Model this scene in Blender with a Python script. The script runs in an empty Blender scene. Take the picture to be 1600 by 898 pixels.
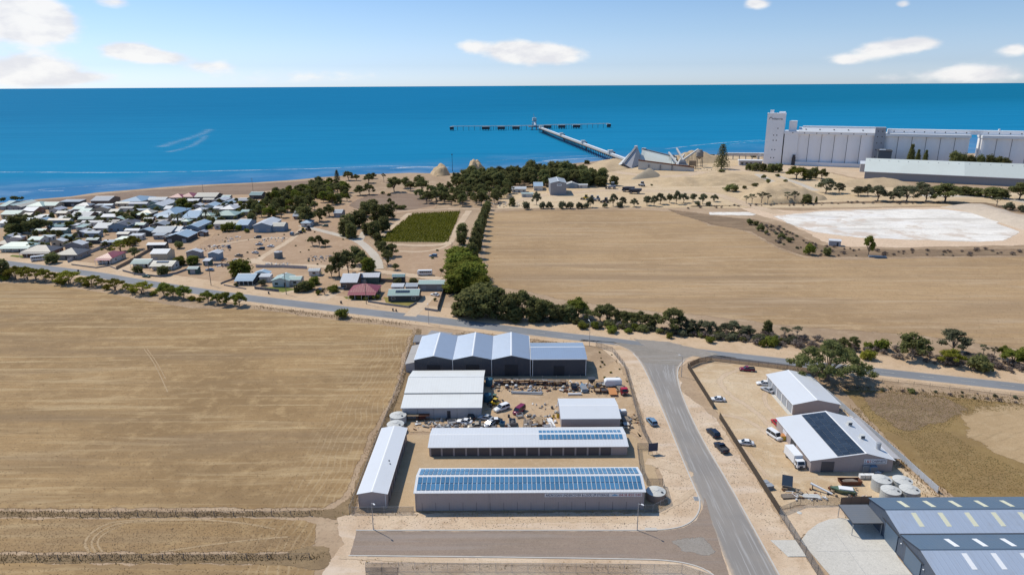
import bpy, math, random
from mathutils import Vector, Matrix, geometry
import numpy as np
rad = math.radians
S = bpy.context.scene
COL = S.collection
rng = random.Random(7)
# ------------------------------------------------------------------ camera
cam_d = bpy.data.cameras.new('camera'); cam = bpy.data.objects.new('camera', cam_d); COL.objects.link(cam); S.camera = cam
cam_d.sensor_width = 36.0; cam_d.lens = 1067.0/1600*36; cam_d.clip_start = 0.5; cam_d.clip_end = 400000
PITCH = math.atan((449-133.5)/1067.0); ROLL = math.atan(-9/1600.0)
cp_, sp_ = math.cos(PITCH), math.sin(PITCH)
f_ = Vector((0, cp_, -sp_)); u_ = Vector((0, sp_, cp_)); r_ = Vector((1, 0, 0))
R_ = r_*math.cos(ROLL)+u_*math.sin(ROLL); U_ = -r_*math.sin(ROLL)+u_*math.cos(ROLL)
M4 = Matrix((R_, U_, -f_)).transposed().to_4x4(); M4.translation = (0, 0, 93.0)
cam.matrix_world = M4
# ------------------------------------------------------------------ sun and sky
SUN_EL, SUN_AZ = rad(54), math.atan2(-4.0, 2.9)          # azimuth measured from +Y towards +X
sl = bpy.data.lights.new('sun', 'SUN'); sl.energy = 4.1; sl.angle = rad(0.53); sl.color = (1.0, 0.925, 0.77)
so = bpy.data.objects.new('sun', sl); COL.objects.link(so)
sd = Vector((math.sin(SUN_AZ)*math.cos(SUN_EL), math.cos(SUN_AZ)*math.cos(SUN_EL), math.sin(SUN_EL)))
so.rotation_euler = sd.to_track_quat('Z', 'Y').to_euler(); so.location = (-200, 100, 300)
S.view_settings.view_transform = 'Standard'; S.view_settings.look = 'None'
S.view_settings.exposure = 0.0; S.view_settings.gamma = 1.0
W = bpy.data.worlds.new('World'); S.world = W; W.use_nodes = True
# (centre azimuth, centre elevation, half width, half height, strength) of every cloud lobe, in degrees
CLOUDS = [(-34.48,4.73,2.74,1.77,1.1),(-32.53,4.04,1.98,1.09,0.95),(-33.74,1.05,2.78,1.07,1.1),(-30.89,0.64,2.77,0.46,0.5),(-27.90,2.53,1.89,0.62,0.9),(-25.95,2.04,2.17,0.48,0.75),(-22.65,1.45,2.06,0.50,0.5),(-15.90,0.72,7.95,0.72,0.35),(-3.19,2.95,1.28,0.54,0.6),(0.11,2.60,2.26,0.81,1),(3.15,2.30,2.68,0.80,1),(27.29,2.35,1.70,0.62,0.8),(29.41,2.62,1.39,0.51,0.9),(25.13,1.66,1.41,0.44,0.65),(18.56,5.67,0.97,0.41,0.8),(28.09,5.18,0.59,0.28,0.6),(34.93,2.04,0.94,0.44,0.7),(32.88,0.56,3.03,0.68,0.8),(27.76,0.36,1.68,0.43,0.35),(-28.41,5.61,1.25,0.47,0.6)]
def world_nodes():
    nt = W.node_tree; nt.nodes.clear(); L = nt.links.new
    def n(t, **k):
        o = nt.nodes.new(t)
        for a, b in k.items(): setattr(o, a, b)
        return o
    def mth(op, a, b=None, c=None, clamp=False):
        o = n('ShaderNodeMath', operation=op, use_clamp=clamp)
        for i, v in enumerate((a, b, c)):
            if v is None: continue
            if isinstance(v, (int, float)): o.inputs[i].default_value = v
            else: L(v, o.inputs[i])
        return o.outputs[0]
    out = n('ShaderNodeOutputWorld'); bg = n('ShaderNodeBackground'); bg.inputs[1].default_value = 0.145
    sky = n('ShaderNodeTexSky', sky_type='NISHITA'); sky.sun_disc = False; sky.sun_elevation = SUN_EL; sky.sun_rotation = SUN_AZ
    sky.altitude = 60; sky.air_density = 1.0; sky.dust_density = 0.6; sky.ozone_density = 2.0
    tc = n('ShaderNodeTexCoord'); sep = n('ShaderNodeSeparateXYZ'); L(tc.outputs['Generated'], sep.inputs[0])
    az = mth('MULTIPLY', mth('ARCTAN2', sep.outputs[0], sep.outputs[1]), 57.2958)
    el = mth('MULTIPLY', mth('ARCSINE', sep.outputs[2]), 57.2958)
    # clear sky: pale at the horizon, bluer with height, all the way round
    rmp = n('ShaderNodeValToRGB'); L(mth('DIVIDE', el, 30.0, clamp=True), rmp.inputs[0])
    cr = rmp.color_ramp
    cr.elements[0].position = 0.0; cr.elements[0].color = (.93, 1.06, 1.16, 1)
    cr.elements[1].position = 1.0; cr.elements[1].color = (.40, .82, 1.70, 1)
    for p, c in ((.05, (.64, .82, 1.0, 1)), (.13, (.51, .755, 1.04, 1)), (.26, (.38, .69, 1.16, 1)), (.5, (.38, .74, 1.40, 1))):
        e = cr.elements.new(p); e.color = c
    mul = n('ShaderNodeMix', data_type='RGBA', blend_type='MULTIPLY'); mul.inputs[0].default_value = 1.0
    bw = n('ShaderNodeRGBToBW'); L(sky.outputs[0], bw.inputs[0]); L(bw.outputs[0], mul.inputs[6]); L(rmp.outputs[0], mul.inputs[7])
    # clouds
    cmb = n('ShaderNodeCombineXYZ'); L(az, cmb.inputs[0]); L(mth('MULTIPLY', el, 2.2), cmb.inputs[1])
    nz = n('ShaderNodeTexNoise'); nz.inputs['Scale'].default_value = .38; nz.inputs['Detail'].default_value = 6; nz.inputs['Roughness'].default_value = .55
    L(cmb.outputs[0], nz.inputs['Vector'])
    nz2 = n('ShaderNodeTexNoise'); nz2.inputs['Scale'].default_value = .95; nz2.inputs['Detail'].default_value = 5; nz2.inputs['Roughness'].default_value = .45
    L(cmb.outputs[0], nz2.inputs['Vector'])
    tot = None
    for (a, e, w, h, s) in CLOUDS:
        dx = mth('DIVIDE', mth('SUBTRACT', az, a), w); dy = mth('DIVIDE', mth('SUBTRACT', el, e), h)
        d2 = mth('ADD', mth('MULTIPLY', dx, dx), mth('MULTIPLY', dy, dy))
        g = mth('MULTIPLY', mth('EXPONENT', mth('MULTIPLY', d2, -1.1)), s)
        tot = g if tot is None else mth('ADD', tot, g)
    body = mth('ADD', mth('MULTIPLY', tot, 1.55), mth('MULTIPLY', mth('SUBTRACT', nz.outputs[0], .5), 1.0))
    body = mth('ADD', body, mth('MULTIPLY', mth('SUBTRACT', nz2.outputs[0], .5), .50))
    mr = n('ShaderNodeMapRange', interpolation_type='SMOOTHSTEP'); mr.inputs[1].default_value = .25; mr.inputs[2].default_value = 1.0
    L(body, mr.inputs[0])
    up = mth('GREATER_THAN', el, -.2)
    fac = mth('MULTIPLY', mth('MULTIPLY', mr.outputs[0], up), mth('MINIMUM', mth('MULTIPLY', tot, 3.2), .92))
    mx = n('ShaderNodeMix', data_type='RGBA'); L(fac, mx.inputs[0]); L(mul.outputs[2], mx.inputs[6])
    crc = n('ShaderNodeMix', data_type='RGBA'); shd = n('ShaderNodeMapRange', interpolation_type='SMOOTHSTEP'); shd.inputs[1].default_value = .35; shd.inputs[2].default_value = .62; L(nz.outputs[0], shd.inputs[0]); L(shd.outputs[0], crc.inputs[0]); crc.inputs[6].default_value = (5.5, 5.5, 5.75, 1); crc.inputs[7].default_value = (6.7, 6.6, 6.5, 1); L(crc.outputs[2], mx.inputs[7])
    L(mx.outputs[2], bg.inputs[0]); L(bg.outputs[0], out.inputs[0])
world_nodes()

# ------------------------------------------------------------------ helpers
MATS = {}
class NT:
    """small wrapper that makes node graphs short to write"""
    def __init__(s, name):
        s.m = bpy.data.materials.new(name); s.m.use_nodes = True; s.t = s.m.node_tree; s.t.nodes.clear()
        s.out = s.n('ShaderNodeOutputMaterial'); MATS[name] = s.m
    def n(s, typ, **k):
        o = s.t.nodes.new(typ)
        for a, b in k.items(): setattr(o, a, b)
        return o
    def put(s, sock, v):
        if v is None: return
        if isinstance(v, (int, float)): sock.default_value = v
        elif isinstance(v, (tuple, list)):
            sock.default_value = (*v, 1.0) if len(v) == 3 and sock.type == 'RGBA' else v
        else: s.t.links.new(v, sock)
    def math(s, op, a, b=None, c=None, clamp=False):
        o = s.n('ShaderNodeMath', operation=op, use_clamp=clamp)
        for i, v in enumerate((a, b, c)): s.put(o.inputs[i], v)
        return o.outputs[0]
    def mix(s, f, a, b, mode='MIX'):
        o = s.n('ShaderNodeMix', data_type='RGBA', blend_type=mode)
        s.put(o.inputs[0], f); s.put(o.inputs[6], a); s.put(o.inputs[7], b); return o.outputs[2]
    def coord(s, kind='Object', scale=(1, 1, 1), rot=0.0):
        tc = s.n('ShaderNodeTexCoord')
        mp = s.n('ShaderNodeMapping'); mp.inputs['Scale'].default_value = scale; mp.inputs['Rotation'].default_value = (0, 0, rot)
        s.put(mp.inputs[0], tc.outputs[kind]); return mp.outputs[0]
    def noise(s, vec, sc, det=4, rough=.55, dist=0.0):
        o = s.n('ShaderNodeTexNoise'); s.put(o.inputs['Vector'], vec)
        o.inputs['Scale'].default_value = sc; o.inputs['Detail'].default_value = det
        o.inputs['Roughness'].default_value = rough; o.inputs['Distortion'].default_value = dist
        return o.outputs['Fac']
    def step(s, v, a, b, lo=0., hi=1.):
        o = s.n('ShaderNodeMapRange', interpolation_type='SMOOTHSTEP')
        s.put(o.inputs[0], v)
        for i, x in enumerate((a, b, lo, hi)): o.inputs[i+1].default_value = x
        return o.outputs[0]
    def bump(s, h, st=.3, d=.05):
        o = s.n('ShaderNodeBump'); o.inputs['Strength'].default_value = st; o.inputs['Distance'].default_value = d
        s.put(o.inputs['Height'], h); return o.outputs[0]
    def bsdf(s, col, rough=.8, spec=.3, metal=0., normal=None, alpha=None):
        b = s.n('ShaderNodeBsdfPrincipled'); s.put(b.inputs['Base Color'], col); s.put(b.inputs['Roughness'], rough)
        b.inputs['Specular IOR Level'].default_value = spec; s.put(b.inputs['Metallic'], metal)
        if normal is not None: s.put(b.inputs['Normal'], normal)
        if alpha is not None: s.put(b.inputs['Alpha'], alpha)
        s.t.links.new(b.outputs[0], s.out.inputs[0]); return b

class MB:
    """collects faces, then links them as ONE mesh object"""
    def __init__(s): s.v = []; s.f = []; s.mi = []; s.m = 0
    def face(s, pts):
        b = len(s.v); s.v += [tuple(p) for p in pts]; s.f.append(tuple(range(b, b+len(pts)))); s.mi.append(s.m)
    def box(s, x0, x1, y0, y1, z0, z1):
        b = len(s.v)
        s.v += [(x0,y0,z0),(x1,y0,z0),(x1,y1,z0),(x0,y1,z0),(x0,y0,z1),(x1,y0,z1),(x1,y1,z1),(x0,y1,z1)]
        for q in ((0,3,2,1),(4,5,6,7),(0,1,5,4),(1,2,6,5),(2,3,7,6),(3,0,4,7)): s.f.append(tuple(b+i for i in q)); s.mi.append(s.m)
    def prism(s, poly, vec):
        """planar polygon (3-D points) swept along vec"""
        n = len(poly); b = len(s.v); vx = Vector(vec)
        s.v += [tuple(p) for p in poly]+[tuple(Vector(p)+vx) for p in poly]
        s.f.append(tuple(range(b+n-1, b-1, -1))); s.f.append(tuple(range(b+n, b+2*n)))
        for i in range(n):
            j = (i+1) % n; s.f.append((b+i, b+j, b+n+j, b+n+i))
        s.mi += [s.m]*(n+2)
    def tube(s, p0, p1, r0, r1=None, n=6, cap=True):
        r1 = r0 if r1 is None else r1
        a, c = Vector(p0), Vector(p1); d = c-a
        if d.length < 1e-6: return
        d.normalize(); t = Vector((1,0,0)) if abs(d.x) < .9 else Vector((0,1,0))
        e = d.cross(t).normalized(); g = d.cross(e); b = len(s.v)
        for q, r in ((a, r0), (c, r1)):
            for i in range(n):
                w = 2*math.pi*i/n; s.v.append(tuple(q+e*(r*math.cos(w))+g*(r*math.sin(w))))
        for i in range(n):
            j = (i+1) % n; s.f.append((b+i, b+n+i, b+n+j, b+j)); s.mi.append(s.m)
        if cap:
            s.f.append(tuple(range(b, b+n))); s.f.append(tuple(range(b+2*n-1, b+n-1, -1))); s.mi += [s.m]*2
    def loft(s, rings, cap=True):
        """rings of equal length joined one after the other"""
        b = len(s.v); n = len(rings[0])
        for r in rings: s.v += [tuple(p) for p in r]
        for k in range(len(rings)-1):
            for i in range(n):
                j = (i+1) % n; s.f.append((b+k*n+i, b+k*n+j, b+(k+1)*n+j, b+(k+1)*n+i)); s.mi.append(s.m)
        if cap:
            s.f.append(tuple(range(b+n-1, b-1, -1))); e = b+(len(rings)-1)*n; s.f.append(tuple(range(e, e+n))); s.mi += [s.m]*2
    def lathe(s, prof, n=16, c=(0,0)):
        s.loft([[(c[0]+r*math.cos(2*math.pi*i/n), c[1]+r*math.sin(2*math.pi*i/n), z) for i in range(n)] for r, z in prof])
    def blob(s, c, rx, ry, rz, seed, rough=.25, sub=1):
        V, F = ICO[sub]; b = len(s.v); rr = random.Random(seed)
        for p in V:
            k = 1+rr.uniform(-rough, rough); s.v.append((c[0]+p[0]*rx*k, c[1]+p[1]*ry*k, c[2]+p[2]*rz*k))
        for q in F: s.f.append(tuple(b+i for i in q)); s.mi.append(s.m)
    def build(s, name, mat=None, parent=None, smooth=False, loc=None, rz=0., mesh_only=False):
        me = bpy.data.meshes.new(name); me.from_pydata(s.v, [], s.f)
        for m in (mat if isinstance(mat, (list, tuple)) else [mat]):
            if m: me.materials.append(m)
        if any(s.mi): me.polygons.foreach_set('material_index', s.mi)
        if smooth: me.polygons.foreach_set('use_smooth', [True]*len(s.f))
        me.update()
        if mesh_only: return me
        o = bpy.data.objects.new(name, me); COL.objects.link(o)
        if parent: o.parent = parent
        if loc: o.location = loc; o.rotation_euler = (0, 0, rz)
        return o
def _ico(sub):
    t = (1+5**.5)/2
    V = [Vector(p).normalized() for p in ((-1,t,0),(1,t,0),(-1,-t,0),(1,-t,0),(0,-1,t),(0,1,t),(0,-1,-t),(0,1,-t),(t,0,-1),(t,0,1),(-t,0,-1),(-t,0,1))]
    F = [(0,11,5),(0,5,1),(0,1,7),(0,7,10),(0,10,11),(1,5,9),(5,11,4),(11,10,2),(10,7,6),(7,1,8),(3,9,4),(3,4,2),(3,2,6),(3,6,8),(3,8,9),(4,9,5),(2,4,11),(6,2,10),(8,6,7),(9,8,1)]
    for _ in range(sub):
        d = {}; G2 = []
        def mid(a, b):
            k = (min(a, b), max(a, b))
            if k not in d: d[k] = len(V); V.append(((V[a]+V[b])/2).normalized())
            return d[k]
        for a, b, c in F:
            x, y, z = mid(a, b), mid(b, c), mid(c, a); G2 += [(a,x,z),(b,y,x),(c,z,y),(x,y,z)]
        F = G2
    return V, F
ICO = [_ico(0), _ico(1), _ico(2)]
REG = []
def tag(o, label, cat, group=None, share=False):
    o['label'] = label; o['category'] = cat
    if group: o['group'] = group
    REG.append((o, share)); return o
def thing(name, label, cat, loc=(0,0,0), rz=0., group=None, share=False):
    o = bpy.data.objects.new(name, None); COL.objects.link(o); o.empty_display_size = .5
    o.location = loc if len(loc) == 3 else (*loc, 0); o.rotation_euler = (0, 0, rz)
    return tag(o, label, cat, group, share)
def part(name, me, parent, loc=(0,0,0), rot=(0,0,0), scale=None):
    o = bpy.data.objects.new(name, me); COL.objects.link(o); o.parent = parent; o.location = loc; o.rotation_euler = rot
    if scale: o.scale = scale
    return o
KIDS = {}
def copy_tree(o, parent=None):
    c = o.copy(); COL.objects.link(c)
    if parent: c.parent = parent
    for ch in o.children: copy_tree(ch, c)
    return c
def clone(o, label, loc, rz=0., group=None, scale=None, share=False):
    c = copy_tree(o); c.location = loc if len(loc) == 3 else (*loc, 0); c.rotation_euler = (0, 0, rz)
    if scale: c.scale = (scale,)*3 if isinstance(scale, (int, float)) else scale
    c['label'] = label
    if group: c['group'] = group
    REG.append((c, share)); return c

# ------------------------------------------------------------------ materials
def paint(name, col, rough=.5, spec=.4, metal=0., ribs=None, dirt=.12, dsc=.5, tint=(.30,.24,.17)):
    """painted sheet metal, brick or render: faint weathering, optional ribs along local X or Y"""
    t = NT(name); v = t.coord()
    n = t.noise(v, dsc, 5, .6); n2 = t.noise(v, dsc*7, 3)
    c = t.mix(t.math('MULTIPLY', t.step(n, .45, .75), dirt), col, tint)
    c = t.mix(t.math('MULTIPLY', t.step(n2, .4, .8), dirt*.5), c, tuple(x*.75 for x in col))
    if dirt and not (ribs and ribs[0] == 'Z'):
        ax_ = (2.2, .07, .3) if not ribs or ribs[0] == 'X' else (.07, 2.2, .3)
        sn = t.noise(t.coord(scale=ax_), 1., 5, .65); c = t.mix(t.math('MULTIPLY', t.step(sn, .5, .72), min(.4, dirt*2.2)), c, tuple(x*.66+.25*y for x, y in zip(col, tint)))
    nrm = None
    if ribs:
        sep = t.n('ShaderNodeSeparateXYZ'); t.put(sep.inputs[0], v); ax = sep.outputs['XYZ'.index(ribs[0])]
        h = t.math('PINGPONG', t.math('MULTIPLY', ax, ribs[1]), .5)
        c = t.mix(t.math('MULTIPLY', t.step(h, .40, .5), .16), c, tuple(x*.6 for x in col))
        nrm = t.bump(t.step(h, .36, .46), .5, .03)
    t.bsdf(c, rough, spec, metal, nrm); return t.m
def plain(name, col, rough=.6, spec=.3, metal=0.):
    t = NT(name); v = t.coord(); n = t.noise(v, 2.5, 4)
    t.bsdf(t.mix(t.math('MULTIPLY', n, .35), col, tuple(x*.72 for x in col)), rough, spec, metal); return t.m
def ground(name, c0, c1, c2, s0=.03, s1=.35, spots=None, streak=None, furrow=None, bs=.25, edge=True, esc=.35, scrub=None, head=None, rough=.95):
    """earth, grass or paving as a sheet: three colours by noise, optional streaks, furrows, dark spots, ragged edge"""
    wm_ = lambda q: (q[0]*1.02, q[1]*.975, q[2]*.90)
    c0, c1, c2 = wm_(c0), wm_(c1), wm_(c2)
    t = NT(name); v = t.coord()
    big = t.noise(v, s0, 5, .6, .4); mid = t.noise(v, s1, 5, .62); fin = t.noise(v, s1*9, 3, .7)
    c = t.mix(t.step(big, .38, .64), c0, c1)
    c = t.mix(t.math('MULTIPLY', t.step(mid, .45, .75), .75), c, c2)
    c = t.mix(t.math('MULTIPLY', t.step(fin, .48, .74), .58), c, tuple(x*.55 for x in c0))
    c = t.mix(t.math('MULTIPLY', t.step(fin, .5, .22), .42), c, tuple(min(1, x*1.35) for x in c1))
    c = t.mix(t.math('MULTIPLY', t.step(t.noise(v, s1*3.3, 4, .7), .5, .68), .34), c, tuple(x*.66 for x in c0))
    if streak:                                       # (rotation, x scale, y scale, colour, amount)
        for k, (ro, sx, sy, sc, am) in enumerate(streak):
            sv = t.coord(scale=(sx, sy, 1), rot=ro); sn = t.noise(sv, 1.0, 6, .62, .6)
            c = t.mix(t.math('MULTIPLY', t.step(sn, .48, .68), am), c, sc)
    if furrow:                                       # (rotation, lines per metre, colour, amount)
        ro, fr, fc, am = furrow
        vv = t.coord(rot=ro); sep = t.n('ShaderNodeSeparateXYZ'); t.put(sep.inputs[0], vv)
        wob = t.noise(vv, .04, 3); q = t.math('ADD', t.math('MULTIPLY', sep.outputs[1], fr), t.math('MULTIPLY', wob, 9*fr))
        line = t.step(t.math('PINGPONG', q, .5), .28, .5)
        brk = t.step(t.noise(t.coord(scale=(.05, .25, 1), rot=ro), 1., 4), .42, .62)
        c = t.mix(t.math('MULTIPLY', t.math('MULTIPLY', line, brk), am), c, fc)
    if head:                                         # headland passes parallel to the edge at x = x0, w wide
        x0, w, fc, am = head
        sep = t.n('ShaderNodeSeparateXYZ'); t.put(sep.inputs[0], v)
        q = t.math('ADD', sep.outputs[0], t.math('MULTIPLY', t.noise(v, .02, 3), 14.))
        line = t.step(t.math('PINGPONG', t.math('MULTIPLY', q, .62), .5), .3, .5)
        msk = t.step(sep.outputs[0], x0-w, x0-w*.4)
        c = t.mix(t.math('MULTIPLY', t.math('MULTIPLY', line, msk), t.math('MULTIPLY', t.step(mid, .3, .6), am)), c, fc)
    if spots:                                        # (scale, threshold, colour)
        sn = t.noise(v, spots[0], 3, .6); c = t.mix(t.step(sn, spots[1], spots[1]+.06), c, spots[2])
    if scrub:
        sn = t.math('MULTIPLY', t.step(t.noise(v, scrub[0], 5, .7), scrub[1], scrub[1]+.1), t.step(t.noise(v, scrub[0]*.15, 3), .42, .58))
        c = t.mix(t.math('MULTIPLY', sn, .85), c, scrub[2])
    h = t.math('ADD', mid, t.math('MULTIPLY', fin, .6))
    al = None
    if edge:
        a = t.n('ShaderNodeAttribute', attribute_name='edge').outputs['Fac']
        en = t.noise(v, esc, 5, .65)
        al = t.step(t.math('ADD', a, t.math('MULTIPLY', t.math('SUBTRACT', en, .5), 1.5)), .42, .56)
    t.bsdf(c, rough, .12, 0., t.bump(h, bs, .12), al); return t.m
def mixlin(*srgb):
    return tuple((x/255/12.92 if x/255 <= .04045 else ((x/255+.055)/1.055)**2.4) for x in srgb)
SAND = (.50,.375,.265); PALE = (.60,.485,.375); TAN = (.40,.285,.185); BRN = (.215,.150,.098)
STRAW = (.355,.242,.128); STRAWD = (.25,.167,.088); STRAWL = (.47,.342,.192)
m_ground = ground('dry_earth', (.40,.30,.215), (.31,.225,.155), (.48,.375,.275), .012, .12, edge=False, scrub=(.5,.60,(.16,.13,.075)))
m_sand = ground('pale_sand', PALE, (.50,.38,.28), (.42,.305,.215), .05, .3, spots=(1.3,.68,(.27,.20,.13)), scrub=(.25,.56,(.40,.29,.19)), streak=((rad(10),.03,.12,(.64,.53,.43),.6),), esc=.3)
m_verge = ground('verge_sand', (.56,.43,.31), (.49,.36,.25), (.42,.31,.20), .04, .3, scrub=(.8,.58,(.27,.20,.11)), esc=.3)
m_yard = ground('yard_gravel', (.44,.335,.225), (.40,.30,.20), (.49,.385,.275), .05, .5, bs=.15, esc=.6)
m_junkyard = ground('yard_dirt', (.47,.35,.24), (.40,.29,.19), (.54,.43,.32), .06, .4, spots=(.9,.70,(.22,.155,.10)), esc=.5)
m_eyard = ground('yard_sand', (.54,.425,.30), (.455,.335,.215), (.62,.52,.395), .05, .35, streak=((rad(70),.02,.15,(.63,.53,.41),.5),), scrub=(.7,.62,(.30,.21,.10)), esc=.5)
m_field_w = ground('stubble_west', STRAW, STRAWD, STRAWL, .018, .22, streak=((rad(6),.010,.11,STRAWD,.72),(rad(-4),.02,.30,STRAWL,.7),(rad(2),.05,.7,STRAWD,.4),(rad(9),.006,.05,(.22,.152,.092),.5)), furrow=(rad(4),.45,STRAWD,.35), head=(-38,24,(.44,.33,.205),.42), esc=.22, bs=.4)
m_field_c = ground('stubble_centre', (.40,.28,.165), (.325,.224,.13), (.45,.325,.198), .012, .15, streak=((rad(12),.006,.07,(.285,.198,.122),.6),(rad(12),.012,.18,(.475,.355,.235),.5),(rad(14),.004,.035,(.25,.172,.106),.5)), furrow=(rad(14),.22,(.27,.19,.12),.4), esc=.15, bs=.3)
m_field_e = ground('dry_pasture', (.275,.195,.090), (.235,.160,.075), (.31,.23,.12), .03, .25, streak=((rad(20),.03,.12,(.21,.14,.07),.5),), esc=.2, bs=.4)
m_field_e2 = ground('stubble_east', (.41,.30,.185), (.36,.26,.155), (.47,.36,.235), .03, .3, furrow=(rad(-22),.4,(.29,.205,.115),.5), esc=.2)
m_scrubland = ground('scrub_earth', (.20,.145,.10), (.26,.185,.125), (.15,.11,.082), .05, .5, streak=((0,.06,.2,(.33,.24,.15),.5),), esc=.2, bs=.6)
m_strip = ground('dry_grass_strip', (.215,.155,.095), (.28,.205,.125), (.155,.115,.072), .1, .8, esc=.7, bs=.9)
m_track = ground('track_sand', (.56,.45,.345), (.50,.39,.29), (.45,.34,.245), .05, .4, esc=.4)
m_gravelroad = ground('pale_gravel', (.50,.46,.41), (.46,.42,.375), (.55,.51,.46), .06, .6, esc=.6)
m_white_lane = ground('tractor_wheel_mark', (.395,.295,.19), (.36,.265,.165), (.43,.325,.21), .1, .6, esc=.6)
m_town = ground('town_earth', (.42,.30,.205), (.36,.25,.17), (.47,.355,.255), .025, .2, scrub=(.4,.56,(.21,.155,.085)), esc=.1)
m_lot = ground('bare_lot', (.40,.285,.20), (.345,.24,.165), (.46,.345,.25), .03, .18, scrub=(.35,.60,(.25,.175,.105)), esc=.15)
m_fore = ground('foreshore_grass', (.215,.155,.120), (.25,.185,.145), (.18,.13,.10), .02, .15, streak=((rad(-8),.01,.12,(.32,.235,.165),.5),), esc=.08)
m_beach = ground('beach_sand', (.40,.31,.225), (.33,.25,.18), (.46,.365,.275), .02, .2, esc=.1)
m_quarry = ground('quarry_earth', (.54,.42,.28), (.58,.47,.34), (.46,.34,.215), .014, .1, scrub=(.3,.60,(.24,.19,.11)), streak=((rad(-10),.012,.07,(.40,.29,.18),.5),), esc=.08)
m_mound = ground('mound_spoil', (.50,.39,.26), (.44,.34,.23), (.56,.45,.32), .05, .22, edge=False, bs=.7)
m_rubble = ground('grey_aggregate', (.40,.35,.28), (.36,.31,.245), (.45,.39,.31), .05, .3, edge=False, bs=.5)
m_salt = ground('salt_pan_edge', (.60,.465,.355), (.56,.43,.325), (.65,.52,.41), .02, .1, esc=.1)
m_saltw = ground('salt_crust', (.78,.765,.75), (.70,.68,.66), (.52,.485,.45), .03, .09, scrub=(.045,.50,(.56,.455,.37)), streak=((rad(-14),.010,.06,(.45,.40,.345),.85),(rad(10),.02,.05,(.70,.68,.665),.5)), esc=.05)
m_saltbank = ground('pale_bank', (.52,.45,.38), (.46,.39,.33), (.57,.50,.43), .04, .2, edge=False, bs=.5)
m_lawn = ground('lawn', (.115,.145,.035), (.15,.165,.04), (.19,.18,.065), .1, .6, esc=.6, bs=.4)
m_lawn_dry = ground('dry_lawn', (.26,.21,.07), (.21,.19,.06), (.32,.255,.10), .1, .6, esc=.6, bs=.4)
m_vinesoil = ground('vineyard_floor', (.125,.125,.035), (.105,.115,.03), (.165,.15,.055), .05, .4, esc=.3)
m_concrete = ground('concrete_slab', (.56,.55,.53), (.51,.50,.48), (.60,.59,.57), .06, .5, esc=3., bs=.06, edge=False, rough=.85)
m_kerb = plain('kerb_concrete', (.52,.485,.44), .9, .2)
def road_mat(name, c0, c1, cw, wear):
    t = NT(name); v = t.coord(); uv = t.coord('UV'); sep = t.n('ShaderNodeSeparateXYZ'); t.put(sep.inputs[0], uv)
    u = sep.outputs[0]                               # 0..1 across, V in metres along
    mp = t.n('ShaderNodeMapping'); mp.inputs['Scale'].default_value = (9, .035, 1); t.put(mp.inputs[0], uv)
    st = t.noise(mp.outputs[0], 1.6, 6, .6, .3)
    mp2 = t.n('ShaderNodeMapping'); mp2.inputs['Scale'].default_value = (26, .05, 1); t.put(mp2.inputs[0], uv)
    st2 = t.noise(mp2.outputs[0], 1.5, 4, .6)
    c = t.mix(t.step(t.noise(v, .06, 5, .6), .38, .62), c0, c1)
    c = t.mix(t.math('MULTIPLY', t.step(st, .5, .68), wear), c, cw)
    c = t.mix(t.math('MULTIPLY', t.step(st2, .52, .66), .35), c, tuple(x*.68 for x in c0))
    e = t.math('ABSOLUTE', t.math('SUBTRACT', u, .5))
    en = t.noise(v, .5, 5, .65)
    c = t.mix(t.math('MULTIPLY', t.step(t.math('ADD', e, t.math('MULTIPLY', t.math('SUBTRACT', en, .5), .12)), .40, .5), .75), c, (.50,.39,.29))
    fin = t.noise(v, 5, 3, .7); c = t.mix(t.math('MULTIPLY', fin, .25), c, tuple(x*.6 for x in c0))
    t.bsdf(c, .85, .2, 0., t.bump(fin, .15, .02)); return t.m
m_road = road_mat('worn_asphalt', (.225,.232,.245), (.195,.20,.21), (.28,.285,.30), .45)
m_side = road_mat('dusty_bitumen', (.285,.258,.232), (.25,.23,.212), (.40,.385,.37), .75)
m_cul = road_mat('brown_bitumen', (.265,.222,.195), (.24,.205,.182), (.30,.26,.235), .35)
m_cul_flat = ground('brown_bitumen_sheet', (.28,.222,.188), (.255,.205,.172), (.305,.25,.212), .06, .5, streak=((0,.02,.6,(.30,.26,.235),.45),(0,.03,1.4,(.215,.18,.16),.4)), esc=.5, bs=.1)
m_side_flat = ground('dusty_bitumen_sheet', (.26,.238,.22), (.235,.22,.205), (.31,.29,.27), .06, .5, streak=((rad(60),.03,.6,(.33,.315,.30),.5),), esc=.4, bs=.1)
m_tar = ground('tar_patch', (.285,.265,.25), (.265,.245,.23), (.31,.295,.285), .1, .4, esc=.5, bs=.1)
m_line = ground('road_line_paint', (.62,.62,.60), (.5,.5,.48), (.40,.40,.39), .3, 1.2, esc=1.2, bs=.05)
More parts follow.
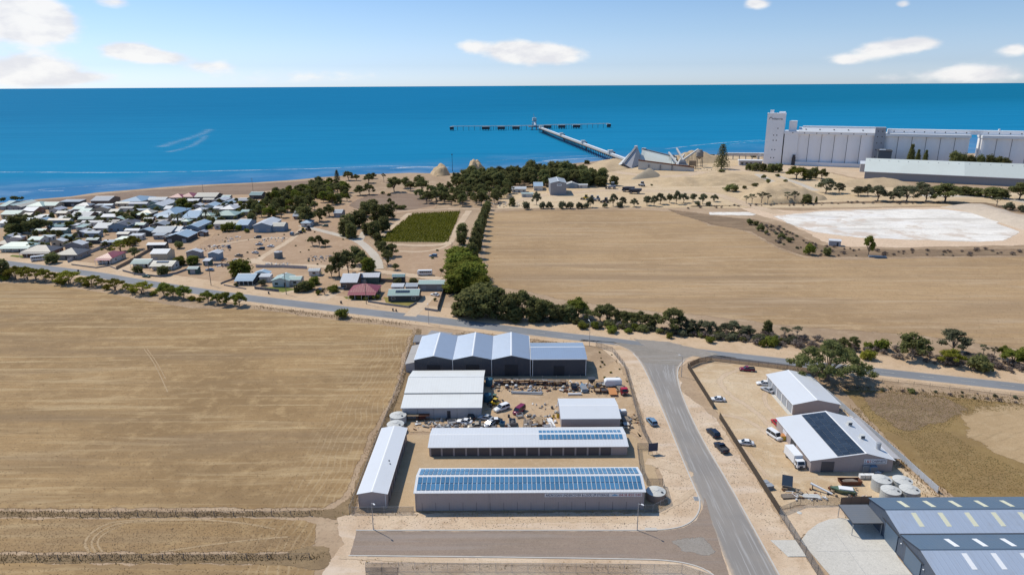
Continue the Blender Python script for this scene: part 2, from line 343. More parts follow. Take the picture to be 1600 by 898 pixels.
def sea_mat():
    t = NT('sea_water'); v = t.coord(); sep = t.n('ShaderNodeSeparateXYZ'); t.put(sep.inputs[0], v)
    y = sep.outputs[1]
    shelf = t.math('ADD', t.math('SUBTRACT', y, t.math('MULTIPLY', sep.outputs[0], .42)), t.math('MULTIPLY', t.math('SUBTRACT', t.noise(v, .004, 4), .5), 260.))
    deep = t.mix(t.step(sep.outputs[0], -900, 1500), (.004,.165,.345), (.003,.150,.285))
    mid = (.008,.205,.405)
    c = t.mix(t.step(shelf, 900, 3800), mid, deep)
    shallow = t.mix(t.step(t.noise(v, .012, 5, .65), .40, .62), (.040,.175,.37), (.11,.245,.43))
    c = t.mix(t.step(shelf, 1090, 880), c, shallow)
    for ro, sx, sy, am in ((rad(-8), .0012, .012, .30), (rad(-4), .004, .035, .25)):
        sn = t.noise(t.coord(scale=(sx, sy, 1), rot=ro), 1., 6, .62, .5)
        c = t.mix(t.math('MULTIPLY', t.step(sn, .5, .72), am), c, (.016,.235,.45))
        c = t.mix(t.math('MULTIPLY', t.step(sn, .5, .28), am), c, (.002,.120,.27))
    w1 = t.noise(t.coord(scale=(.10, .25, 1), rot=rad(20)), 1., 5, .65); w2 = t.noise(v, 1.1, 3, .6)
    fl = t.step(t.noise(t.coord(scale=(.08, .22, 1), rot=rad(8)), 1., 6, .7), .66, .74)
    c = t.mix(t.math('MULTIPLY', fl, .18), c, (.10,.36,.55))
    bp = t.bump(t.math('ADD', w1, t.math('MULTIPLY', w2, .3)), .55, .6)
    d = t.n('ShaderNodeBsdfDiffuse'); t.put(d.inputs[0], t.mix(1., c, (1., .92, .88), 'MULTIPLY')); t.put(d.inputs['Normal'], bp); g = t.n('ShaderNodeBsdfGlossy'); g.inputs['Roughness'].default_value = .3; t.put(g.inputs['Normal'], bp)
    ms = t.n('ShaderNodeMixShader'); ms.inputs[0].default_value = .025; t.put(ms.inputs[1], d.outputs[0]); t.put(ms.inputs[2], g.outputs[0]); t.put(t.out.inputs[0], ms.outputs[0]); return t.m
m_sea = sea_mat()
def foam_mat(nm='sea_foam', top=.62):
    t = NT(nm); v = t.coord(); a = t.n('ShaderNodeAttribute', attribute_name='edge').outputs['Fac']
    n = t.noise(t.coord(scale=(.03, .12, 1), rot=rad(-8)), 1., 6, .7); n2 = t.noise(v, .25, 4, .7)
    al = t.step(t.math('MULTIPLY', t.math('ADD', n, t.math('MULTIPLY', n2, .5)), t.math('ADD', t.math('MULTIPLY', a, .6), .45)), .60, .90, 0, top)
    t.bsdf((.55,.66,.76), .7, .2, 0., None, al); return t.m
m_foam = foam_mat(); m_faint = foam_mat('faint_sea_foam', .20)
def leaf_mat(name, c0, c1, c2, trans=.48):
    t = NT(name); v = t.coord(); oi = t.n('ShaderNodeObjectInfo')
    n = t.noise(v, .7, 4, .65); n2 = t.noise(v, 3.2, 3, .6)
    c0, c1, c2 = [tuple(x*1.22 for x in q) for q in (c0, c1, c2)]; c = t.mix(t.step(n, .36, .64), c0, c1); c = t.mix(t.math('MULTIPLY', t.step(n2, .45, .75), .7), c, c2)
    hs = t.n('ShaderNodeHueSaturation'); t.put(hs.inputs['Color'], c)
    t.put(hs.inputs['Hue'], t.math('ADD', .485, t.math('MULTIPLY', oi.outputs['Random'], .03)))
    t.put(hs.inputs['Value'], t.math('ADD', .72, t.math('MULTIPLY', oi.outputs['Random'], .55)))
    d = t.n('ShaderNodeBsdfDiffuse'); t.put(d.inputs[0], hs.outputs[0])
    tr = t.n('ShaderNodeBsdfTranslucent'); t.put(tr.inputs[0], hs.outputs[0])
    ms = t.n('ShaderNodeMixShader'); ms.inputs[0].default_value = trans
    t.put(ms.inputs[1], d.outputs[0]); t.put(ms.inputs[2], tr.outputs[0]); t.put(t.out.inputs[0], ms.outputs[0]); return t.m
lf_gum = leaf_mat('gum_leaves', (.150,.150,.058), (.108,.115,.046), (.21,.205,.085))
lf_dark = leaf_mat('dark_leaves', (.16,.16,.062), (.118,.125,.05), (.225,.215,.09))
lf_lime = leaf_mat('yellow_green_leaves', (.20,.185,.03), (.14,.14,.027), (.27,.24,.05))
lf_green = leaf_mat('bright_leaves', (.165,.175,.034), (.115,.138,.03), (.24,.235,.055))
lf_grey = leaf_mat('grey_green_leaves', (.145,.145,.085), (.108,.112,.068), (.19,.185,.115))
lf_dead = leaf_mat('dry_twigs', (.16,.128,.11), (.12,.095,.083), (.22,.175,.145), .1)
lf_vine = leaf_mat('vine_leaves', (.15,.155,.02), (.12,.13,.016), (.19,.19,.03))
lf_grass = leaf_mat('dry_grass_blades', (.36,.27,.13), (.27,.19,.09), (.46,.36,.19), .2)
m_bark = plain('bark', (.20,.155,.12), .9, .1); m_palebark = plain('pale_bark', (.33,.27,.21), .9, .1)
# sheet metal and other object materials
wt = paint('white_roof_sheet', (.60,.615,.64), .42, .4, .0, None, .05, .15)
wx = paint('white_sheet_ribs_x', (.60,.615,.64), .40, .4, .0, ('X', 1.3), .06, .15)
wy = paint('white_sheet_ribs_y', (.60,.615,.64), .40, .4, .0, ('Y', 1.3), .06, .15)
cream_x = paint('cream_sheet_ribs_x', (.68,.68,.655), .45, .4, 0., ('X', 1.3), .08, .2)
zinc_y = paint('grey_zinc_ribs_y', (.52,.56,.61), .47, .5, .8, ('Y', 1.3), .08, .2)
zinc_x = paint('grey_zinc_ribs_x', (.40,.47,.56), .34, .5, .5, ('X', 1.3), .08, .2)
wall_mauve = paint('mauve_wall_sheet', (.40,.345,.335), .6, .3, 0., ('X', 1.6), .15, .4)
wall_mauve_y = paint('mauve_wall_sheet_y', (.40,.345,.335), .6, .3, 0., ('Y', 1.6), .15, .4)
wall_grey = paint('grey_wall_sheet', (.44,.425,.43), .6, .3, 0., ('X', 1.6), .15, .4)
wall_dark = paint('dark_wall_sheet', (.050,.060,.078), .5, .35, 0., ('X', 1.4), .10, .4)
wall_pale = paint('pale_wall', (.50,.50,.49), .7, .3, 0., None, .2, .5)
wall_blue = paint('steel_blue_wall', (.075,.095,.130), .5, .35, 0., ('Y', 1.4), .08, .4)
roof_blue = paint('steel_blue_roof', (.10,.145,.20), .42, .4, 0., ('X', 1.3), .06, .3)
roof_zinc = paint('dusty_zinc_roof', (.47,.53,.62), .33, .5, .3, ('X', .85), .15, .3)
door_dark = paint('dark_roller_door', (.105,.10,.108), .5, .35, 0., ('Z', 5.), .1, .6)
door_grey = paint('grey_roller_door', (.33,.35,.38), .5, .35, 0., ('Z', 5.), .1, .6)
trim_w = plain('white_trim', (.78,.78,.78), .5, .4); trim_d = plain('dark_trim', (.05,.055,.065), .5, .4)
trim_m = plain('mauve_trim', (.40,.37,.37), .6, .3); glazing_y = plain('fibreglass_skylight', (.66,.64,.47), .4, .4)
def solar_mat(name, a, b):
    t = NT(name); v = t.coord(); oi = t.n('ShaderNodeObjectInfo')
    n = t.noise(v, .25, 3)
    c = t.mix(n, a, b); c = t.mix(t.math('MULTIPLY', oi.outputs['Random'], .45), c, tuple(x*1.6+.01 for x in b))
    sep = t.n('ShaderNodeSeparateXYZ'); t.put(sep.inputs[0], v)
    t.bsdf(c, .17, .5, 0.); return t.m
m_solar = solar_mat('sky_tinted_solar_cell', (.045,.135,.245), (.065,.17,.29)); m_solar_d = solar_mat('dark_solar_cell', (.018,.026,.040), (.028,.040,.058))  # first one lightened: the sky's reflection is put into the cell blue
steel = plain('galvanised_steel', (.42,.43,.44), .45, .5, .4); darksteel = plain('dark_steel', (.06,.06,.065), .6, .3)
rust = plain('rusty_steel', (.17,.075,.045), .85, .2); timber = plain('weathered_timber', (.36,.26,.165), .85, .2); timber_g = plain('grey_timber', (.23,.19,.155), .9, .2)
orange_t = plain('orange_timber', (.50,.22,.085), .8, .2); tyre = plain('tyre_rubber', (.022,.022,.023), .85, .2); rimm = plain('wheel_rim', (.45,.45,.46), .4, .5, .6)
glass = plain('vehicle_glass', (.018,.024,.030), .12, .6); wglass = plain('window_glass', (.035,.050,.065), .15, .6)
lampm = plain('headlight_glass', (.70,.70,.68), .2, .6); redl = plain('tail_light', (.35,.02,.02), .3, .5)
tank_m = plain('pale_tank_plastic', (.56,.555,.525), .6, .3); tank_g = paint('corrugated_tank', (.48,.49,.47), .5, .4, .2, ('Z', 3.), .2, .5)
conc = paint('silo_concrete', (.86,.85,.85), .85, .2, 0., None, .12, .06, (.40,.33,.28)); conc_d = plain('dark_concrete', (.23,.24,.26), .85, .2)
cream_roof = paint('silo_shed_roof', (.60,.635,.59), .5, .35, 0., None, .08, .05); cream_roof2 = paint('silo_shed_roof_dull', (.51,.545,.51), .5, .35, 0., None, .08, .05)
car_cols = {k: plain('car_paint_'+k, c, .25, .6) for k, c in dict(white=(.80,.80,.80), navy=(.012,.018,.035), red=(.45,.012,.03), maroon=(.20,.012,.05), blue=(.16,.26,.38), silver=(.45,.46,.48), black=(.02,.02,.022), green=(.10,.16,.10), yellow=(.62,.42,.03), beige=(.42,.36,.27)).items()}
def mesh_mat(name, col, dens, sc=6.):
    """woven wire or shade cloth: mostly holes"""
    t = NT(name); v = t.coord(); sep = t.n('ShaderNodeSeparateXYZ'); t.put(sep.inputs[0], v)
    a = t.math('PINGPONG', t.math('MULTIPLY', t.math('ADD', sep.outputs[0], sep.outputs[2]), sc), .5)
    b = t.math('PINGPONG', t.math('MULTIPLY', t.math('SUBTRACT', sep.outputs[0], sep.outputs[2]), sc), .5)
    al = t.math('MAXIMUM', t.math('GREATER_THAN', a, .5-dens*.5), t.math('GREATER_THAN', b, .5-dens*.5))
    t.bsdf(col, .7, .3, .2, None, al); return t.m
m_strand = mesh_mat('wire_strands', (.20,.20,.20), .05, 2.5)
m_wire = mesh_mat('chain_wire', (.20,.20,.21), .13); m_shade = mesh_mat('shade_cloth', (.085,.068,.052), .62, 3.)

# ------------------------------------------------------------------ ground, sea, roads
def densify(pts, step, jit=0., seed=1, closed=True):
    rr = random.Random(seed); out = []; n = len(pts)
    for i in range(n if closed else n-1):
        a, b = pts[i], pts[(i+1) % n]; d = math.dist(a, b); k = max(1, min(60, int(d/step)))
        for j in range(k):
            f = j/k; x, y = a[0]+(b[0]-a[0])*f, a[1]+(b[1]-a[1])*f
            if j: x += rr.uniform(-jit, jit); y += rr.uniform(-jit, jit)
            out.append((x, y))
    if not closed: out.append(pts[-1])
    return out
def area2(p): return sum(p[i][0]*p[(i+1) % len(p)][1]-p[(i+1) % len(p)][0]*p[i][1] for i in range(len(p)))
def inset(p, w):
    n = len(p); out = []
    for i in range(n):
        a, b, c = Vector(p[i-1]), Vector(p[i]), Vector(p[(i+1) % n])
        e, g = (b-a), (c-b)
        if e.length < 1e-6 or g.length < 1e-6: out.append(tuple(b)); continue
        e.normalize(); g.normalize(); m = Vector((-e.y-g.y, e.x+g.x))
        if m.length < 1e-4: out.append(tuple(b)); continue
        m.normalize(); k = max(.45, m.dot(Vector((-e.y, e.x)))); out.append(tuple(b+m*(w/k)))
    return out
LAY = []
def lay(poly, gap=.009):
    """height of a new sheet: just above every sheet it overlaps"""
    p = poly[::max(1, len(poly)//40)]; xs = [a[0] for a in p]; ys = [a[1] for a in p]; bb = (min(xs), max(xs), min(ys), max(ys))
    def inside(a, q):
        r = False
        for i in range(len(q)):
            c, e = q[i-1], q[i]
            if (c[1] > a[1]) != (e[1] > a[1]) and a[0] < (e[0]-c[0])*(a[1]-c[1])/(e[1]-c[1])+c[0]: r = not r
        return r
    z = -.05
    for b2, q, z2 in LAY:
        if z2 < z or bb[0] > b2[1] or bb[1] < b2[0] or bb[2] > b2[3] or bb[3] < b2[2]: continue
        if any(inside(a, q) for a in p) or any(inside(a, p) for a in q): z = z2
    z = 0. if z < 0 else z+gap; LAY.append((bb, p, z)); return z
def patch(name, mat, pts, z, soft=1.5, step=None, jit=0., seed=1, kind='structure'):
    """a sheet of ground; attribute edge runs 0..1 over the soft margin so its border can be ragged"""
    if area2(pts) < 0: pts = pts[::-1]
    if z is None: z = lay(densify(pts, 12))
    step = step or max(2.5, soft*2); p = densify(pts, step, jit or soft*.3, seed); q = inset(p, soft); n = len(p)
    V = [(x, y, z) for x, y in p]+[(x, y, z) for x, y in q]
    F = [(i, (i+1) % n, n+(i+1) % n, n+i) for i in range(n)]
    tris = geometry.tessellate_polygon([[Vector((x, y, 0)) for x, y in q]])
    F += [tuple(n+i for i in t) for t in tris]
    me = bpy.data.meshes.new(name); me.from_pydata(V, [], F); me.materials.append(mat)
    at = me.attributes.new('edge', 'FLOAT', 'POINT'); at.data.foreach_set('value', [0.]*n+[1.]*n)
    me.update(); o = bpy.data.objects.new(name, me); COL.objects.link(o); o['kind'] = kind; return o
def strip(name, mat, left, right, z, kind='structure', edge=None):
    n = len(left); V = []; F = []; UV = []; s = 0.
    if z is None: z = lay(list(left)+list(right)[::-1])
    for i in range(n):
        if i: s += (math.dist(left[i], left[i-1])+math.dist(right[i], right[i-1]))/2
        V += [(*left[i], z), (*right[i], z)]; UV += [(0, s), (1, s)]
    for i in range(n-1): F.append((2*i, 2*i+1, 2*i+3, 2*i+2))
    me = bpy.data.meshes.new(name); me.from_pydata(V, [], F); me.materials.append(mat)
    uv = me.uv_layers.new(name='UVMap')
    for l in me.loops: uv.data[l.index].uv = UV[l.vertex_index]
    if edge is not None: me.attributes.new('edge', 'FLOAT', 'POINT').data.foreach_set('value', [edge]*len(V))
    me.update(); o = bpy.data.objects.new(name, me); COL.objects.link(o); o['kind'] = kind; return o
def smooth_line(p, it=2):
    for _ in range(it):
        q = [p[0]]
        for a, b in zip(p, p[1:]):
            q += [(a[0]*.75+b[0]*.25, a[1]*.75+b[1]*.25), (a[0]*.25+b[0]*.75, a[1]*.25+b[1]*.75)]
        p = q+[p[-1]]
    return p
def offset_line(p, w):
    out = []
    for i in range(len(p)):
        a, b = p[max(0, i-1)], p[min(len(p)-1, i+1)]; d = Vector((b[0]-a[0], b[1]-a[1])).normalized()
        out.append((p[i][0]-d.y*w, p[i][1]+d.x*w))
    return out
def ribbon(name, mat, line, w, z, soft=None, kind='structure', seed=1):
    """a soft-edged path along a line, each border with its own ragged margin"""
    p = smooth_line(line); s = soft or w*.3
    if z is None: z = lay(offset_line(p, w/2)+offset_line(p, -w/2)[::-1])
    V = []; F = []; E = []
    for i, q in enumerate(zip(offset_line(p, w/2), offset_line(p, w/2-s), offset_line(p, -w/2+s), offset_line(p, -w/2))):
        V += [(*c, z) for c in q]; E += [0., 1., 1., 0.]
        if i:
            b = 4*i
            for k in range(3): F.append((b-4+k, b+k, b+k+1, b-3+k))
    me = bpy.data.meshes.new(name); me.from_pydata(V, [], F); me.materials.append(mat)
    me.attributes.new('edge', 'FLOAT', 'POINT').data.foreach_set('value', E); me.update()
    o = bpy.data.objects.new(name, me); COL.objects.link(o); o['kind'] = kind; return o
def heap(name, mat, pts, h, z=0., seed=3, rough=.22, kind='structure', res=18, label=None, cat='mound', steep=1.0, share=False):
    """spoil heap or bank: a height field inside an outline"""
    if area2(pts) < 0: pts = pts[::-1]
    xs = [p[0] for p in pts]; ys = [p[1] for p in pts]; x0, x1, y0, y1 = min(xs), max(xs), min(ys), max(ys)
    nx = res; ny = res; from mathutils import noise
    def dist(x, y):
        ins = False; dm = 1e9; n = len(pts)
        for i in range(n):
            a, b = pts[i], pts[(i+1) % n]
            if (a[1] > y) != (b[1] > y) and x < (b[0]-a[0])*(y-a[1])/(b[1]-a[1])+a[0]: ins = not ins
            vx, vy = b[0]-a[0], b[1]-a[1]; t = max(0, min(1, ((x-a[0])*vx+(y-a[1])*vy)/(vx*vx+vy*vy+1e-9)))
            dm = min(dm, math.hypot(x-a[0]-vx*t, y-a[1]-vy*t))
        return dm if ins else -dm
    D = [[dist(x0+(x1-x0)*i/nx, y0+(y1-y0)*j/ny) for i in range(nx+1)] for j in range(ny+1)]
    mxd = max(max(r) for r in D); V = []; F = []
    for j in range(ny+1):
        for i in range(nx+1):
            x, y = x0+(x1-x0)*i/nx, y0+(y1-y0)*j/ny; d = D[j][i]/mxd
            k = max(-.4, min(1, d*steep)); nz = noise.fractal(Vector((x*.09+seed, y*.09, seed)), 1., 2., 4)
            V.append((x, y, z+h*(k if k < 0 else k**.8)+(h*rough*nz if k > 0 else 0)-.05))
    for j in range(ny):
        for i in range(nx):
            a = j*(nx+1)+i
            if max(D[j][i], D[j][i+1], D[j+1][i], D[j+1][i+1]) > -mxd*.15: F.append((a, a+1, a+nx+2, a+nx+1))
    me = bpy.data.meshes.new(name); me.from_pydata(V, [], F); me.materials.append(mat)
    me.polygons.foreach_set('use_smooth', [True]*len(F)); me.update()
    o = bpy.data.objects.new(name, me); COL.objects.link(o)
    if label: tag(o, label, cat, share=share)
    else: o['kind'] = kind
    return o
COAST = [(-433.02,575.33),(-413.58,595.02),(-394.04,608.67),(-384.24,631.09),(-362.86,646.38),(-336.3,666.59),(-299.57,683.08),(-259.31,695.48),(-225.85,713.67),(-204.49,733.4),(-167.78,753.57),(-113.71,768.26),(-77.22,760.81),(-42.32,770.83),(0.78,805.74),(55.19,836.47),(106.64,877.5),(140.8,915.49),(210.98,945.92),(267.49,960.74),(336.6,930),(554.66,935.07)]
land = [(-2200,-160),(2600,-160),(2600,1250)]+[(1500,1150)]+COAST[::-1]+[(-900,430),(-2200,-50)]
lm = densify(land, 18, 2.5, 5)
o = patch('ground', m_ground, land, -.05, soft=.5, step=25, jit=2.)
b = MB(); n = len(lm); ll = lm if area2(lm) > 0 else lm[::-1]; lo = inset(ll, -9.)
for i in range(n):
    j = (i+1) % n; b.face([(*ll[i], -.05), (*lo[i], -13.), (*lo[j], -13.), (*ll[j], -.05)])
b.build('coast_bank', m_scrubland)['kind'] = 'structure'
b = MB(); RS = 130000
b.face([(-RS, -20000, -9), (RS, -20000, -9), (RS, RS, -9), (-RS, RS, -9)]); b.build('sea', m_sea)['kind'] = 'structure'
for k, (ln, w) in enumerate([
    ([(-673.94,874.42),(-598.46,870.93),(-519.62,860.71),(-432.78,863.28),(-325.8,878.45),(-231.93,894.97),(-170.12,921.37),(-98.98,895.69)],20), ([(-624.87,1236.83),(-651.14,1353.23),(-674.05,1473.81),(-715.91,1641.09),(-760.16,1767.13)],71), ([(-562.66,1136.11),(-565.86,1207.36),(-603.67,1349.87),(-668.73,1530.87)],50), ([(-155.28,884.2),(-124.1,896.91),(-89.23,881.03)],50), ([(-508.08,695.4),(-487.29,703.38),(-463.14,706.92)],9),
    ([(27.18,942.53),(92.67,989.52),(152.49,1022.74)],14), ([(-34.69,962.06),(-8.11,986.18),(57.63,1018.66),(126.55,1043.46)],8), ([(-36.49,1014.61),(-30.85,1014.3),(-21.45,1013.78)],9), ([(254.39,1143.32),(311.35,1201.64),(385.68,1265.26),(474.58,1319.36)],18), ([(384.44,1223.33),(452.41,1290.1),(521.76,1315.91)],10),
    ([(-148.14,890.92),(-117.55,911.25),(-82.26,894.88)],30), ([(45.76,966.18),(64.71,982.27),(122.1,1005.86)],28), ([(886.39,1666.21),(988.35,1583.8),(1121.49,1526.99)],12), ([(-493.4,712.59),(-471,730.34),(-421.64,752.95)],8)]):
    ribbon('foam_streak', m_faint if w >= 46 else m_foam, ln, w, -8.9+.01*k, soft=w*.48, kind='stuff')
# broad land cover, each sheet a little above the one below
Z = iter([None]*200)
patch('foreshore', m_fore, [(-434.81,535.5),(-430.62,571.98),(-390.59,603.09),(-358.39,638.07),(-295.68,673.84),(-216.14,703.35),(-194.82,727.71),(-185.89,683.07),(-215.69,640.75),(-230.09,613.84),(-286.98,612.18),(-344.84,582.29),(-378.67,542.41)], next(Z), 4)
patch('beach', m_beach, [(-237.23,625.59),(-213.57,653.16),(-194.9,697.61),(-186.73,717.06),(-181.73,697.06),(-198.69,644.21),(-212.58,613.2)], next(Z), 3)
patch('town_ground', m_town, [(-454.13,522.13),(-384.76,551.59),(-346.8,585.75),(-231.46,617.68),(-164.15,626.77),(-118.93,525.44),(-82.17,379.34),(-65.63,337.82),(-34.86,325.27),(-27.54,278.24),(-43.46,274.25),(-119.65,305.29),(-195.81,335.67),(-288.33,373.64),(-347.96,393.48)], next(Z), 3)
patch('bare_lot', m_lot, [(-184.17,488.15),(-152.38,487.21),(-126.09,474.57),(-76.42,398.38),(-71.13,353.35),(-108.95,351.52),(-161.65,355.34),(-183.8,369.8),(-194.8,415.21),(-197.26,450.15)], next(Z), 4)
patch('bare_paddock', m_lot, [(-133.96,525.92),(-142.07,606.89),(-116.79,624.99),(-80.95,619.76),(-58.68,559.36),(-59.7,529.22),(-86.76,510.72),(-103.52,485.77)], next(Z), 4)
patch('brown_paddock', m_fore, [(-134.44,549.42),(-132.13,614.01),(-92.65,620.19),(-71.81,600.66),(-59.52,546.93),(-79.4,527),(-106.23,511.32)], next(Z), 5)
patch('dry_lot', m_lot, [(-81.22,403.58),(-42.55,404.33),(-34.54,411.14),(-33.86,349.88),(-35.08,327.6),(-66.07,340.31)], next(Z), 4)
patch('quarry_ground', m_quarry, [(-14.7,530.64),(-11.04,613.32),(37.17,651.84),(67.54,681.98),(87.14,808.02),(115.69,884.72),(139.57,907.32),(208.15,932.93),(272.48,946.86),(330.72,913.3),(346.37,808.4),(351.74,670.24),(448.91,596.23),(506.65,559.26),(450.27,494.04),(374.79,535.5),(249.89,527.82),(150.17,528.18),(101.04,532.69),(40.77,534.66)], next(Z), 5)
patch('silo_apron', m_track, [(246.28,800.27),(314.25,866.53),(406.09,792.48),(402.29,717.32),(353.18,698.95),(348.76,747.05),(305.28,760.59),(242.43,763.52)], next(Z), 4)
patch('stubble_field', m_field_c, [(-20.61,514.04),(0.34,527.29),(100,526.93),(122.83,517.74),(135.41,490.95),(136.74,462.44),(152.8,457.54),(157.25,432.39),(158.07,395.94),(164.65,370.55),(187.34,365.63),(213.33,367.94),(286.38,370.68),(359.12,371.97),(214.34,211.17),(185.03,230.04),(168.15,239.97),(148,247.16),(111.91,255.74),(80.26,270.43),(54.79,277.65),(28.39,288.89),(8.95,304.86),(-10.83,316.92),(-15.19,349.47),(-18.36,410.73)], next(Z), 3.5)
patch('scrub_strip', m_scrubland, [(120.41,529.15),(140.84,511.68),(163.1,490.11),(175.23,484.78),(185.15,456.62),(186.2,403.78),(198.98,389.96),(299.68,389.13),(371.51,385.74),(357.79,370.5),(286.38,370.68),(214.12,369.4),(165.27,372.03),(156.8,397.65),(155.82,440.48),(137.37,464.68),(123.92,501.55)], next(Z), 3.5)
patch('scrub_strip', m_scrubland, [(137.44,537.4),(194.69,541.51),(257.87,545.52),(320.22,546.51),(356.84,539.12),(378.76,498.87),(416.04,454.44),(443.83,486.58),(394.16,520.25),(384.85,550.58),(318.58,562.55),(224.68,552.89)], next(Z), 3)
patch('salt_pan', m_salt, [(176.71,533.14),(220.7,517.39),(247.97,523.57),(331.63,530.98),(372.84,532.58),(371.5,488.8),(401.67,437.82),(361.12,390.91),(304.39,395.66),(225.77,390.95),(193.81,395.05),(189.23,410.79),(190.73,465.41),(180.38,499.8)], next(Z), 4)
patch('salt_crust', m_saltw, [(187.43,497),(241.24,519.54),(298.17,524.8),(333.82,522.21),(349.24,497.18),(332.36,435.64),(302.78,406.98),(272.85,405.97),(244.59,411.17),(216.54,418.33),(195.72,437.35),(189.85,465.43)], next(Z), 6)
patch('white_pond', m_saltw, [(148.8,514.16),(180.11,513.16),(183.16,502.34),(178.57,497.27),(146.55,500.85)], next(Z), 2)
patch('west_field', m_field_w, [(-348.5,309.68),(-283.89,323.49),(-255.19,327.46),(-236.57,328.23),(-198.96,313.07),(-141.14,286.47),(-112.09,284.15),(-74.89,269.83),(-52.17,262.28),(-38.41,256.72),(-39.33,245.27),(-38.43,226.07),(-37.43,209.39),(-36.75,194.78),(-37.82,186.01),(-38.45,174.08),(-38.85,161.74),(-39.05,149.36),(-38.91,141.09),(-43.51,135.54),(-177.49,136.81)], next(Z), 2.)
patch('lower_field', m_field_w, [(-182.46,134.65),(-116.43,134.04),(-53.81,133.46),(-43.09,131.23),(-41.01,123.46),(-44.11,120.19),(-106.88,120.73),(-174.16,121.3)], next(Z), 1.6)
patch('front_field', m_field_w, [(-171.8,119.28),(-105.44,118.72),(-47.34,117.84),(-39.07,116.22),(-39.15,103.36),(-158.48,98.18)], next(Z), 1.5)
patch('dry_grass_margin', m_strip, [(-177.76,137.06),(-118.2,136.49),(-73.74,135.95),(-54.54,135.65),(-41.62,136.76),(-38.91,141.09),(-39.05,149.36),(-38.85,161.74),(-38.45,174.08),(-37.74,185.59),(-36.7,195.69),(-36.79,209.38),(-39.33,245.27),(-38,257.47),(-35.34,256.67),(-35.55,235.27),(-33.5,204.26),(-32.43,185.94),(-34.96,175.93),(-35.88,156.87),(-36.33,141.06),(-36.01,134.74),(-38.8,131.19),(-46.42,132.91),(-53.58,132.74),(-115.75,133.08),(-173.8,133.38)], next(Z), 1.2)
patch('dry_grass_margin', m_strip, [(-174.88,121.92),(-107.32,121.34),(-67.04,120.99),(-48.37,121.04),(-43.73,123.48),(-38.97,123.44),(-36.38,117.36),(-38.71,114.89),(-45.54,116.28),(-65.34,117.21),(-104.6,117.54),(-169.96,117.7)], next(Z), 1.2)
patch('sandy_verge', m_sand, [(-40.76,133.34),(-35.38,135.22),(29.63,134.85),(33.27,134.82),(36.12,150.04),(36.63,165.99),(37.6,193.82),(38.2,216.37),(30.84,237.48),(68.45,226.89),(57.64,216.09),(54.36,197.3),(60.01,178.7),(60.39,122.57),(60.83,112.78),(58.59,101.06),(-49.17,101.87),(-38.61,114.52),(-36.93,123.43)], next(Z), 1.6)
MAIN_N = smooth_line([(-357.71,405.3),(-289.4,375.14),(-237.55,355.67),(-210.67,344.65),(-196.47,336.9),(-147.87,315.28),(-124.17,305.38),(-79.69,289.01),(-49.51,278.2),(-21.33,268.1),(19.98,251.73),(36.83,246.49),(61.61,236.68),(71.19,232.7),(99.1,223.46),(122.4,216),(164.9,202.09),(211.18,186.31)])
MAIN_S = smooth_line([(-346.61,391.84),(-280.02,362.06),(-230.21,343.8),(-203.66,332.24),(-189.76,324.42),(-142.9,303.71),(-120.11,294.45),(-77.22,279.12),(-48.03,268.96),(-20.69,259.07),(19.43,244.34),(35.81,239.04),(59.83,229.14),(69.1,225.08),(96.5,216.93),(119.29,209.84),(160.61,196.14),(205.86,180.94)])
patch('road_verge', m_verge, offset_line(MAIN_N, 13)+MAIN_S[::-1], next(Z), 1.6, step=12)
patch('road_verge', m_verge, MAIN_N+offset_line(MAIN_S, -4.5)[::-1], next(Z), 1.6, step=12)
patch('storage_yard', m_yard, [(-36.2,134.6),(-36.2,168),(-36,171),(33,171),(37,160),(36,146),(36.4,136),(34,134.3)], next(Z), .8)
patch('work_yard', m_junkyard, [(-33.7,181.83),(-33.5,204.26),(-32.01,211.94),(26.76,212.19),(37.3,224.96),(38.2,203.3),(36.54,177.02),(35.59,166),(32.78,171.03),(-28.88,171.74)], next(Z), 1.2)
patch('east_yard', m_eyard, [(60.77,215.5),(69.09,221),(87.66,216.77),(94.88,212.84),(98.79,184.32),(98.06,154.82),(100.26,139.47),(82.53,135.58),(65.94,136.24),(59.78,134.32),(60.08,178.3),(60.28,184.8)], next(Z), .8)
patch('east_lot', m_sand, [(59.78,134.32),(67.82,137.22),(76.13,136.64),(74.1,130.16),(67.25,129.07),(60.87,123.41),(59.89,124.7)], next(Z), .8)
patch('east_pasture', m_field_e, [(104.27,199.49),(120.57,196.43),(138.23,192.52),(170.41,183.44),(202.77,160.74),(175.18,135.2),(132.46,136.6),(102.79,139.19),(101.14,148.79),(101.87,161.85),(102.44,180.18)], next(Z), 1.2)
patch('scrub_patch', m_scrubland, [(106.34,200.43),(121.33,197.84),(134.86,193.48),(138.44,183.83),(122.97,174.08),(110.44,167.97),(106.17,173.14),(104.46,184.25)], next(Z), 4.5, step=6)
patch('stubble_circle', m_field_e2, [(126.16,179.89),(134.91,187.27),(149.38,191.48),(164.91,188.63),(182.03,175.29),(150.76,140.55),(135.04,149.61),(126.6,151.17),(122.54,159.64),(122.24,170)], next(Z), 7)
patch('vineyard_ground', m_vinesoil, [(-84.74,416.01),(-74.98,513.04),(-39.24,522.9),(-39.04,413.04)], next(Z), 1.5)
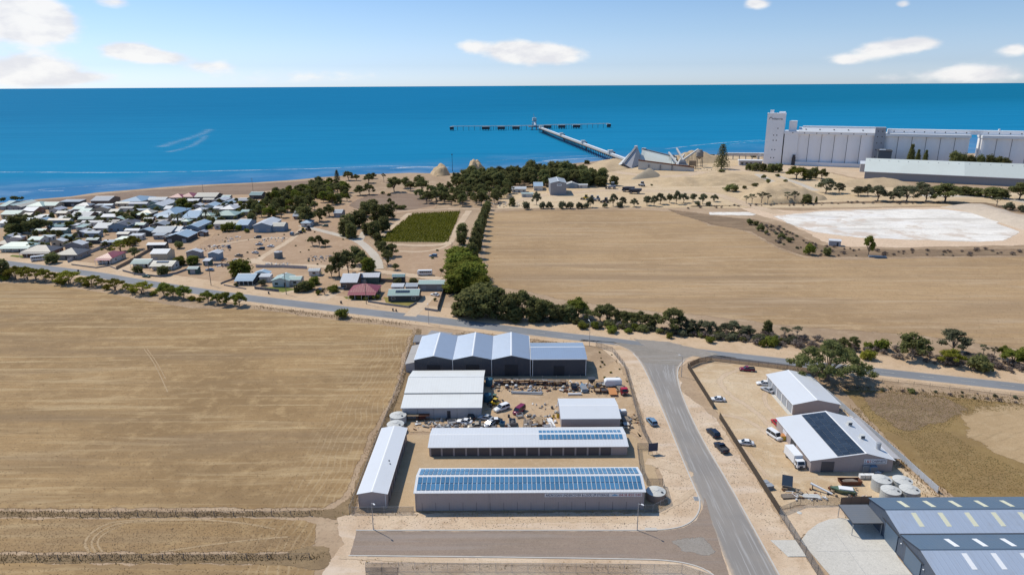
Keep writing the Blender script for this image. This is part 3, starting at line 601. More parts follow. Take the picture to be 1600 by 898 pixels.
# roads
strip('main_road', m_road, MAIN_N, MAIN_S, next(Z))
SL = smooth_line([(37.87,240),(43.15,232.81),(45.15,220.77),(45.17,199.79),(44.75,180.07),(44.17,161.82),(43.79,145.13),(43.27,119.44),(42.91,104.33)])
SR = smooth_line([(67.11,228.73),(60.89,224.02),(56.08,215.02),(53.68,202.11),(52.27,184.06),(51.87,165.13),(52.61,145.04),(52.61,115.08),(52.71,104.25)])
strip('side_road', m_side, SL, SR, next(Z))
patch('side_road_apron', m_side_flat, [(24.25,243.58),(37.87,240),(43.15,232.81),(45.37,220.77),(57.16,217.77),(60.89,224.02),(66.95,228.12),(81.14,223.73),(70.26,229.29),(56.53,235.15),(36.22,242.04)], next(Z), 1., step=2, jit=.2)
patch('cul_de_sac', m_cul_flat, [(-34.39,127.96),(-0.3,127.65),(27.55,127.4),(33.15,127.57),(37.32,128.66),(40.49,131.16),(43,135.22),(45.11,140.27),(43.27,119.44),(42.18,107.64),(40.28,111.5),(38.97,114.44),(35.94,116.56),(31.04,117.86),(25.88,118.2),(-0.31,119.02),(-34.07,119.8)], None, .4, step=3, jit=.1)
for q in ([(32.71,124.3),(36.84,125.56),(40.74,125.74),(42.24,122.32),(42.63,119.05),(38.79,118.48),(34.5,120.33)], [(45.25,245.31),(59.16,241.68),(75.82,228.6),(67.8,224.51),(49.22,233.98)]): patch('tar_patch', m_tar, q, next(Z), 1.5, step=2.5, jit=.12)
zl = .09
ML = [((a[0]+c[0])/2, (a[1]+c[1])/2) for a, c in zip(MAIN_N, MAIN_S)]
acc = 0.
for i in range(len(ML)-1):                            # broken centre line
    d = Vector((ML[i+1][0]-ML[i][0], ML[i+1][1]-ML[i][1])); Ld = d.length; d.normalize(); t = 0.
    while t < Ld:
        if acc % 12 < 1e-6 or acc >= 12:
            acc = 0.; p = Vector(ML[i])+d*t; e = p+d*4; nrm = Vector((-d.y, d.x))*.08
            if -60 < p.x < 175 and not (22 < p.x < 62): strip('road_marking', m_line, [tuple(p+nrm), tuple(e+nrm)], [tuple(p-nrm), tuple(e-nrm)], zl, edge=.8)
        t += 1.; acc += 1.
def kerb(line, w=.32, h=.13):
    p = line; q = offset_line(p, w); b = MB()
    for i in range(len(p)-1):
        a0, a1, c0, c1 = p[i], p[i+1], q[i], q[i+1]
        b.face([(*a0, h), (*a1, h), (*c1, h), (*c0, h)]); b.face([(*a0, 0), (*a1, 0), (*a1, h), (*a0, h)]); b.face([(*c1, 0), (*c0, 0), (*c0, h), (*c1, h)])
    b.build('kerb', m_kerb)['kind'] = 'structure'
kerb(smooth_line([(-34.39,127.96),(-0.3,127.65),(27.55,127.4),(33.15,127.57),(37.32,128.66),(40.49,131.16),(42.86,135.22),(43.85,139.5),(43.79,145.13),(44.17,161.82),(44.75,180.07),(45.17,199.79),(45.15,220.77),(43.78,229.69)]))
kerb(smooth_line([(60.61,222.86),(56.08,215.02),(53.68,202.11),(52.27,184.06),(51.87,165.13),(52.61,145.04),(52.61,115.08),(52.71,104.25)])[::-1])
kerb(smooth_line([(-34.09,119.9),(-0.31,119.11),(25.89,118.3),(31.06,117.96),(35.98,116.75),(39.23,114.44),(41.5,109.37)])[::-1])
# tractor wheel marks
for ln, w in (([(-88.5,121.18),(-91.34,123.9),(-92.29,127.59),(-90.73,130.97),(-87.2,132.34),(-72.27,132.68),(-60.18,131.16),(-52.27,128.79)],.5), ([(-87.16,121.17),(-89.97,123.89),(-90.76,127.35),(-89.04,130.5),(-85.51,131.86),(-72.06,132.2)],.45), ([(-85.93,121.36),(-88.99,124.3),(-89.36,127.34),(-86.9,130.48)],.4), ([(-73.84,121.26),(-64.16,123.66),(-55.23,125.29),(-48.62,126.1)],.5),
              ([(-136.71,236.81),(-126.93,224.42),(-117.38,210.49),(-109.92,199.45)],.35), ([(-135.52,236.79),(-124.98,223.22),(-115.37,209.42)],.3)):
    ribbon('tractor_track', m_white_lane, ln, w*1.6, next(Z), soft=w*.6)
# tracks, drives and lawns
ribbon('gravel_drive', m_gravelroad, [(-147.48,470.58),(-129.2,452.48),(-107.09,431.6),(-96.35,419.97),(-86.03,398.61),(-76.82,376.18),(-70.64,350.68)], 6.5, next(Z), 1.2)
ribbon('gravel_drive', m_gravelroad, [(-95.15,418.1),(-97.13,435.25),(-97.96,447.43)], 5, next(Z), 1.)
ribbon('lot_track', m_track, [(-144.29,475.09),(-139.49,422.94),(-141.97,388.55),(-142.12,363.15)], 6, next(Z), 2)
ribbon('lot_track', m_track, [(-183.02,406.11),(-164.02,429.25),(-143.32,428.7)], 5, next(Z), 2)
ribbon('lot_track', m_track, [(-147.62,373.35),(-132.32,360.15),(-96.6,356.61),(-70.34,345.47),(-35.31,329.95)], 9, next(Z), 3)
ribbon('vineyard_track', m_track, [(-88.96,524.48),(-54.96,531.94),(-33.98,534.17)], 4, next(Z), 1.2)
ribbon('vineyard_track', m_track, [(-32.96,525.52),(-35.57,483.76),(-38.13,425.94),(-38.97,407.72),(-54.23,404.62),(-73.53,408.59)], 7, next(Z), 2)
ribbon('vineyard_track', m_track, [(-77.81,515.83),(-82.47,462),(-84.11,423.37)], 6, next(Z), 2)
ribbon('vineyard_track', m_track, [(-69.56,391.62),(-52.16,387.99),(-41.89,397.53),(-37.3,411.21)], 4, next(Z), 1.5)
ribbon('quarry_track', m_track, [(34.12,596.82),(58.54,618.4),(95.47,632.88),(150.6,614.94),(182.7,606.12),(187.55,551.01),(201.09,504.42)], 16, next(Z), 5)
ribbon('quarry_track', m_gravelroad, [(266.11,739.6),(257.92,688.29),(259.67,643.06),(258.66,610.88)], 12, next(Z), 3)
ribbon('quarry_track', m_gravelroad, [(280.46,722.7),(280.25,664.06),(276.04,617.98)], 10, next(Z), 3)
ribbon('quarry_track', m_track, [(98.34,807.47),(136.65,729.06),(175.8,722.04),(214.35,764.83)], 22, next(Z), 6)
ribbon('quarry_track', m_track, [(-7.5,557.62),(16.9,583.28),(34.94,611.61)], 10, next(Z), 3)
ribbon('salt_pan_road', m_gravelroad, [(352.89,585.25),(385.19,584.08),(412.7,576.08),(421.95,530.95)], 14, next(Z), 3)
ribbon('field_track', m_track, [(-50.18,534.69),(-19.73,530.8),(10.48,535.65),(50.85,534.33)], 4, next(Z), 1.2)
ribbon('town_street', m_road, [(-381.19,465.98),(-331.48,471.29),(-295.91,479.47),(-247.63,485.18),(-227.73,479.85),(-189.63,500.8)], 6, next(Z), 1.)
ribbon('town_street', m_gravelroad, [(-221.19,426.94),(-228.57,451.01),(-238.63,477.82)], 6, next(Z), 1.)
for q, s in (([(-59.68,301.12),(-43.37,293.98),(-41.44,290.17),(-46.2,285.66),(-56.78,291.39)], m_lawn_dry), ([(-122.28,316.95),(-112.08,318.94),(-102.62,313.31),(-108.01,308.15),(-119.82,312.58)], m_lawn), ([(-255.51,524.17),(-248.73,526.75),(-258.19,544.43),(-262.54,541.6)], m_lawn), ([(-78.37,301.48),(-64.43,298.25),(-64.06,293.41),(-75.97,297.49)], m_lawn), ([(-66.05,325.91),(-56.94,324.58),(-60.86,332.86),(-65.19,331.75)], m_lawn_dry), ([(-239.08,494.72),(-230.04,487.08),(-229.57,494.43),(-237.76,502.26)], m_lawn_dry), ([(-105.98,341.16),(-98.32,337.28),(-98.66,344.8),(-103.75,347.48)], m_lawn), ([(-291.46,387.36),(-282.04,385.58),(-279.28,379.38),(-289.64,382.67)], m_lawn)):
    patch('lawn', s, q, next(Z), .6)
ribbon('driveway', m_track, [(-43.22,272.58),(-40.73,284.66),(-37.89,301.71)], 6, next(Z), .5)
ribbon('driveway', m_track, [(-208.76,348.45),(-207.38,360.44),(-208.87,374.76)], 5, next(Z), 1)
ribbon('driveway', m_track, [(-107.62,305.06),(-103.18,310.15),(-101.71,315.45)], 4, next(Z), 1)
ribbon('driveway', m_track, [(-86.93,294.79),(-83.36,309.76),(-80.8,318.31)], 8, next(Z), 2)
for ln, w in (([(78.56,215.8),(67.55,207.95),(67.02,195.73),(72.25,184.65),(73.91,162.16)],3.2), ([(61.39,181.48),(68.32,178.6),(71.78,165.6)],3.), ([(60.35,176.73),(61.17,162.3),(62.94,148.32)],2.6), ([(83.61,202.69),(76.42,191.07),(77.36,180.48)],2.4)): ribbon('tyre_track', m_track, ln, w, next(Z), soft=w*.45)
for ln, w in (([(34.4,156.12),(40.29,152.98),(44.03,148.51)],6), ([(33.11,134.09),(38.34,137.76),(43.38,142.94)],2.5), ([(-5.99,130.89),(13.99,131.41),(28.12,130.58)],2.2), ([(-35.94,119.32),(-13.35,117.55),(25.49,116.07)],2.)): ribbon('tyre_track', m_track, ln, w, next(Z), soft=w*.45)
# east concrete slab and crossover: real slabs
sl_p = [(60.95,123.62),(63.79,126.85),(67.16,129.53),(70.22,131.01),(72.85,131.45),(75.24,131.08),(81.2,131.02)]+[(78.6,118.),(78.6,100),(62.6,100),(62.6,112)]
sl_p = sl_p if area2(sl_p) > 0 else sl_p[::-1]
def slab(name, pts, h, bays, m=m_concrete):
    b = MB(); b.prism([(x, y, .0) for x, y in pts], (0, 0, h)); o = b.build(name, m); o['kind'] = 'structure'; return o
slab('concrete_slab', sl_p, .14, 1)
slab('concrete_crossover', [(54.6,123.9),(59.9,123.9),(60.1,118.6),(56.3,118.6)][::-1], .16, 1)
jb = MB()
for x0, y0, x1, y1 in ((69.5,100,69.5,126),(62.9,113,78.4,113),(62.9,120.2,78.4,120.2)):
    if x0 == x1: jb.box(x0-.02, x0+.02, y0, y1, .14, .146)
    else: jb.box(x0, x1, y0-.02, y0+.02, .14, .147)
jb.build('slab_joint', conc_d)['kind'] = 'structure'
# spoil heaps, banks
heap('quarry_mound', m_mound, [(87.83,814.54),(110.68,877.29),(137.19,891.4),(152.44,860.1),(138.21,799.1),(115.33,769.43),(96.09,758.64)], 5, seed=4, res=26)
heap('quarry_mound', m_mound, [(190.3,865.54),(216.01,907.22),(243.19,918.17),(263.47,908.72),(269.03,876.55),(245.34,844.42),(203.43,839.46)], 11, seed=9, res=26, steep=1.3)
heap('aggregate_heap', m_rubble, [(121.4,698.94),(139.47,708.14),(153.37,717.79),(159.33,733.44),(152.12,756.07),(139.6,745.32)], 8, seed=2, rough=.05, label='grey cone of crushed stone below the quarry hoppers')
heap('quarry_mound', m_mound, [(138.95,688.48),(172.2,706.74),(218.75,730.79),(252.33,729.3),(256.22,683.57),(231.38,648.44),(195.35,649.87),(153.11,651.55)], 6, seed=5, res=34, rough=.35)
heap('quarry_mound', m_mound, [(191.15,570.33),(213.33,612.58),(235.93,635.63),(250.46,626.91),(259.29,595.88),(265.21,567.73),(228.6,549.61),(202.97,550.48)], 9, seed=7, res=34, steep=1.8)
heap('grain_heap', m_mound, [(304.67,663.07),(329.27,675.81),(364.97,683.78),(387.97,673.37),(374.63,638.52),(346.1,635.46),(307.02,641.19)], 6, seed=8, rough=.1, res=28, label='long sandy heap in front of the pale green shed')
heap('salt_pan_bank', m_saltbank, [(335.56,530.85),(355.9,537.64),(376.76,538.45),(371.5,488.8),(382.16,455.41),(359.6,426.94),(336.07,439.63),(339.01,475.05),(343.75,510.7)], 3.5, seed=6, res=40, rough=.15, steep=1.6)
heap('shore_mound', m_mound, [(-90.04,761.39),(-82.58,778.64),(-71.14,772.17),(-66.53,743.5),(-81.39,733.33)], 8, seed=12, rough=.7, res=22, label='smaller pale sand heap at the water edge, left of the taller one', steep=1.5)
heap('shore_mound', m_mound, [(-53.06,759.71),(-46.26,776.95),(-34.19,782.41),(-27.55,758.55),(-36.85,731.38),(-48.47,731.89)], 12, seed=13, rough=.7, res=22, label='taller pale sand heap at the water edge behind the trees', steep=1.6)

# ------------------------------------------------------------------ builders
def gable(root, w, d, h, rh, axis, wallm, roofm, oh=.3, rp=.5, h2=None, z0=-.1, gut=trim_w, x0=None):
    """walls, roof with thickness and gutters; front wall at local y = 0; rp = where the ridge sits"""
    xa = -w/2 if x0 is None else x0; xb = xa+w; h2 = h if h2 is None else h2; b = MB(); r = MB(); g = MB(); T = .09
    if axis == 'x':                                   # ridge runs along x
        yr = d*rp
        b.prism([(xa,0,z0),(xa,d,z0),(xa,d,h2),(xa,yr,rh),(xa,0,h)], (w,0,0))
        s1 = (rh-h)/max(yr, .01); s2 = (rh-h2)/max(d-yr, .01)
        if yr > .01: r.prism([(xa-oh,-oh,h-oh*s1+.01),(xa-oh,yr,rh+.01),(xa-oh,yr,rh+T),(xa-oh,-oh,h-oh*s1+T)], (w+2*oh,0,0))
        if d-yr > .01: r.prism([(xa-oh,yr,rh+.012),(xa-oh,d+oh,h2-oh*s2+.012),(xa-oh,d+oh,h2-oh*s2+T),(xa-oh,yr,rh+T)], (w+2*oh,0,0))
        g.box(xa-oh,xb+oh,-oh-.14,-oh-.003,h-oh*s1-.08,h-oh*s1+.07); g.box(xa-oh,xb+oh,d+oh+.003,d+oh+.14,h2-oh*s2-.08,h2-oh*s2+.07)
        g.prism([(xa-oh-.02,yr-.25,rh-.25*s1+T+.004),(xa-oh-.02,yr+.25,rh-.25*s2+T+.004),(xa-oh-.02,yr,rh+T+.05)], (w+2*oh+.04,0,0))
    else:
        xr = xa+w*rp
        b.prism([(xa,0,z0),(xb,0,z0),(xb,0,h2),(xr,0,rh),(xa,0,h)][::-1], (0,d,0))
        s1 = (rh-h)/max(xr-xa, .01); s2 = (rh-h2)/max(xb-xr, .01)
        r.prism([(xa-oh,-oh,h-oh*s1+.01),(xr,-oh,rh+.01),(xr,-oh,rh+T),(xa-oh,-oh,h-oh*s1+T)][::-1], (0,d+2*oh,0))
        r.prism([(xr,-oh,rh+.012),(xb+oh,-oh,h2-oh*s2+.012),(xb+oh,-oh,h2-oh*s2+T),(xr,-oh,rh+T)][::-1], (0,d+2*oh,0))
        g.box(xa-oh-.14,xa-oh-.003,-oh,d+oh,h-oh*s1-.08,h-oh*s1+.07); g.box(xb+oh+.003,xb+oh+.14,-oh,d+oh,h2-oh*s2-.08,h2-oh*s2+.07)
        g.prism([(xr-.25,-oh-.02,rh-.25*s1+T+.004),(xr+.25,-oh-.02,rh-.25*s2+T+.004),(xr,-oh-.02,rh+T+.05)][::-1], (0,d+2*oh+.04,0))
    wo = b.build('wall', wallm, root); ro = r.build('roof', roofm, root); g.build('gutter', gut, root)
    return wo, ro
def hip(root, w, d, h, rh, wallm, roofm, oh=.5):
    b = MB(); b.box(-w/2, w/2, 0, d, -.1, h); b.build('wall', wallm, root)
    r = MB(); k = min(w, d)/2; T = .12
    e = [(-w/2-oh,-oh,h),(w/2+oh,-oh,h),(w/2+oh,d+oh,h),(-w/2-oh,d+oh,h)]
    if w >= d: a, c = (-w/2+k, d/2, rh), (w/2-k, d/2, rh); fs = [(e[0],e[1],c,a),(e[2],e[3],a,c),(e[1],e[2],c),(e[3],e[0],a)]
    else: a, c = (0, k, rh), (0, d-k, rh); fs = [(e[0],e[1],a),(e[1],e[2],c,a),(e[2],e[3],c),(e[3],e[0],a,c)]
    for f in fs: r.face(f)
    r.face([(x, y, h-T) for x, y, z in e][::-1])
    for i in range(4):
        p, q = e[i], e[(i+1) % 4]; r.face([(p[0],p[1],h-T),(q[0],q[1],h-T),q,p])
    return r.build('roof', roofm, root)
BOX = {}
def boxmesh(name, sx, sy, sz, mat, base=True):
    """shared box mesh centred in x and y, standing on z = 0"""
    k = (name, round(sx,3), round(sy,3), round(sz,3), mat.name)
    if k not in BOX:
        b = MB(); b.box(-sx/2, sx/2, -sy/2, sy/2, 0 if base else -sz/2, sz if base else sz/2); BOX[k] = b.build(name, mat, mesh_only=True)
    return BOX[k]
def bx(name, root, x0, x1, y0, y1, z0, z1, mat):
    b = MB(); b.box(x0, x1, y0, y1, z0, z1); return b.build(name, mat, root)
def window(root, x, z, w, h, y=0., side=None, m=wglass):
    """frame with a pane on the front wall (side None) or on a side wall (side -1 / 1, then x is the depth and y the wall position)"""
    f = part('window', boxmesh('window', w+.16, .09, h+.16, trim_w), root, (x, y-.03, z-.08))
    if side: f.location = (y+.03*side, x, z-.08); f.rotation_euler = (0, 0, rad(90)*side)
    part('pane', boxmesh('pane', w, .04, h, m), f, (0, -.04, .08)); return f
def solar_rows(root, x0, y, z, slope, n, rows, pw, pl, gapx=.12, gapy=.2, mat=m_solar, back=False, rise=.16):
    """rows of panels up a slope that rises towards +y (or falls, if back)"""
    me = boxmesh('solar_panel', pw-gapx, pl, .05, mat); a = slope
    for r in range(rows):
        s = (pl+gapy)*(r+.5)
        for i in range(n):
            dy = s*math.cos(a); dz = s*math.sin(a)*(-1 if back else 1)
            part('solar_panel', me, root, (x0+pw*(i+.5), y+dy, z+dz+rise), (-a if back else a, 0, 0))
# vehicles: front towards local +y
def wheelmesh():
    b = MB(); b.lathe([(.20,-.11),(.31,-.11),(.335,-.07),(.335,.07),(.31,.11),(.20,.11)], 14); t = b.build('wheel', tyre, mesh_only=True)
    b = MB(); b.lathe([(.02,-.09),(.205,-.09),(.205,.112),(.12,.118),(.02,.10)], 12); return t, b.build('rim', rimm, mesh_only=True)
WH = wheelmesh()
def wheel(root, x, y, r=.335, k=1.):
    o = part('wheel', WH[0], root, (x, y, r), (0, rad(90) if x > 0 else rad(-90), 0), (r/.335, r/.335, k*r/.335))
    part('rim', WH[1], o)
def ring(hw, y, z0, z1, c=.12):
    return [(-hw+c*.4,y,z0),(hw-c*.4,y,z0),(hw,y,z0+c*1.2),(hw,y,z1-c*1.6),(hw-c,y,z1),(-hw+c,y,z1),(-hw,y,z1-c*1.6),(-hw,y,z0+c*1.2)]
CARK = dict(  # length stations of the hull (y, half width, low, high), cabin base and roof (rear, front), roof height, glass base
    sedan=dict(h=[(-2.3,.74,.45,.86),(-2.15,.84,.32,.93),(-1.2,.90,.26,.96),(.6,.90,.26,.94),(1.7,.88,.28,.86),(2.2,.80,.32,.76),(2.35,.70,.42,.66)], cb=(-1.75,1.05), cr=(-.95,.15), z=(.92,1.42), wb=1.38),
    wagon=dict(h=[(-2.3,.78,.45,.95),(-2.2,.87,.33,1.0),(-1.2,.91,.28,1.02),(.7,.91,.28,1.0),(1.7,.89,.30,.94),(2.2,.82,.34,.84),(2.35,.72,.45,.72)], cb=(-2.24,1.1), cr=(-1.95,.3), z=(.98,1.62), wb=1.40),
    van=dict(h=[(-2.45,.85,.45,1.05),(-2.38,.93,.34,1.1),(-1.2,.96,.30,1.12),(.9,.96,.30,1.12),(1.9,.94,.32,1.08),(2.3,.88,.36,.95),(2.42,.78,.48,.8)], cb=(-2.42,1.75), cr=(-2.32,1.0), z=(1.1,1.95), wb=1.5),
    ute=dict(h=[(-2.5,.82,.5,.95),(-2.42,.88,.40,1.0),(-1.2,.91,.34,1.02),(.7,.91,.34,1.02),(1.8,.89,.36,.96),(2.3,.82,.40,.86),(2.45,.72,.5,.74)], cb=(-.55,1.15), cr=(-.4,.45), z=(1.0,1.62), wb=1.5))
def car(name, label, cat, loc, rz, kind, col, group=None, s=1., roof=None, name_root=None):
    k = CARK[kind]; paintm = car_cols[col]; r = thing(name, label, cat, loc, rz, group); r.scale = (s, s, s)
    b = MB(); b.loft([ring(hw, y, a, z) for y, hw, a, z in k['h']]); b.build('body', paintm, r, True)
    (c0, c1), (r0, r1), (zb, zt) = k['cb'], k['cr'], k['z']; hw = k['h'][2][1]-.06; ht = hw-.16
    b = MB(); b.loft([[(-hw,c0,zb-.05),(hw,c0,zb-.05),(hw,c1,zb-.05),(-hw,c1,zb-.05)],[(-ht,r0,zt-.05),(ht,r0,zt-.05),(ht,r1,zt-.05),(-ht,r1,zt-.05)]]); b.build('window', glass, r)
    b = MB(); e = .05; b.loft([[(-ht-e,r0-e,zt-.06),(ht+e,r0-e,zt-.06),(ht+e,r1+e,zt-.06),(-ht-e,r1+e,zt-.06)],[(-ht,r0,zt+.02),(ht,r0,zt+.02),(ht,r1,zt+.02),(-ht,r1,zt+.02)]]); b.build('roof', car_cols[roof] if roof else paintm, r)
    b = MB()
    for sx in (-1, 1):
        for ya, yb in ((c0, r0), (c1, r1)): b.tube((sx*(hw+.01), ya, zb-.03), (sx*(ht+.02), yb, zt-.04), .05, .05, 5)
        ym = (r0+r1)/2+.05; b.tube((sx*(hw+.012), ym, zb-.03), (sx*(ht+.025), ym, zt-.04), .045, .045, 5)
    b.build('pillar', paintm, r)
    for y in (-k['wb'], k['wb']-.02):
        for sx in (-1, 1): wheel(r, sx*(k['h'][2][1]-.1), y, .335)
    yf, yr = k['h'][-1][0], k['h'][0][0]; zf = k['h'][-1][3]; zr = k['h'][0][3]
    for sx in (-1, 1):
        bx('headlight', r, sx*.55-.16, sx*.55+.16, yf-.12, yf+.012, zf-.12, zf+.02, lampm)
        bx('tail_light', r, sx*.6-.12, sx*.6+.12, yr-.012, yr+.10, zr-.16, zr, redl)
    bx('bumper', r, -.74, .74, yf-.10, yf+.06, .34, .50, paintm if kind != 'ute' else trim_d)
    if kind == 'ute':
        b = MB(); b.box(-.86, .86, -2.42, -.62, .98, 1.06)
        for q in ((-.86,-.82,-2.42,-.62),(.82,.86,-2.42,-.62),(-.86,.86,-2.42,-2.38),(-.86,.86,-.68,-.62)): b.box(*q, 1.06, 1.34)
        b.build('tray', darksteel, r)
    return r
def truck(name, label, loc, rz, cabcol='white', box=True, L=6.6, group=None, cat='truck', boxm=None):
    r = thing(name, label, cat, loc, rz, group); pm = car_cols[cabcol]
    bx('chassis', r, -.42, .42, -L/2, L/2-.5, .52, .74, darksteel)
    b = MB(); y0, y1 = L/2-1.75, L/2
    b.prism([(-1.0,y0,.55),(-1.0,y1,.55),(-1.0,y1+.02,1.35),(-1.0,y1-.42,2.25),(-1.0,y0,2.3)][::-1], (2.,0,0)); b.build('cab', pm, r)
    b = MB(); b.face([(-.86,y1+.02,1.42),(.86,y1+.02,1.42),(.80,y1-.36,2.16),(-.80,y1-.36,2.16)]); b.build('windscreen', glass, r)
    for sx in (-1, 1):
        bx('window', r, sx*1.0-.012, sx*1.0+.012, y0+.35, y1-.42, 1.4, 2.05, glass); bx('headlight', r, sx*.7-.18, sx*.7+.18, y1-.05, y1+.035, .72, .95, lampm)
        bx('mirror', r, sx*1.18-.09, sx*1.18+.09, y1-.35, y1-.27, 1.35, 1.85, trim_d)
    bx('bumper', r, -.98, .98, y1-.05, y1+.10, .42, .66, trim_d); bx('grille', r, -.45, .45, y1-.03, y1+.03, .72, 1.2, trim_d)
    if box: bx('cargo_box', r, -1.12, 1.12, -L/2-.1, y0-.15, .78, 3.05, boxm or trim_w); bx('tail_lift', r, -1.0, 1.0, -L/2-.75, -L/2-.13, .55, .68, steel)
    else:
        bx('tray', r, -1.1, 1.1, -L/2-.1, y0-.15, .78, .92, timber_g); bx('headboard', r, -1.1, 1.1, y0-.24, y0-.16, .92, 2.0, steel)
    for y in (-L/2+1.2, L/2-1.0):
        for sx in (-1, 1): wheel(r, sx*.88, y, .45, 1.4)
    return r
def bus(label, loc, rz, L=7.2):
    r = thing('minibus', label, 'bus', loc, rz); b = MB()
    b.loft([ring(1.0,-L/2,.55,2.7,.2),ring(1.08,-L/2+.2,.4,2.85,.2),ring(1.08,L/2-.5,.4,2.85,.2),ring(1.02,L/2-.1,.45,2.4,.2),ring(.95,L/2,.5,1.4,.2)]); b.build('body', trim_w, r)
    for i in range(6):
        for sx in (-1, 1): bx('window', r, sx*1.085-.012, sx*1.085+.012, -L/2+.5+i*1.0, -L/2+1.4+i*1.0, 1.55, 2.35, glass)
    bx('windscreen', r, -.85, .85, L/2-.16, L/2-.06, 1.5, 2.3, glass)
    for y in (-L/2+1.5, L/2-1.2):
        for sx in (-1, 1): wheel(r, sx*.95, y, .42, 1.3)
    for sx in (-1, 1): bx('headlight', r, sx*.7-.15, sx*.7+.15, L/2-.04, L/2+.02, .8, 1.0, lampm)
    return r
def water_tank(name, label, loc, rad_, h, mat, group=None, share=False, roofc=None):
    r = thing(name, label, 'water tank', loc, 0, group, share); b = MB(); n = 24
    pr = [(rad_, 0)]
    for i in range(1, 9): pr += [(rad_*(1.012 if i % 2 else 1.0), h*i/9)]
    b.lathe(pr+[(rad_, h)], n); b.build('tank_body', mat, r)
    b = MB(); b.lathe([(rad_*1.03, h), (rad_*1.03, h+.06), (rad_*.28, h+rad_*.2), (rad_*.26, h+rad_*.24), (.02, h+rad_*.25)], n); b.build('lid', roofc or tank_m, r)
    b = MB()
    for i in range(12):
        a = i*math.pi/6; b.tube((rad_*.28*math.cos(a), rad_*.28*math.sin(a), h+rad_*.205), (rad_*math.cos(a), rad_*math.sin(a), h+.075), .035, .035, 4)
    b.build('roof_rib', tank_m, r)
    b = MB(); b.lathe([(.28, 0), (.28, .14), (.02, .16)], 12); b.build('hatch', trim_d, r, loc=(rad_*.55, -rad_*.4, h+rad_*.1))
    return r
def fence(name, label, pts, h, panelm, bay=3., postm=darksteel, rails=1, closed_panel=False, cat='fence', group=None, thick=.02, pr=.04):
    r = thing(name, label, cat, (*pts[0], 0), 0, group); ox, oy = pts[0]
    pm = MB(); pm.tube((0,0,-.1), (0,0,h+.12), pr, pr, 6); pmesh = pm.build('post', postm, mesh_only=True)
    for k, (a, c) in enumerate(zip(pts, pts[1:])):
        d = math.dist(a, c); n = max(1, round(d/bay)); L = d/n; an = math.atan2(c[1]-a[1], c[0]-a[0])
        b = MB(); b.box(.03, L-.03, -thick, thick, .05, h); pan = b.build('panel', panelm, mesh_only=True)
        rm = None
        if rails:
            b = MB(); b.tube((0,0,h), (L,0,h), .025, .025, 5); rm = b.build('rail', postm, mesh_only=True)
        for i in range(n):
            p = (a[0]+(c[0]-a[0])*i/n-ox, a[1]+(c[1]-a[1])*i/n-oy, 0)
            part('post', pmesh, r, p); part('panel', pan, r, p, (0,0,an))
            if rm:
                part('rail', rm, r, p, (0,0,an))
                if rails > 1: part('rail', rm, r, (p[0],p[1],.12-h), (0,0,an))
    part('post', pmesh, r, (pts[-1][0]-ox, pts[-1][1]-oy, 0)); return r
def pole(name, label, cat, loc, h, kind='lamp', rz=0., mat=None, group=None, share=False):
    r = thing(name, label, cat, loc, rz, group, share); b = MB(); b.tube((0,0,-.2), (0,0,h), .11 if kind == 'lamp' else .17, .07 if kind == 'lamp' else .12, 8); b.build('shaft', mat or (steel if kind == 'lamp' else timber_g), r)
    if kind == 'lamp':
        b = MB(); b.tube((0,0,h-.05), (0,.9,h+.25), .045, .04, 6); b.build('arm', steel, r)
        b = MB(); b.loft([ring(.10,.75,h+.17,h+.32,.04),ring(.17,1.05,h+.18,h+.38,.05),ring(.12,1.45,h+.22,h+.34,.04)]); b.build('lamp_head', trim_w, r)
        b = MB(); b.lathe([(.22,0),(.22,.08),(.14,.1)], 10); b.build('base_plate', steel, r)
    else:
        b = MB(); b.box(-1.1,1.1,-.06,.06,h-.6,h-.45); b.build('crossarm', timber_g, r)
        for x in (-.95,-.4,.4,.95):
            b = MB(); b.lathe([(.05,h-.45),(.07,h-.36),(.03,h-.25)], 8, (x,0)); b.build('insulator', conc_d, r)
    return r
FONT = None
def text(body, size, mat, parent, loc, rot, ext=.01, name='lettering', width=None):
    c = bpy.data.curves.new(name, 'FONT'); c.body = body; c.size = size; c.extrude = ext; c.align_x = 'LEFT'; c.resolution_u = 2
    o = bpy.data.objects.new(name, c); COL.objects.link(o); bpy.context.view_layer.update()
    me = bpy.data.meshes.new_from_object(o); bpy.data.objects.remove(o); me.name = name
    me.materials.clear(); me.materials.append(mat)
    if width:
        xs = [v.co.x for v in me.vertices]; k = width/(max(xs)-min(xs)); m0 = min(xs)
        for v in me.vertices: v.co.x = (v.co.x-m0)*k
    return part(name, me, parent, loc, rot)

# ------------------------------------------------------------------ storage compound
navy_ink = plain('navy_lettering', (.02,.035,.10), .6); red_ink = plain('red_lettering', (.38,.035,.04), .6); sign_w = plain('sign_board', (.72,.74,.78), .5)
teal_ink = plain('teal_lettering', (.03,.14,.20), .6)
r = thing('storage_building', 'long mauve storage building with its whole roof covered in blue solar panels', 'storage building', (3.75,135.2,0))
gable(r, 52.1, 9.75, 4.85, 6.0, 'x', wall_mauve, wx, .25)
sl_ = math.atan2(1.15, 4.875)
solar_rows(r, -25.75, .35, 4.93, sl_, 49, 2, 1.05, 1.9, .17, .2)
solar_rows(r, -25.75, 5.2, 6.0, sl_, 49, 2, 1.05, 1.9, .17, .2, back=True, rise=.1)
for x in (-9.2, 25.9, -25.9): bx('downpipe', r, x-.06, x+.06, -.14, -.02, 0, 4.75, trim_m)
for i in range(17): bx('wall_joint', r, -24.5+3.1*i-.03, -24.5+3.1*i+.03, -.03, .0, 0, 2.1, trim_d)
s = bx('sign', r, 3.4, 25.5, -.08, -.02, 3.5, 4.45, sign_w)
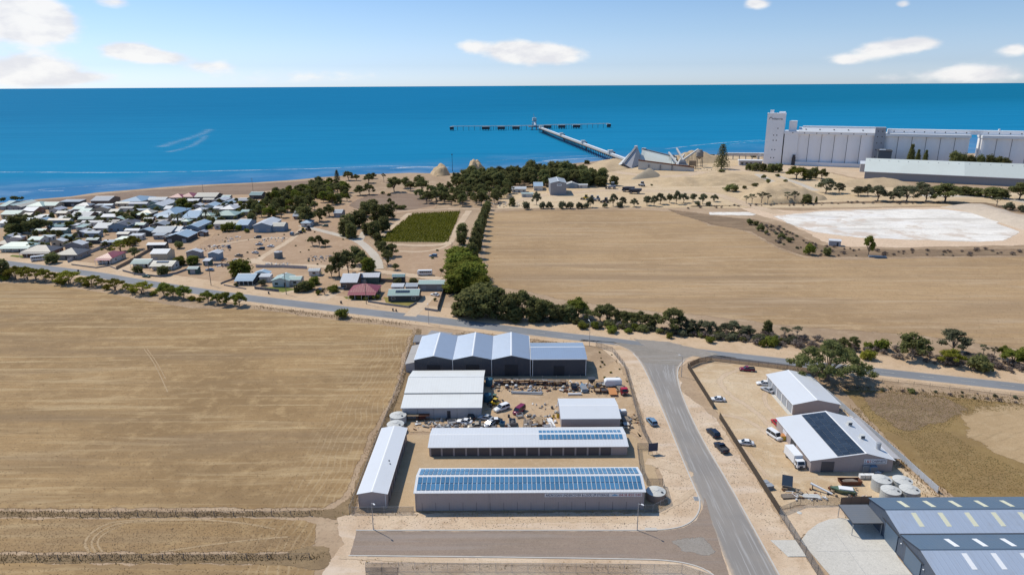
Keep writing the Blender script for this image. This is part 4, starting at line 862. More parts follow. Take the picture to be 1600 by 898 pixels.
text('ARDROSSAN UNDERCOVER & LOCK UP STORAGE', .88, navy_ink, s, (3.6,-.1,3.64), (rad(90),0,0), .012, width=14.4)
text('0418 850 040', .88, red_ink, s, (20.3,-.1,3.64), (rad(90),0,0), .012, width=5.0)
b = MB(); b.face([(18.5,-.1,3.7),(19.9,-.1,3.7),(19.9,-.1,3.95),(19.2,-.1,4.2)]); b.build('emblem', plain('sky_blue_mark', (.20,.40,.62), .6), s)
for i in range(3): bx('vent', r, 26.1, 26.32, 3.0+1.3*i, 3.5+1.3*i, 5.3+(.2 if i else 0), 5.55+(.2 if i else 0), trim_d)
r = thing('storage_building', 'long low storage building with fifteen dark roller doors and panels on half its roof', 'storage building', (4.0,159.2,0))
gable(r, 51.8, 9.8, 2.73, 3.55, 'x', wall_mauve, wx, .3)
solar_rows(r, 2.9, 2.55, 3.17, math.atan2(.82,4.9), 21, 1, 1.06, 1.9, .17, .1); solar_rows(r, 2.9, 5.7, 3.42, math.atan2(.82,4.9), 21, 1, 1.06, 1.9, .17, .1, back=True, rise=.08)
dm = boxmesh('roller_door', 2.72, .08, 2.3, door_dark); pm_ = boxmesh('door_post', .42, .12, 2.6, trim_m)
for i in range(15): part('roller_door', dm, r, (-25.8+3.18*(i+.5), -.03, 0))
for i in range(16): part('door_post', pm_, r, (-25.8+3.18*i+(.22 if i == 0 else 0), -.05, 0))
r = thing('storage_building', 'narrow white roofed storage shed beside the stubble field', 'storage building', (-32.2,136.3,0))
gable(r, 6.5, 31.2, 3.75, 4.35, 'y', wall_mauve_y, wt, .15)
for i in range(10): part('roller_door', boxmesh('roller_door_side', .08, 2.3, 2.3, door_dark), r, (3.27, 2.3+2.95*i, 0))
for i in range(11): part('door_post', boxmesh('door_post_side', .10, .3, 3.0, trim_m), r, (3.29, .85+2.95*i, 0))
bx('downpipe', r, 2.9, 3.02, -.14, -.02, 0, 3.7, trim_w); bx('downpipe', r, -3.2, -3.1, -.14, -.02, 0, 3.7, trim_m); bx('roof_vent', r, 1.4, 1.7, 13.5, 13.8, 4.1, 4.35, trim_d); bx('roof_vent', r, 1.9, 2.15, 12.2, 12.4, 4.05, 4.3, trim_d)
r = thing('workshop_shed', 'big white roofed shed with a lean-to front beside the scrap yard', 'shed', (-20.7,180.4,0))
bx('lean_to_wall', r, -11.5, 11.5, 0, 7.0, -.1, 3.55, wall_grey)
b = MB(); b.prism([(-11.8,-.35,3.52),(-11.8,7.1,4.42),(-11.8,7.1,4.52),(-11.8,-.35,3.62)], (23.6,0,0)); b.build('lean_to_roof', cream_x, r)
bx('flashing', r, -11.8, 11.8, 6.9, 7.12, 4.53, 4.68, trim_d)
r2 = MB(); r2.prism([(-11.5,7.13,-.1),(-11.5,25.2,-.1),(-11.5,25.2,4.0),(-11.5,16.2,5.85),(-11.5,7.13,4.5)], (23,0,0)); r2.build('wall', wall_grey, r)
b = MB(); b.prism([(-11.8,7.0,4.69),(-11.8,16.2,5.9),(-11.8,16.2,6.0),(-11.8,7.0,4.79)], (23.6,0,0)); b.prism([(-11.8,16.2,5.9),(-11.8,25.5,3.98),(-11.8,25.5,4.08),(-11.8,16.2,6.0)], (23.6,0,0)); b.build('roof', cream_x, r)
bx('ridge_cap', r, -11.82, 11.82, 15.95, 16.45, 5.96, 6.05, cream_x); bx('door', r, 1.6, 2.6, -.06, .0, 0, 2.4, trim_d); bx('gutter', r, -11.8, 11.8, -.5, -.36, 3.42, 3.6, trim_w)
for x in (-7, -2.3, 4.5, 8): bx('wall_joint', r, x-.03, x+.03, -.03, 0, 0, 3.4, trim_d)
r = thing('workshop_shed', 'small grey roofed shed standing behind the fifteen-door storage building', 'shed', (21.8,172.4,0))
gable(r, 16.4, 12.2, 3.9, 4.75, 'x', wall_mauve, wt, .25)
GBX = (-32.6, -19.72, -6.8, 6.05)
for i, nm in enumerate(('leftmost of three joined dark sheds, its left roof slope bright white', 'middle of three joined dark gabled sheds with steel grey roof', 'rightmost of three joined dark gabled sheds, next to the flatter shed')):
    x0, x1 = GBX[i], GBX[i+1]; r = thing('warehouse', nm, 'warehouse', ((x0+x1)/2, 210.2, 0), 0, 'row of joined dark gabled sheds')
    gable(r, x1-x0-.12, 22.4, 5.95, 7.35, 'y', wall_dark, zinc_y, .02, gut=trim_w)
    bx('downpipe', r, (x1-x0)/2-.2, (x1-x0)/2-.02, -.2, -.03, 0, 5.9, trim_w); bx('roller_door', r, -2.2, 2.2, -.08, -.01, 0, 4.2, plain('black_door_%d' % i, (.025,.032,.042), .5))
r = thing('warehouse', 'wide dark shed with low grey roof at the right end of the joined sheds', 'warehouse', (15.5,210.2,0))
gable(r, 18.2, 14.6, 6.05, 6.75, 'x', wall_dark, zinc_x, .2, rp=.62)
for x in (-8.8, 8.9): bx('downpipe', r, x-.1, x+.1, -.2, -.02, 0, 5.9, trim_w)
bx('roller_door', r, -1.8, 1.8, -.08, -.01, 0, 3.6, plain('black_door_3', (.025,.032,.042), .5))
for x in (-5.5, -1.0, 3.3, 7.): bx('bollard', r, x-.07, x+.07, -1.9, -1.76, 0, 1.0, trim_m)
r = thing('lean_to', 'grey skillion lean-to against the back of the leftmost dark shed', 'lean-to', (-36.1,214.,0))
b = MB(); b.prism([(0,0,-.1),(3.3,0,-.1),(3.3,0,3.6),(0,0,2.9)][::-1], (0,17,0)); b.build('wall', wall_grey, r)
for k in range(2):
    b = MB(); b.prism([(-.2,k*8.6-.1,2.88),(3.35,k*8.6-.1,3.62),(3.35,k*8.6-.1,3.72),(-.2,k*8.6-.1,2.98)][::-1], (0,8.5,0)); b.build('roof', paint('lean_to_roof_%d' % k, (.34,.32,.30), .6), r)
r = thing('loading_shed', 'flat dark roofed open shed between the joined sheds and the main road', 'shed', (-26.5,234.5,0))
b = MB(); b.prism([(-10,0,2.9),(10,0,2.9),(10,6,3.5),(-10,6,3.5)], (0,0,.12)); b.build('roof', paint('weathered_grey_roof', (.19,.19,.20), .6, ribs=('X',1.)), r)
b = MB(); b.box(-9.9,9.9,5.7,5.9,-.1,3.4); b.build('wall', wall_grey, r)
for x in (-9.7,-4.8,0,4.8,9.7): bx('post', r, x-.1, x+.1, .1, .3, -.1, 2.9, steel)
r = thing('shed', 'weathered skillion shed roof beside the main road behind the joined sheds', 'shed', (-32.5,242.3,0), rad(-19))
b = MB(); b.prism([(0,0,2.5),(9,0,2.5),(9,4.5,3.),(0,4.5,3.)], (0,0,.12)); b.build('roof', paint('old_grey_roof', (.27,.26,.26), .6, ribs=('X',1.)), r); bx('wall', r, .2, 8.8, .2, 4.4, -.1, 2.48, wall_grey)
for q, lab in (((619,657), 'upper of two pale round water tanks beside the white shed'), ((616,671), 'lower of two pale round water tanks beside the white shed')):
    pass
TK = [(-33.04,178.23),(-32.91,172.89)]
water_tank('water_tank', 'farther of two pale round water tanks at the left of the scrap yard', (*TK[0],0), 2.35, 2.2, tank_m, 'pair of tanks at the scrap yard')
water_tank('water_tank', 'nearer of two pale round water tanks, touching the narrow storage shed end', (*TK[1],0), 2.35, 2.2, tank_m, 'pair of tanks at the scrap yard')
water_tank('water_tank', 'low round water tank with white ribbed lid at the solar storage building end', (33.4,139.6,0), 2.2, 1.9, plain('tank_rust_side', (.34,.25,.20), .7))
r = thing('water_tank', 'upper blue-green tank against the right wall of the white shed', 'water tank', (-7.6,203.,0)); b = MB(); b.lathe([(1.2,0),(1.2,2.4),(.3,2.8),(.02,2.8)], 16); b.build('tank_body', plain('blue_green_tank', (.04,.13,.19), .5), r); bx('hatch', r, -.2, .2, -.2, .2, 2.8, 2.92, trim_d)
clone(r, 'lower blue-green tank against the right wall of the white shed', (-7.7,191.5,0))
pole('street_light', 'grey street light in front of the narrow storage shed', 'street light', (*(-30.63,128.37),0), 6.7, rz=rad(-140), group='street lights on the short road')
pole('street_light', 'grey street light at the right end of the solar storage building', 'street light', (*(26.96,127.63),0), 6.7, rz=rad(-140), group='street lights on the short road')
pole('street_light', 'street light at the inside of the junction beside the fenced yard', 'street light', (*(56.09,209.15),0), 7.2, rz=rad(60))
pole('street_light', 'tall street light on the verge behind the low grey roofed dark shed', 'street light', (*(28.7,237.51),0), 9.5, rz=rad(20))
pole('street_light', 'street light beside the main road where the two fields meet', 'street light', (*(-34,262.75),0), 8., rz=rad(10))
r = thing('sign_board', 'dark blue sign board on two posts facing the side road', 'sign', (*(36.75,159.6),0), rad(12)); bx('board', r, -1.3, 1.3, -.05, .05, .9, 3.2, plain('sign_navy', (.04,.055,.10), .5))
for x in (-1.15, 1.15): bx('post', r, x-.05, x+.05, .06, .16, -.1, 3.2, steel)
r = thing('stormwater_pit', 'concrete stormwater inlet set in the kerb by the right street light', 'drain', (*(30.02,127.27),0)); bx('lid', r, -1.3, 1.3, .1, 1.1, -.02, .16, m_kerb); bx('inlet', r, -1.2, 1.2, .0, .09, -.02, .12, trim_d)
r = thing('pit_lid', 'square concrete pit lid on the verge near the road bend', 'drain', (*(43.03,139.25),0)); bx('lid', r, -.7, .7, -.7, .7, -.02, .12, conc_d); bx('frame', r, -.8, .8, -.8, .8, -.02, .1, m_kerb)
# compound fences
fence('chain_fence', 'chain wire fence along the front of the storage compound', [(-36.6,134.2),(-29.3,134.2),(-22.6,134.2)], 1.8, m_wire, 3.2, steel)
fence('chain_fence', 'chain wire fence between the narrow storage shed and the stubble field', [(-37.2,134.2),(-37.,170),(-36.6,205),(-38.,236)], 1.8, m_wire, 4., steel)
fence('chain_fence', 'chain wire fence down the right side of the scrap yard', [(31,236.83),(36.35,231.03),(38.51,216.92),(37.78,203.3),(36.88,188.5),(36.19,172.09),(36.87,161.9)], 1.9, m_wire, 3., darksteel, 1)
fence('chain_fence', 'chain wire fence beside the gateway of the storage yard', [(33.13,161.94),(31.98,151.86),(32.43,144.96),(36.15,144.93),(35.7,137.28)], 1.9, m_wire, 2.6, darksteel, 1)
fence('security_gate', 'open sliding wire gate across the storage yard entrance', [(33.13,161.94),(36.87,161.9)], 1.9, m_wire, 2.8, darksteel, 2, cat='gate')
fence('chain_fence', 'chain wire fence round the low tank at the solar storage building', [(35.7,137.28),(31.71,134.35)]+[(29.9,134.4)], 1.8, m_wire, 3., steel)
fence('front_fence', 'long wire and rail fence below the short road at the bottom edge', [(-29.48,114.82),(-13.09,114.59),(6.05,114.34),(25.11,114),(33.32,113.74),(39.29,110.26)], 2.2, m_wire, 3.2, steel, 2)
fence('site_gate', 'dark tubular gate at the left end of the bottom fence', [(-29.29,113.89),(-22.93,113.83)], 1.8, m_wire, 3., darksteel, 2, cat='gate')
for i, (row, n, lab) in enumerate(((806,18,'post and wire fence along the upper dry grass strip in the stubble'), (872,18,'post and wire fence along the lower dry grass strip in the stubble'))):
    y = (-87.25,133.77)[1] if i == 0 else (-79.36,119.09)[1]
    fence('post_and_wire_fence', lab, [(-98,y),(-46 if i == 0 else -42,y)], 1.15, m_strand, 4.2, timber_g, 1, pr=.09)
# ------------------------------------------------------------------ scrap yard
def timber_stack(label, loc, rz, L, w, rows, cols, mat=timber, name='timber_stack', group='stacks in the scrap yard'):
    r = thing(name, label, 'timber', loc, rz, group); me = boxmesh('plank', w*.86/cols, L, .16, mat)
    for j in range(rows):
        for i in range(cols): part('plank', me, r, (w*((i+.5)/cols-.5)+rng.uniform(-.03,.03), rng.uniform(-.2,.2), .1+.18*j), (0,0,rng.uniform(-.03,.03)))
    for y in (-L*.35, L*.35): bx('bearer', r, -w/2, w/2, y-.06, y+.06, 0, .1, timber_g)
    return r
def pipes(label, loc, rz, L, n, rd, mat, name='pipe_bundle', cat='pipes'):
    r = thing(name, label, cat, loc, rz); b = MB(); b.tube((-L/2,0,rd), (L/2,0,rd), rd, rd, 10); me = b.build('pipe', mat, mesh_only=True)
    for i in range(n):
        lv = 0 if i < (n+1)//2+1 else 1; k = i if lv == 0 else i-(n+1)//2-1
        part('pipe', me, r, (rng.uniform(-.4,.4), (k+.5*lv)*rd*2.05, lv*rd*1.75), (0,0,rng.uniform(-.012,.012)))
    for x in (-L*.3, L*.3): bx('bearer', r, x-.08, x+.08, -rd, rd*2*(n//2+1), -.02, .02, timber_g)
    return r
def rack(label, loc, rz, L=6., h=1.8):
    r = thing('steel_rack', label, 'rack', loc, rz, 'storage racks in the scrap yard')
    up = boxmesh('upright', .1, .1, h, rust)
    for x in (-L/2, -L/6, L/6, L/2):
        for y in (-.5, .5): part('upright', up, r, (x, y, 0))
    for z in (.35, 1.0, h-.1):
        bx('shelf', r, -L/2, L/2, -.5, .5, z, z+.06, rust if z < 1.5 else timber_g)
        for k in range(5):
            x = rng.uniform(-L/2+.5, L/2-.9); m = rng.choice([steel, timber, darksteel, trim_w, rust]); b = MB(); b.tube((x-.7,rng.uniform(-.3,.3),z+.15), (x+rng.uniform(.3,1.2),rng.uniform(-.3,.3),z+.15), .07, .07, 6); b.build('stored_bar', m, r)
    return r
def trailer(label, loc, rz, L=3.6, w=1.9, bed=timber, sides=True, cat='trailer'):
    r = thing('flat_trailer', label, cat, loc, rz, 'trailers parked in the scrap yard'); bx('bed', r, -w/2, w/2, -L/2, L/2, .62, .70, bed)
    if sides:
        b = MB()
        for q in ((-w/2,-w/2+.05,-L/2,L/2),(w/2-.05,w/2,-L/2,L/2),(-w/2,w/2,-L/2,-L/2+.05),(-w/2,w/2,L/2-.05,L/2)): b.box(*q, .70, 1.02)
        b.build('side_board', rust, r)
    b = MB(); b.tube((-w/2+.1,L/2,.58), (0,L/2+1.3,.55), .05, .05, 6); b.tube((w/2-.1,L/2,.58), (0,L/2+1.3,.55), .05, .05, 6); b.box(-.06,.06,L/2+1.2,L/2+1.5,.5,.62); b.build('drawbar', darksteel, r)
    for sx in (-1, 1): wheel(r, sx*(w/2+.12), -.2, .33); bx('mudguard', r, sx*(w/2+.12)-.13, sx*(w/2+.12)+.13, -.65, .25, .68, .73, darksteel)
    return r
def skip(label, loc, rz, L, w, h, mat, name='skip_bin', fill=None):
    r = thing(name, label, 'bin', loc, rz); b = MB(); t = .06
    for s_ in ((-1,1)):
        b.prism([(s_*w/2,-L/2,h),(s_*w/2,L/2,h),(s_*(w/2),L/2-.3,.1),(s_*(w/2),-L/2+.3,.1)], (-s_*t,0,0))
    b.box(-w/2+t, w/2-t, -L/2+.3, L/2-.3, .1, .18); b.prism([(-w/2+t,L/2,h),(w/2-t,L/2,h),(w/2-t,L/2-.3,.1),(-w/2+t,L/2-.3,.1)], (0,-t,0)); b.prism([(-w/2+t,-L/2,h),(w/2-t,-L/2,h),(w/2-t,-L/2+.3,.1),(-w/2+t,-L/2+.3,.1)], (0,t,0)); b.build('bin_body', mat, r)
    if fill:
        b = MB(); b.blob((0,0,h*.55), w*.4, L*.4, h*.35, 5, .35, 1); b.build('rubbish', fill, r)
    bx('rim', r, -w/2-.04, w/2+.04, -L/2-.04, -L/2+.04, h-.08, h+.02, mat); return r
def drum(label, loc, mat, group='drums in the scrap yard', h=.9, rd=.32):
    r = thing('drum', label, 'drum', loc, 0, group); b = MB(); b.lathe([(rd,0),(rd,h*.33),(rd*1.05,h*.35),(rd,h*.37),(rd,h*.66),(rd*1.05,h*.68),(rd,h*.7),(rd,h)], 14); b.build('drum_body', mat, r); b = MB(); b.lathe([(rd*.92,h+.002),(rd*.92,h+.03)], 14); b.build('lid', trim_d, r); return r
def digger(name, label, cat, loc, rz, col, s=1.):
    r = thing(name, label, cat, loc, rz); r.scale = (s,)*3; pm = car_cols[col]
    b = MB(); b.loft([ring(.75,-1.5,.6,1.5,.15),ring(.8,-.4,.55,1.55,.15),ring(.7,1.2,.6,1.3,.15)]); b.build('body', pm, r)
    b = MB(); b.loft([[(-.7,-.9,1.5),(.7,-.9,1.5),(.7,.4,1.5),(-.7,.4,1.5)],[(-.6,-.8,2.5),(.6,-.8,2.5),(.6,.2,2.5),(-.6,.2,2.5)]]); b.build('cab', glass, r); bx('cab_roof', r, -.7, .7, -.9, .35, 2.5, 2.6, pm)
    b = MB()
    for sx in (-.6, .6): b.tube((sx,.6,1.2), (sx,2.0,.8), .09, .09, 6)
    b.build('lift_arm', pm, r); b = MB(); b.prism([(-.95,1.9,.2),(-.95,2.6,.15),(-.95,2.2,.9),(-.95,1.9,.95)], (1.9,0,0)); b.build('bucket', darksteel, r)
    for y in (-.95, .95):
        for sx in (-1, 1): wheel(r, sx*.85, y, .5, 1.5)
    return r
def scrap(label_kind, pts, n, seed, cols):
    """a jumble nobody could count: short bars, sheets and lumps"""
    rr = random.Random(seed); xs = [p[0] for p in pts]; ys = [p[1] for p in pts]; b = MB()
    for _ in range(n):
        x, y = rr.uniform(min(xs), max(xs)), rr.uniform(min(ys), max(ys)); b.m = rr.randrange(len(cols)); a = rr.uniform(0, 3.14); L = rr.uniform(.3, 1.8); z = rr.uniform(.05, .5)
        k = rr.random()
        if k < .45: b.tube((x-math.cos(a)*L/2, y-math.sin(a)*L/2, z), (x+math.cos(a)*L/2, y+math.sin(a)*L/2, z+rr.uniform(-.1,.35)), rr.uniform(.03,.09), None, 5)
        elif k < .8:
            w = rr.uniform(.2,.8); c, s_ = math.cos(a), math.sin(a); h = rr.uniform(.05,.5); t = rr.uniform(0,.3)
            b.prism([(x-c*L/2, y-s_*L/2, t), (x+c*L/2, y+s_*L/2, t), (x+c*L/2-s_*w, y+s_*L/2+c*w, t+rr.uniform(0,.2)), (x-c*L/2-s_*w, y-s_*L/2+c*w, t)], (0,0,h))
        else: b.blob((x,y,.25), rr.uniform(.2,.5), rr.uniform(.2,.5), rr.uniform(.15,.4), rr.randrange(999), .3, 0)
    o = b.build('scrap_metal', cols); o['kind'] = 'stuff'; return o
SC = [steel, rust, darksteel, trim_w, timber, timber_g, conc_d]
LP = lambda a, c: (*a, 0)
for i, (p, n) in enumerate((((-3.3,203.86),'beside the white shed end of the row'),((2.94,203.77),'second along the row below the dark sheds'),((8.74,203.2),'third along the row below the dark sheds'),((14.51,202.63),'nearest the parked dark wagon'))):
    rack('rusty steel storage rack, '+n, (*p,0), rng.uniform(-.06,.06), 5.4)
pipes('bundle of long grey steel pipes on the scrap yard floor', (*(4.43,196.08),0), rad(-5), 9.5, 6, .2, steel)
pipes('single thick white pipe lying behind the small grey shed', (*(19.04,195.43),0), rad(2), 4.2, 1, .38, trim_w, 'white_pipe', 'pipe')
scrap('', [(-6.78,201.94),(25.55,201.51),(25.94,204.96),(-6.87,205.4)], 90, 3, SC); scrap('', [(-29.3,174.73),(-17.35,173.09),(-17.9,179.63),(-29.09,179.77)], 70, 5, [darksteel,steel,rust,trim_w,conc_d]); scrap('', [(-11.12,174.51),(-0.22,174.39),(-0.22,177.45),(-11.28,177.59)], 40, 6, SC); scrap('', [(3.06,175.11),(12.49,174.62),(12.55,181.27),(3.54,181.38)], 60, 8, [trim_w,timber,steel,timber_g,darksteel]); scrap('', [(31.83,176.3),(35.9,175.48),(36.47,181.79),(33.28,181.83)], 36, 9, [timber,conc_d,tank_m,rust]); scrap('', [(-6.91,185.63),(-2.18,193.42),(-6.17,194.38),(-7.62,189.93)], 22, 12, SC); scrap('', [(16.01,197.8),(32.18,197.59),(31.99,203.38),(16.44,203.59)], 36, 14, SC); scrap('', [(-29.32,209.28),(-31.58,199.37),(-33.5,204.26),(-31.37,211.93)], 16, 15, SC)
car('parked_wagon', 'black wagon parked among the trailers below the low dark shed', 'car', (*(19.6,200.61),0), rad(2), 'wagon', 'black')
car('four_wheel_drive', 'white four wheel drive parked askew beside the white shed', 'car', (*(-3.27,185.58),0), rad(128), 'wagon', 'white', s=1.12)
car('passenger_van', 'maroon van parked askew in the middle of the scrap yard', 'van', (*(1.88,183.85),0), rad(148), 'van', 'maroon')
car('wrecked_car', 'stripped white car wreck by the white shed corner, the upper one', 'car', (*(-7.84,179.51),0), rad(70), 'sedan', 'silver', group='stripped wrecks in the scrap yard'); car('wrecked_car', 'stripped dark car wreck by the white shed corner, the lower one', 'car', (*(-5.19,177.51),0), rad(95), 'sedan', 'black', roof='white', group='stripped wrecks in the scrap yard')
r = truck('tray_truck', 'bright red tray truck at the right fence of the scrap yard', (*(34.6,197.56),0), rad(188), 'red', False, 6.2)
truck('tray_truck', 'white tray truck beside the right wall of the small grey shed', (*(32.27,179.03),0), rad(8), 'white', False, 5.4)
trailer('flat trailer with an orange timber deck beside the red truck', (*(31.44,196.66),0), rad(180), 5.0, 2.5, orange_t, False)
trailer('box trailer with rusty sides, left of the two small trailers', (*(26.73,197.66),0), rad(175), 2.8, 1.8, timber); trailer('box trailer with rusty sides, right of the two small trailers', (*(28.75,197.63),0), rad(185), 2.8, 1.8, darksteel)
trailer('box trailer loaded with pale rubble right of the small grey shed', (*(32.2,175.14),0), rad(186), 3.0, 1.9, tank_m)
r = thing('boat', 'blue-grey covered boat on the ground beside the black wagon', 'boat', (*(22.53,199.14),0), rad(6)); b = MB(); b.loft([[(-.8,-2.4,.3),(.8,-2.4,.3),(1.0,-2.4,1.0),(-1.0,-2.4,1.0)],[(-.85,.6,.3),(.85,.6,.3),(1.05,.6,1.1),(-1.05,.6,1.1)],[(-.1,2.7,.7),(.1,2.7,.7),(.14,2.8,1.25),(-.14,2.8,1.25)]]); b.build('hull', plain('boat_blue', (.17,.25,.33), .4), r); bx('cover', r, -.8, .8, -2.2, .6, 1.08, 1.3, conc_d)
r = thing('hopper', 'black tapered hopper on legs below the low dark shed', 'hopper', (*(25.45,202.48),0)); b = MB(); b.loft([[(-.4,-.4,1.),(.4,-.4,1.),(.4,.4,1.),(-.4,.4,1.)],[(-1.2,-1.1,2.6),(1.2,-1.1,2.6),(1.2,1.1,2.6),(-1.2,1.1,2.6)]]); b.build('funnel', trim_d, r)
for x in (-1,1):
    for y in (-1,1): bx('leg', r, x*1.0-.05, x*1.0+.05, y*.9-.05, y*.9+.05, 0, 2.4, darksteel)
r = thing('caravan', 'white caravan with a blue stripe at the end of the scrap yard', 'caravan', (*(32.19,201.9),0), rad(92)); b = MB(); b.loft([ring(1.1,-2.8,.6,2.3,.25),ring(1.15,-2.3,.45,2.6,.2),ring(1.15,2.2,.45,2.6,.2),ring(1.1,2.7,.8,2.1,.25)]); b.build('body', trim_w, r); bx('stripe', r, 1.14, 1.165, -2.2, 2.2, 1.0, 1.3, car_cols['blue']); bx('window', r, 1.14, 1.17, -.8, .8, 1.5, 2.1, glass)
for sx in (-1, 1): wheel(r, sx*1.05, -.2, .34)
skip('open grey steel skip below the maroon van', (*(-0.04,176.29),0), rad(5), 2.8, 1.9, 1.3, conc_d, fill=darksteel)
skip('blue open bin left of the grey steel skip', (*(-2.96,175.56),0), rad(-12), 1.8, 1.3, 1.2, plain('bin_blue', (.06,.17,.27), .5))
timber_stack('stack of pale timber boards in front of the small grey shed', (*(7.51,177.36),0), rad(3), 4.6, 2.0, 4, 8); timber_stack('weathered flat deck heaped with boards below the maroon van', (*(4.17,175.86),0), rad(-4), 4.8, 2.4, 3, 9, timber_g); timber_stack('stack of white roofing battens nearest the small grey shed', (*(10.97,176.55),0), rad(10), 5.0, 1.3, 3, 6, trim_w)
digger('wheel_loader', 'yellow wheel loader beside the white shed in the scrap yard', 'loader', (*(-5.44,188.6),0), rad(60), 'yellow', .9); digger('skid_loader', 'dark green loader behind the yellow one by the white shed', 'loader', (*(-5.71,191.67),0), rad(80), 'green', .85)
drum('yellow drum at the left wall of the small grey shed', (*(13.24,180.45),0), car_cols['yellow'], h=1.4, rd=.45); drum('white gas cylinder behind the left end of the small grey shed', (*(13.93,187.92),0), trim_w, h=1.6, rd=.45)
r = thing('machine_frame', 'rust red machine frame in front of the white shed', 'machinery', (*(-26.1,179.73),0), rad(4)); b = MB()
for x in (-1.8,-.6,.6,1.8):
    for y in (-.8,.8): b.tube((x,y,0),(x,y,1.5),.07,.07,5)
for z in (.5,1.5):
    for y in (-.8,.8): b.tube((-1.8,y,z),(1.8,y,z),.07,.07,5)
b.build('frame', rust, r); bx('deck', r, -1.9, 1.9, -.9, .9, 1.5, 1.6, rust); bx('tool_box', r, -1.2, .8, -.5, .5, .5, 1.1, plain('dull_red', (.14,.045,.04), .7))
r = thing('workbench', 'dark roofed bench with pale top left of the rust red frame', 'bench', (*(-29.03,179.37),0)); bx('top', r, -1.8, 1.8, -.7, .7, 1.6, 1.7, timber)
for x in (-1.6,1.6):
    for y in (-.6,.6): bx('leg', r, x-.06, x+.06, y-.06, y+.06, 0, 1.6, darksteel)
blk = thing('stone_block', 'pale square limestone block right of the small grey shed', 'stone block', (*(33.46,173.99),0), .2, 'limestone blocks at the fence', share=True)
bm = MB(); bm.box(-.5,.5,-.4,.4,0,.7); bme = bm.build('block', plain('limestone', (.52,.43,.32), .9), mesh_only=True); part('block', bme, blk)
for i in range(7): clone(blk, 'pale square limestone block right of the small grey shed', (29.6+rng.uniform(0,3.2), 176.+rng.uniform(-3,4), 0), rng.uniform(0,3), share=True)
car('parked_wagon', 'light blue wagon parked on the sandy verge of the side road', 'car', (*(39.77,176.59),0), rad(14), 'wagon', 'blue')
def pallet(label, loc, rz, n=2, load=None):
    r = thing('pallet_stack', label, 'pallets', loc, rz, 'pallets in the scrap yard'); me = boxmesh('pallet', 1.2, 1.0, .14, timber_g)
    for i in range(n): part('pallet', me, r, (rng.uniform(-.04,.04), rng.uniform(-.04,.04), .16*i), (0,0,rng.uniform(-.06,.06)))
    if load: b = MB(); b.blob((0,0,.16*n+.3), .5, .42, .38, rng.randrange(99), .3, 1); b.build('load', load, r)
    return r
def frame(label, loc, rz, L, w, h, m):
    r = thing('metal_trestle', label, 'trestle', loc, rz, 'metal trestles in the scrap yard'); b = MB()
    for x in (-L/2, L/2):
        for y in (-w/2, w/2): b.tube((x,y,0),(x,y,h),.06,.06,5)
    b.build('upright', m, r); b = MB()
    for z in (.15, h):
        for y in (-w/2, w/2): b.tube((-L/2,y,z),(L/2,y,z),.06,.06,5)
        for x in (-L/2, L/2): b.tube((x,-w/2,z),(x,w/2,z),.06,.06,5)
    b.build('cross_rail', m, r); bx('panel', r, -L/2, L/2, -w*.4, w*.4, h*.5, h*.5+.08, rng.choice([steel, timber_g, conc_d, trim_w])); return r
CL_ = [timber, conc_d, steel, rust, trim_w, tank_m]
for q in [(-6.33,200.48),(-4.7,200.94),(-1.82,200.9),(1.05,200.86),(5.76,200.32),(10.46,200.25),(13.3,199.74),(16.15,199.7),(21.02,197.27),(23.04,197.24),(-18.39,174.6),(-15.99,174.19),(-13.32,174.92),(-10.24,175.26),(6.33,180.54),(12.3,177.3),(12.86,183.3)]: pallet('small stack of grey timber pallets on the scrap yard ground', (*q,0), rng.uniform(-.5,.5), rng.randrange(1,5), rng.choice(CL_+[None]))
for q in [(-4.76,204.37),(-0.18,204.31),(6.06,203.73),(11.87,203.65),(16.82,203.09),(-17.49,176.88),(-20.21,174.62),(6.14,174.69),(9.77,174.65),(2.03,180.59),(28.4,202.94),(30.2,202.42)]: frame('low welded metal trestle standing in the scrap yard', (*q,0), rng.uniform(-.4,.4), rng.uniform(1.6,3.), rng.uniform(.9,1.6), rng.uniform(.8,1.7), rng.choice([rust,steel,darksteel,trim_m]))
for q in [(-6.51,192.13),(-6.57,187.32),(-1.86,174.41),(-1.15,180.63),(-9.43,177.56),(11.94,180.47),(13.78,182.88),(-20.58,178.48),(26.46,200.52),(17.19,197.32)]: drum('steel drum standing among the scrap', (*q,0), rng.choice([rust,car_cols['blue'],steel,car_cols['yellow'],darksteel,trim_w]))
for q, rz in zip([(-12.38,180.76),(-10.57,174.51),(-13.83,177.23),(-6.62,175.98)], (20,100,75,140)): car('wrecked_car', 'crushed car body in front of the white shed', 'car', (*q,0), rad(rz), 'sedan', rng.choice(['black','silver','white','beige']), group='crushed car bodies')
scrap('', [(-21.9,173.51),(-7.45,173.34),(-7.54,175.99),(-22.19,176.17)], 80, 61, SC); scrap('', [(-6.27,198.09),(20.06,197.75),(20.32,200.61),(-6.34,200.96)], 90, 62, SC); scrap('', [(5.54,185.48),(13.19,185.38),(13.41,188.79),(5.63,188.89)], 16, 63, SC); scrap('', [(21.34,200.59),(33.19,197.58),(34.06,203.35),(21.62,203.52)], 50, 64, SC)
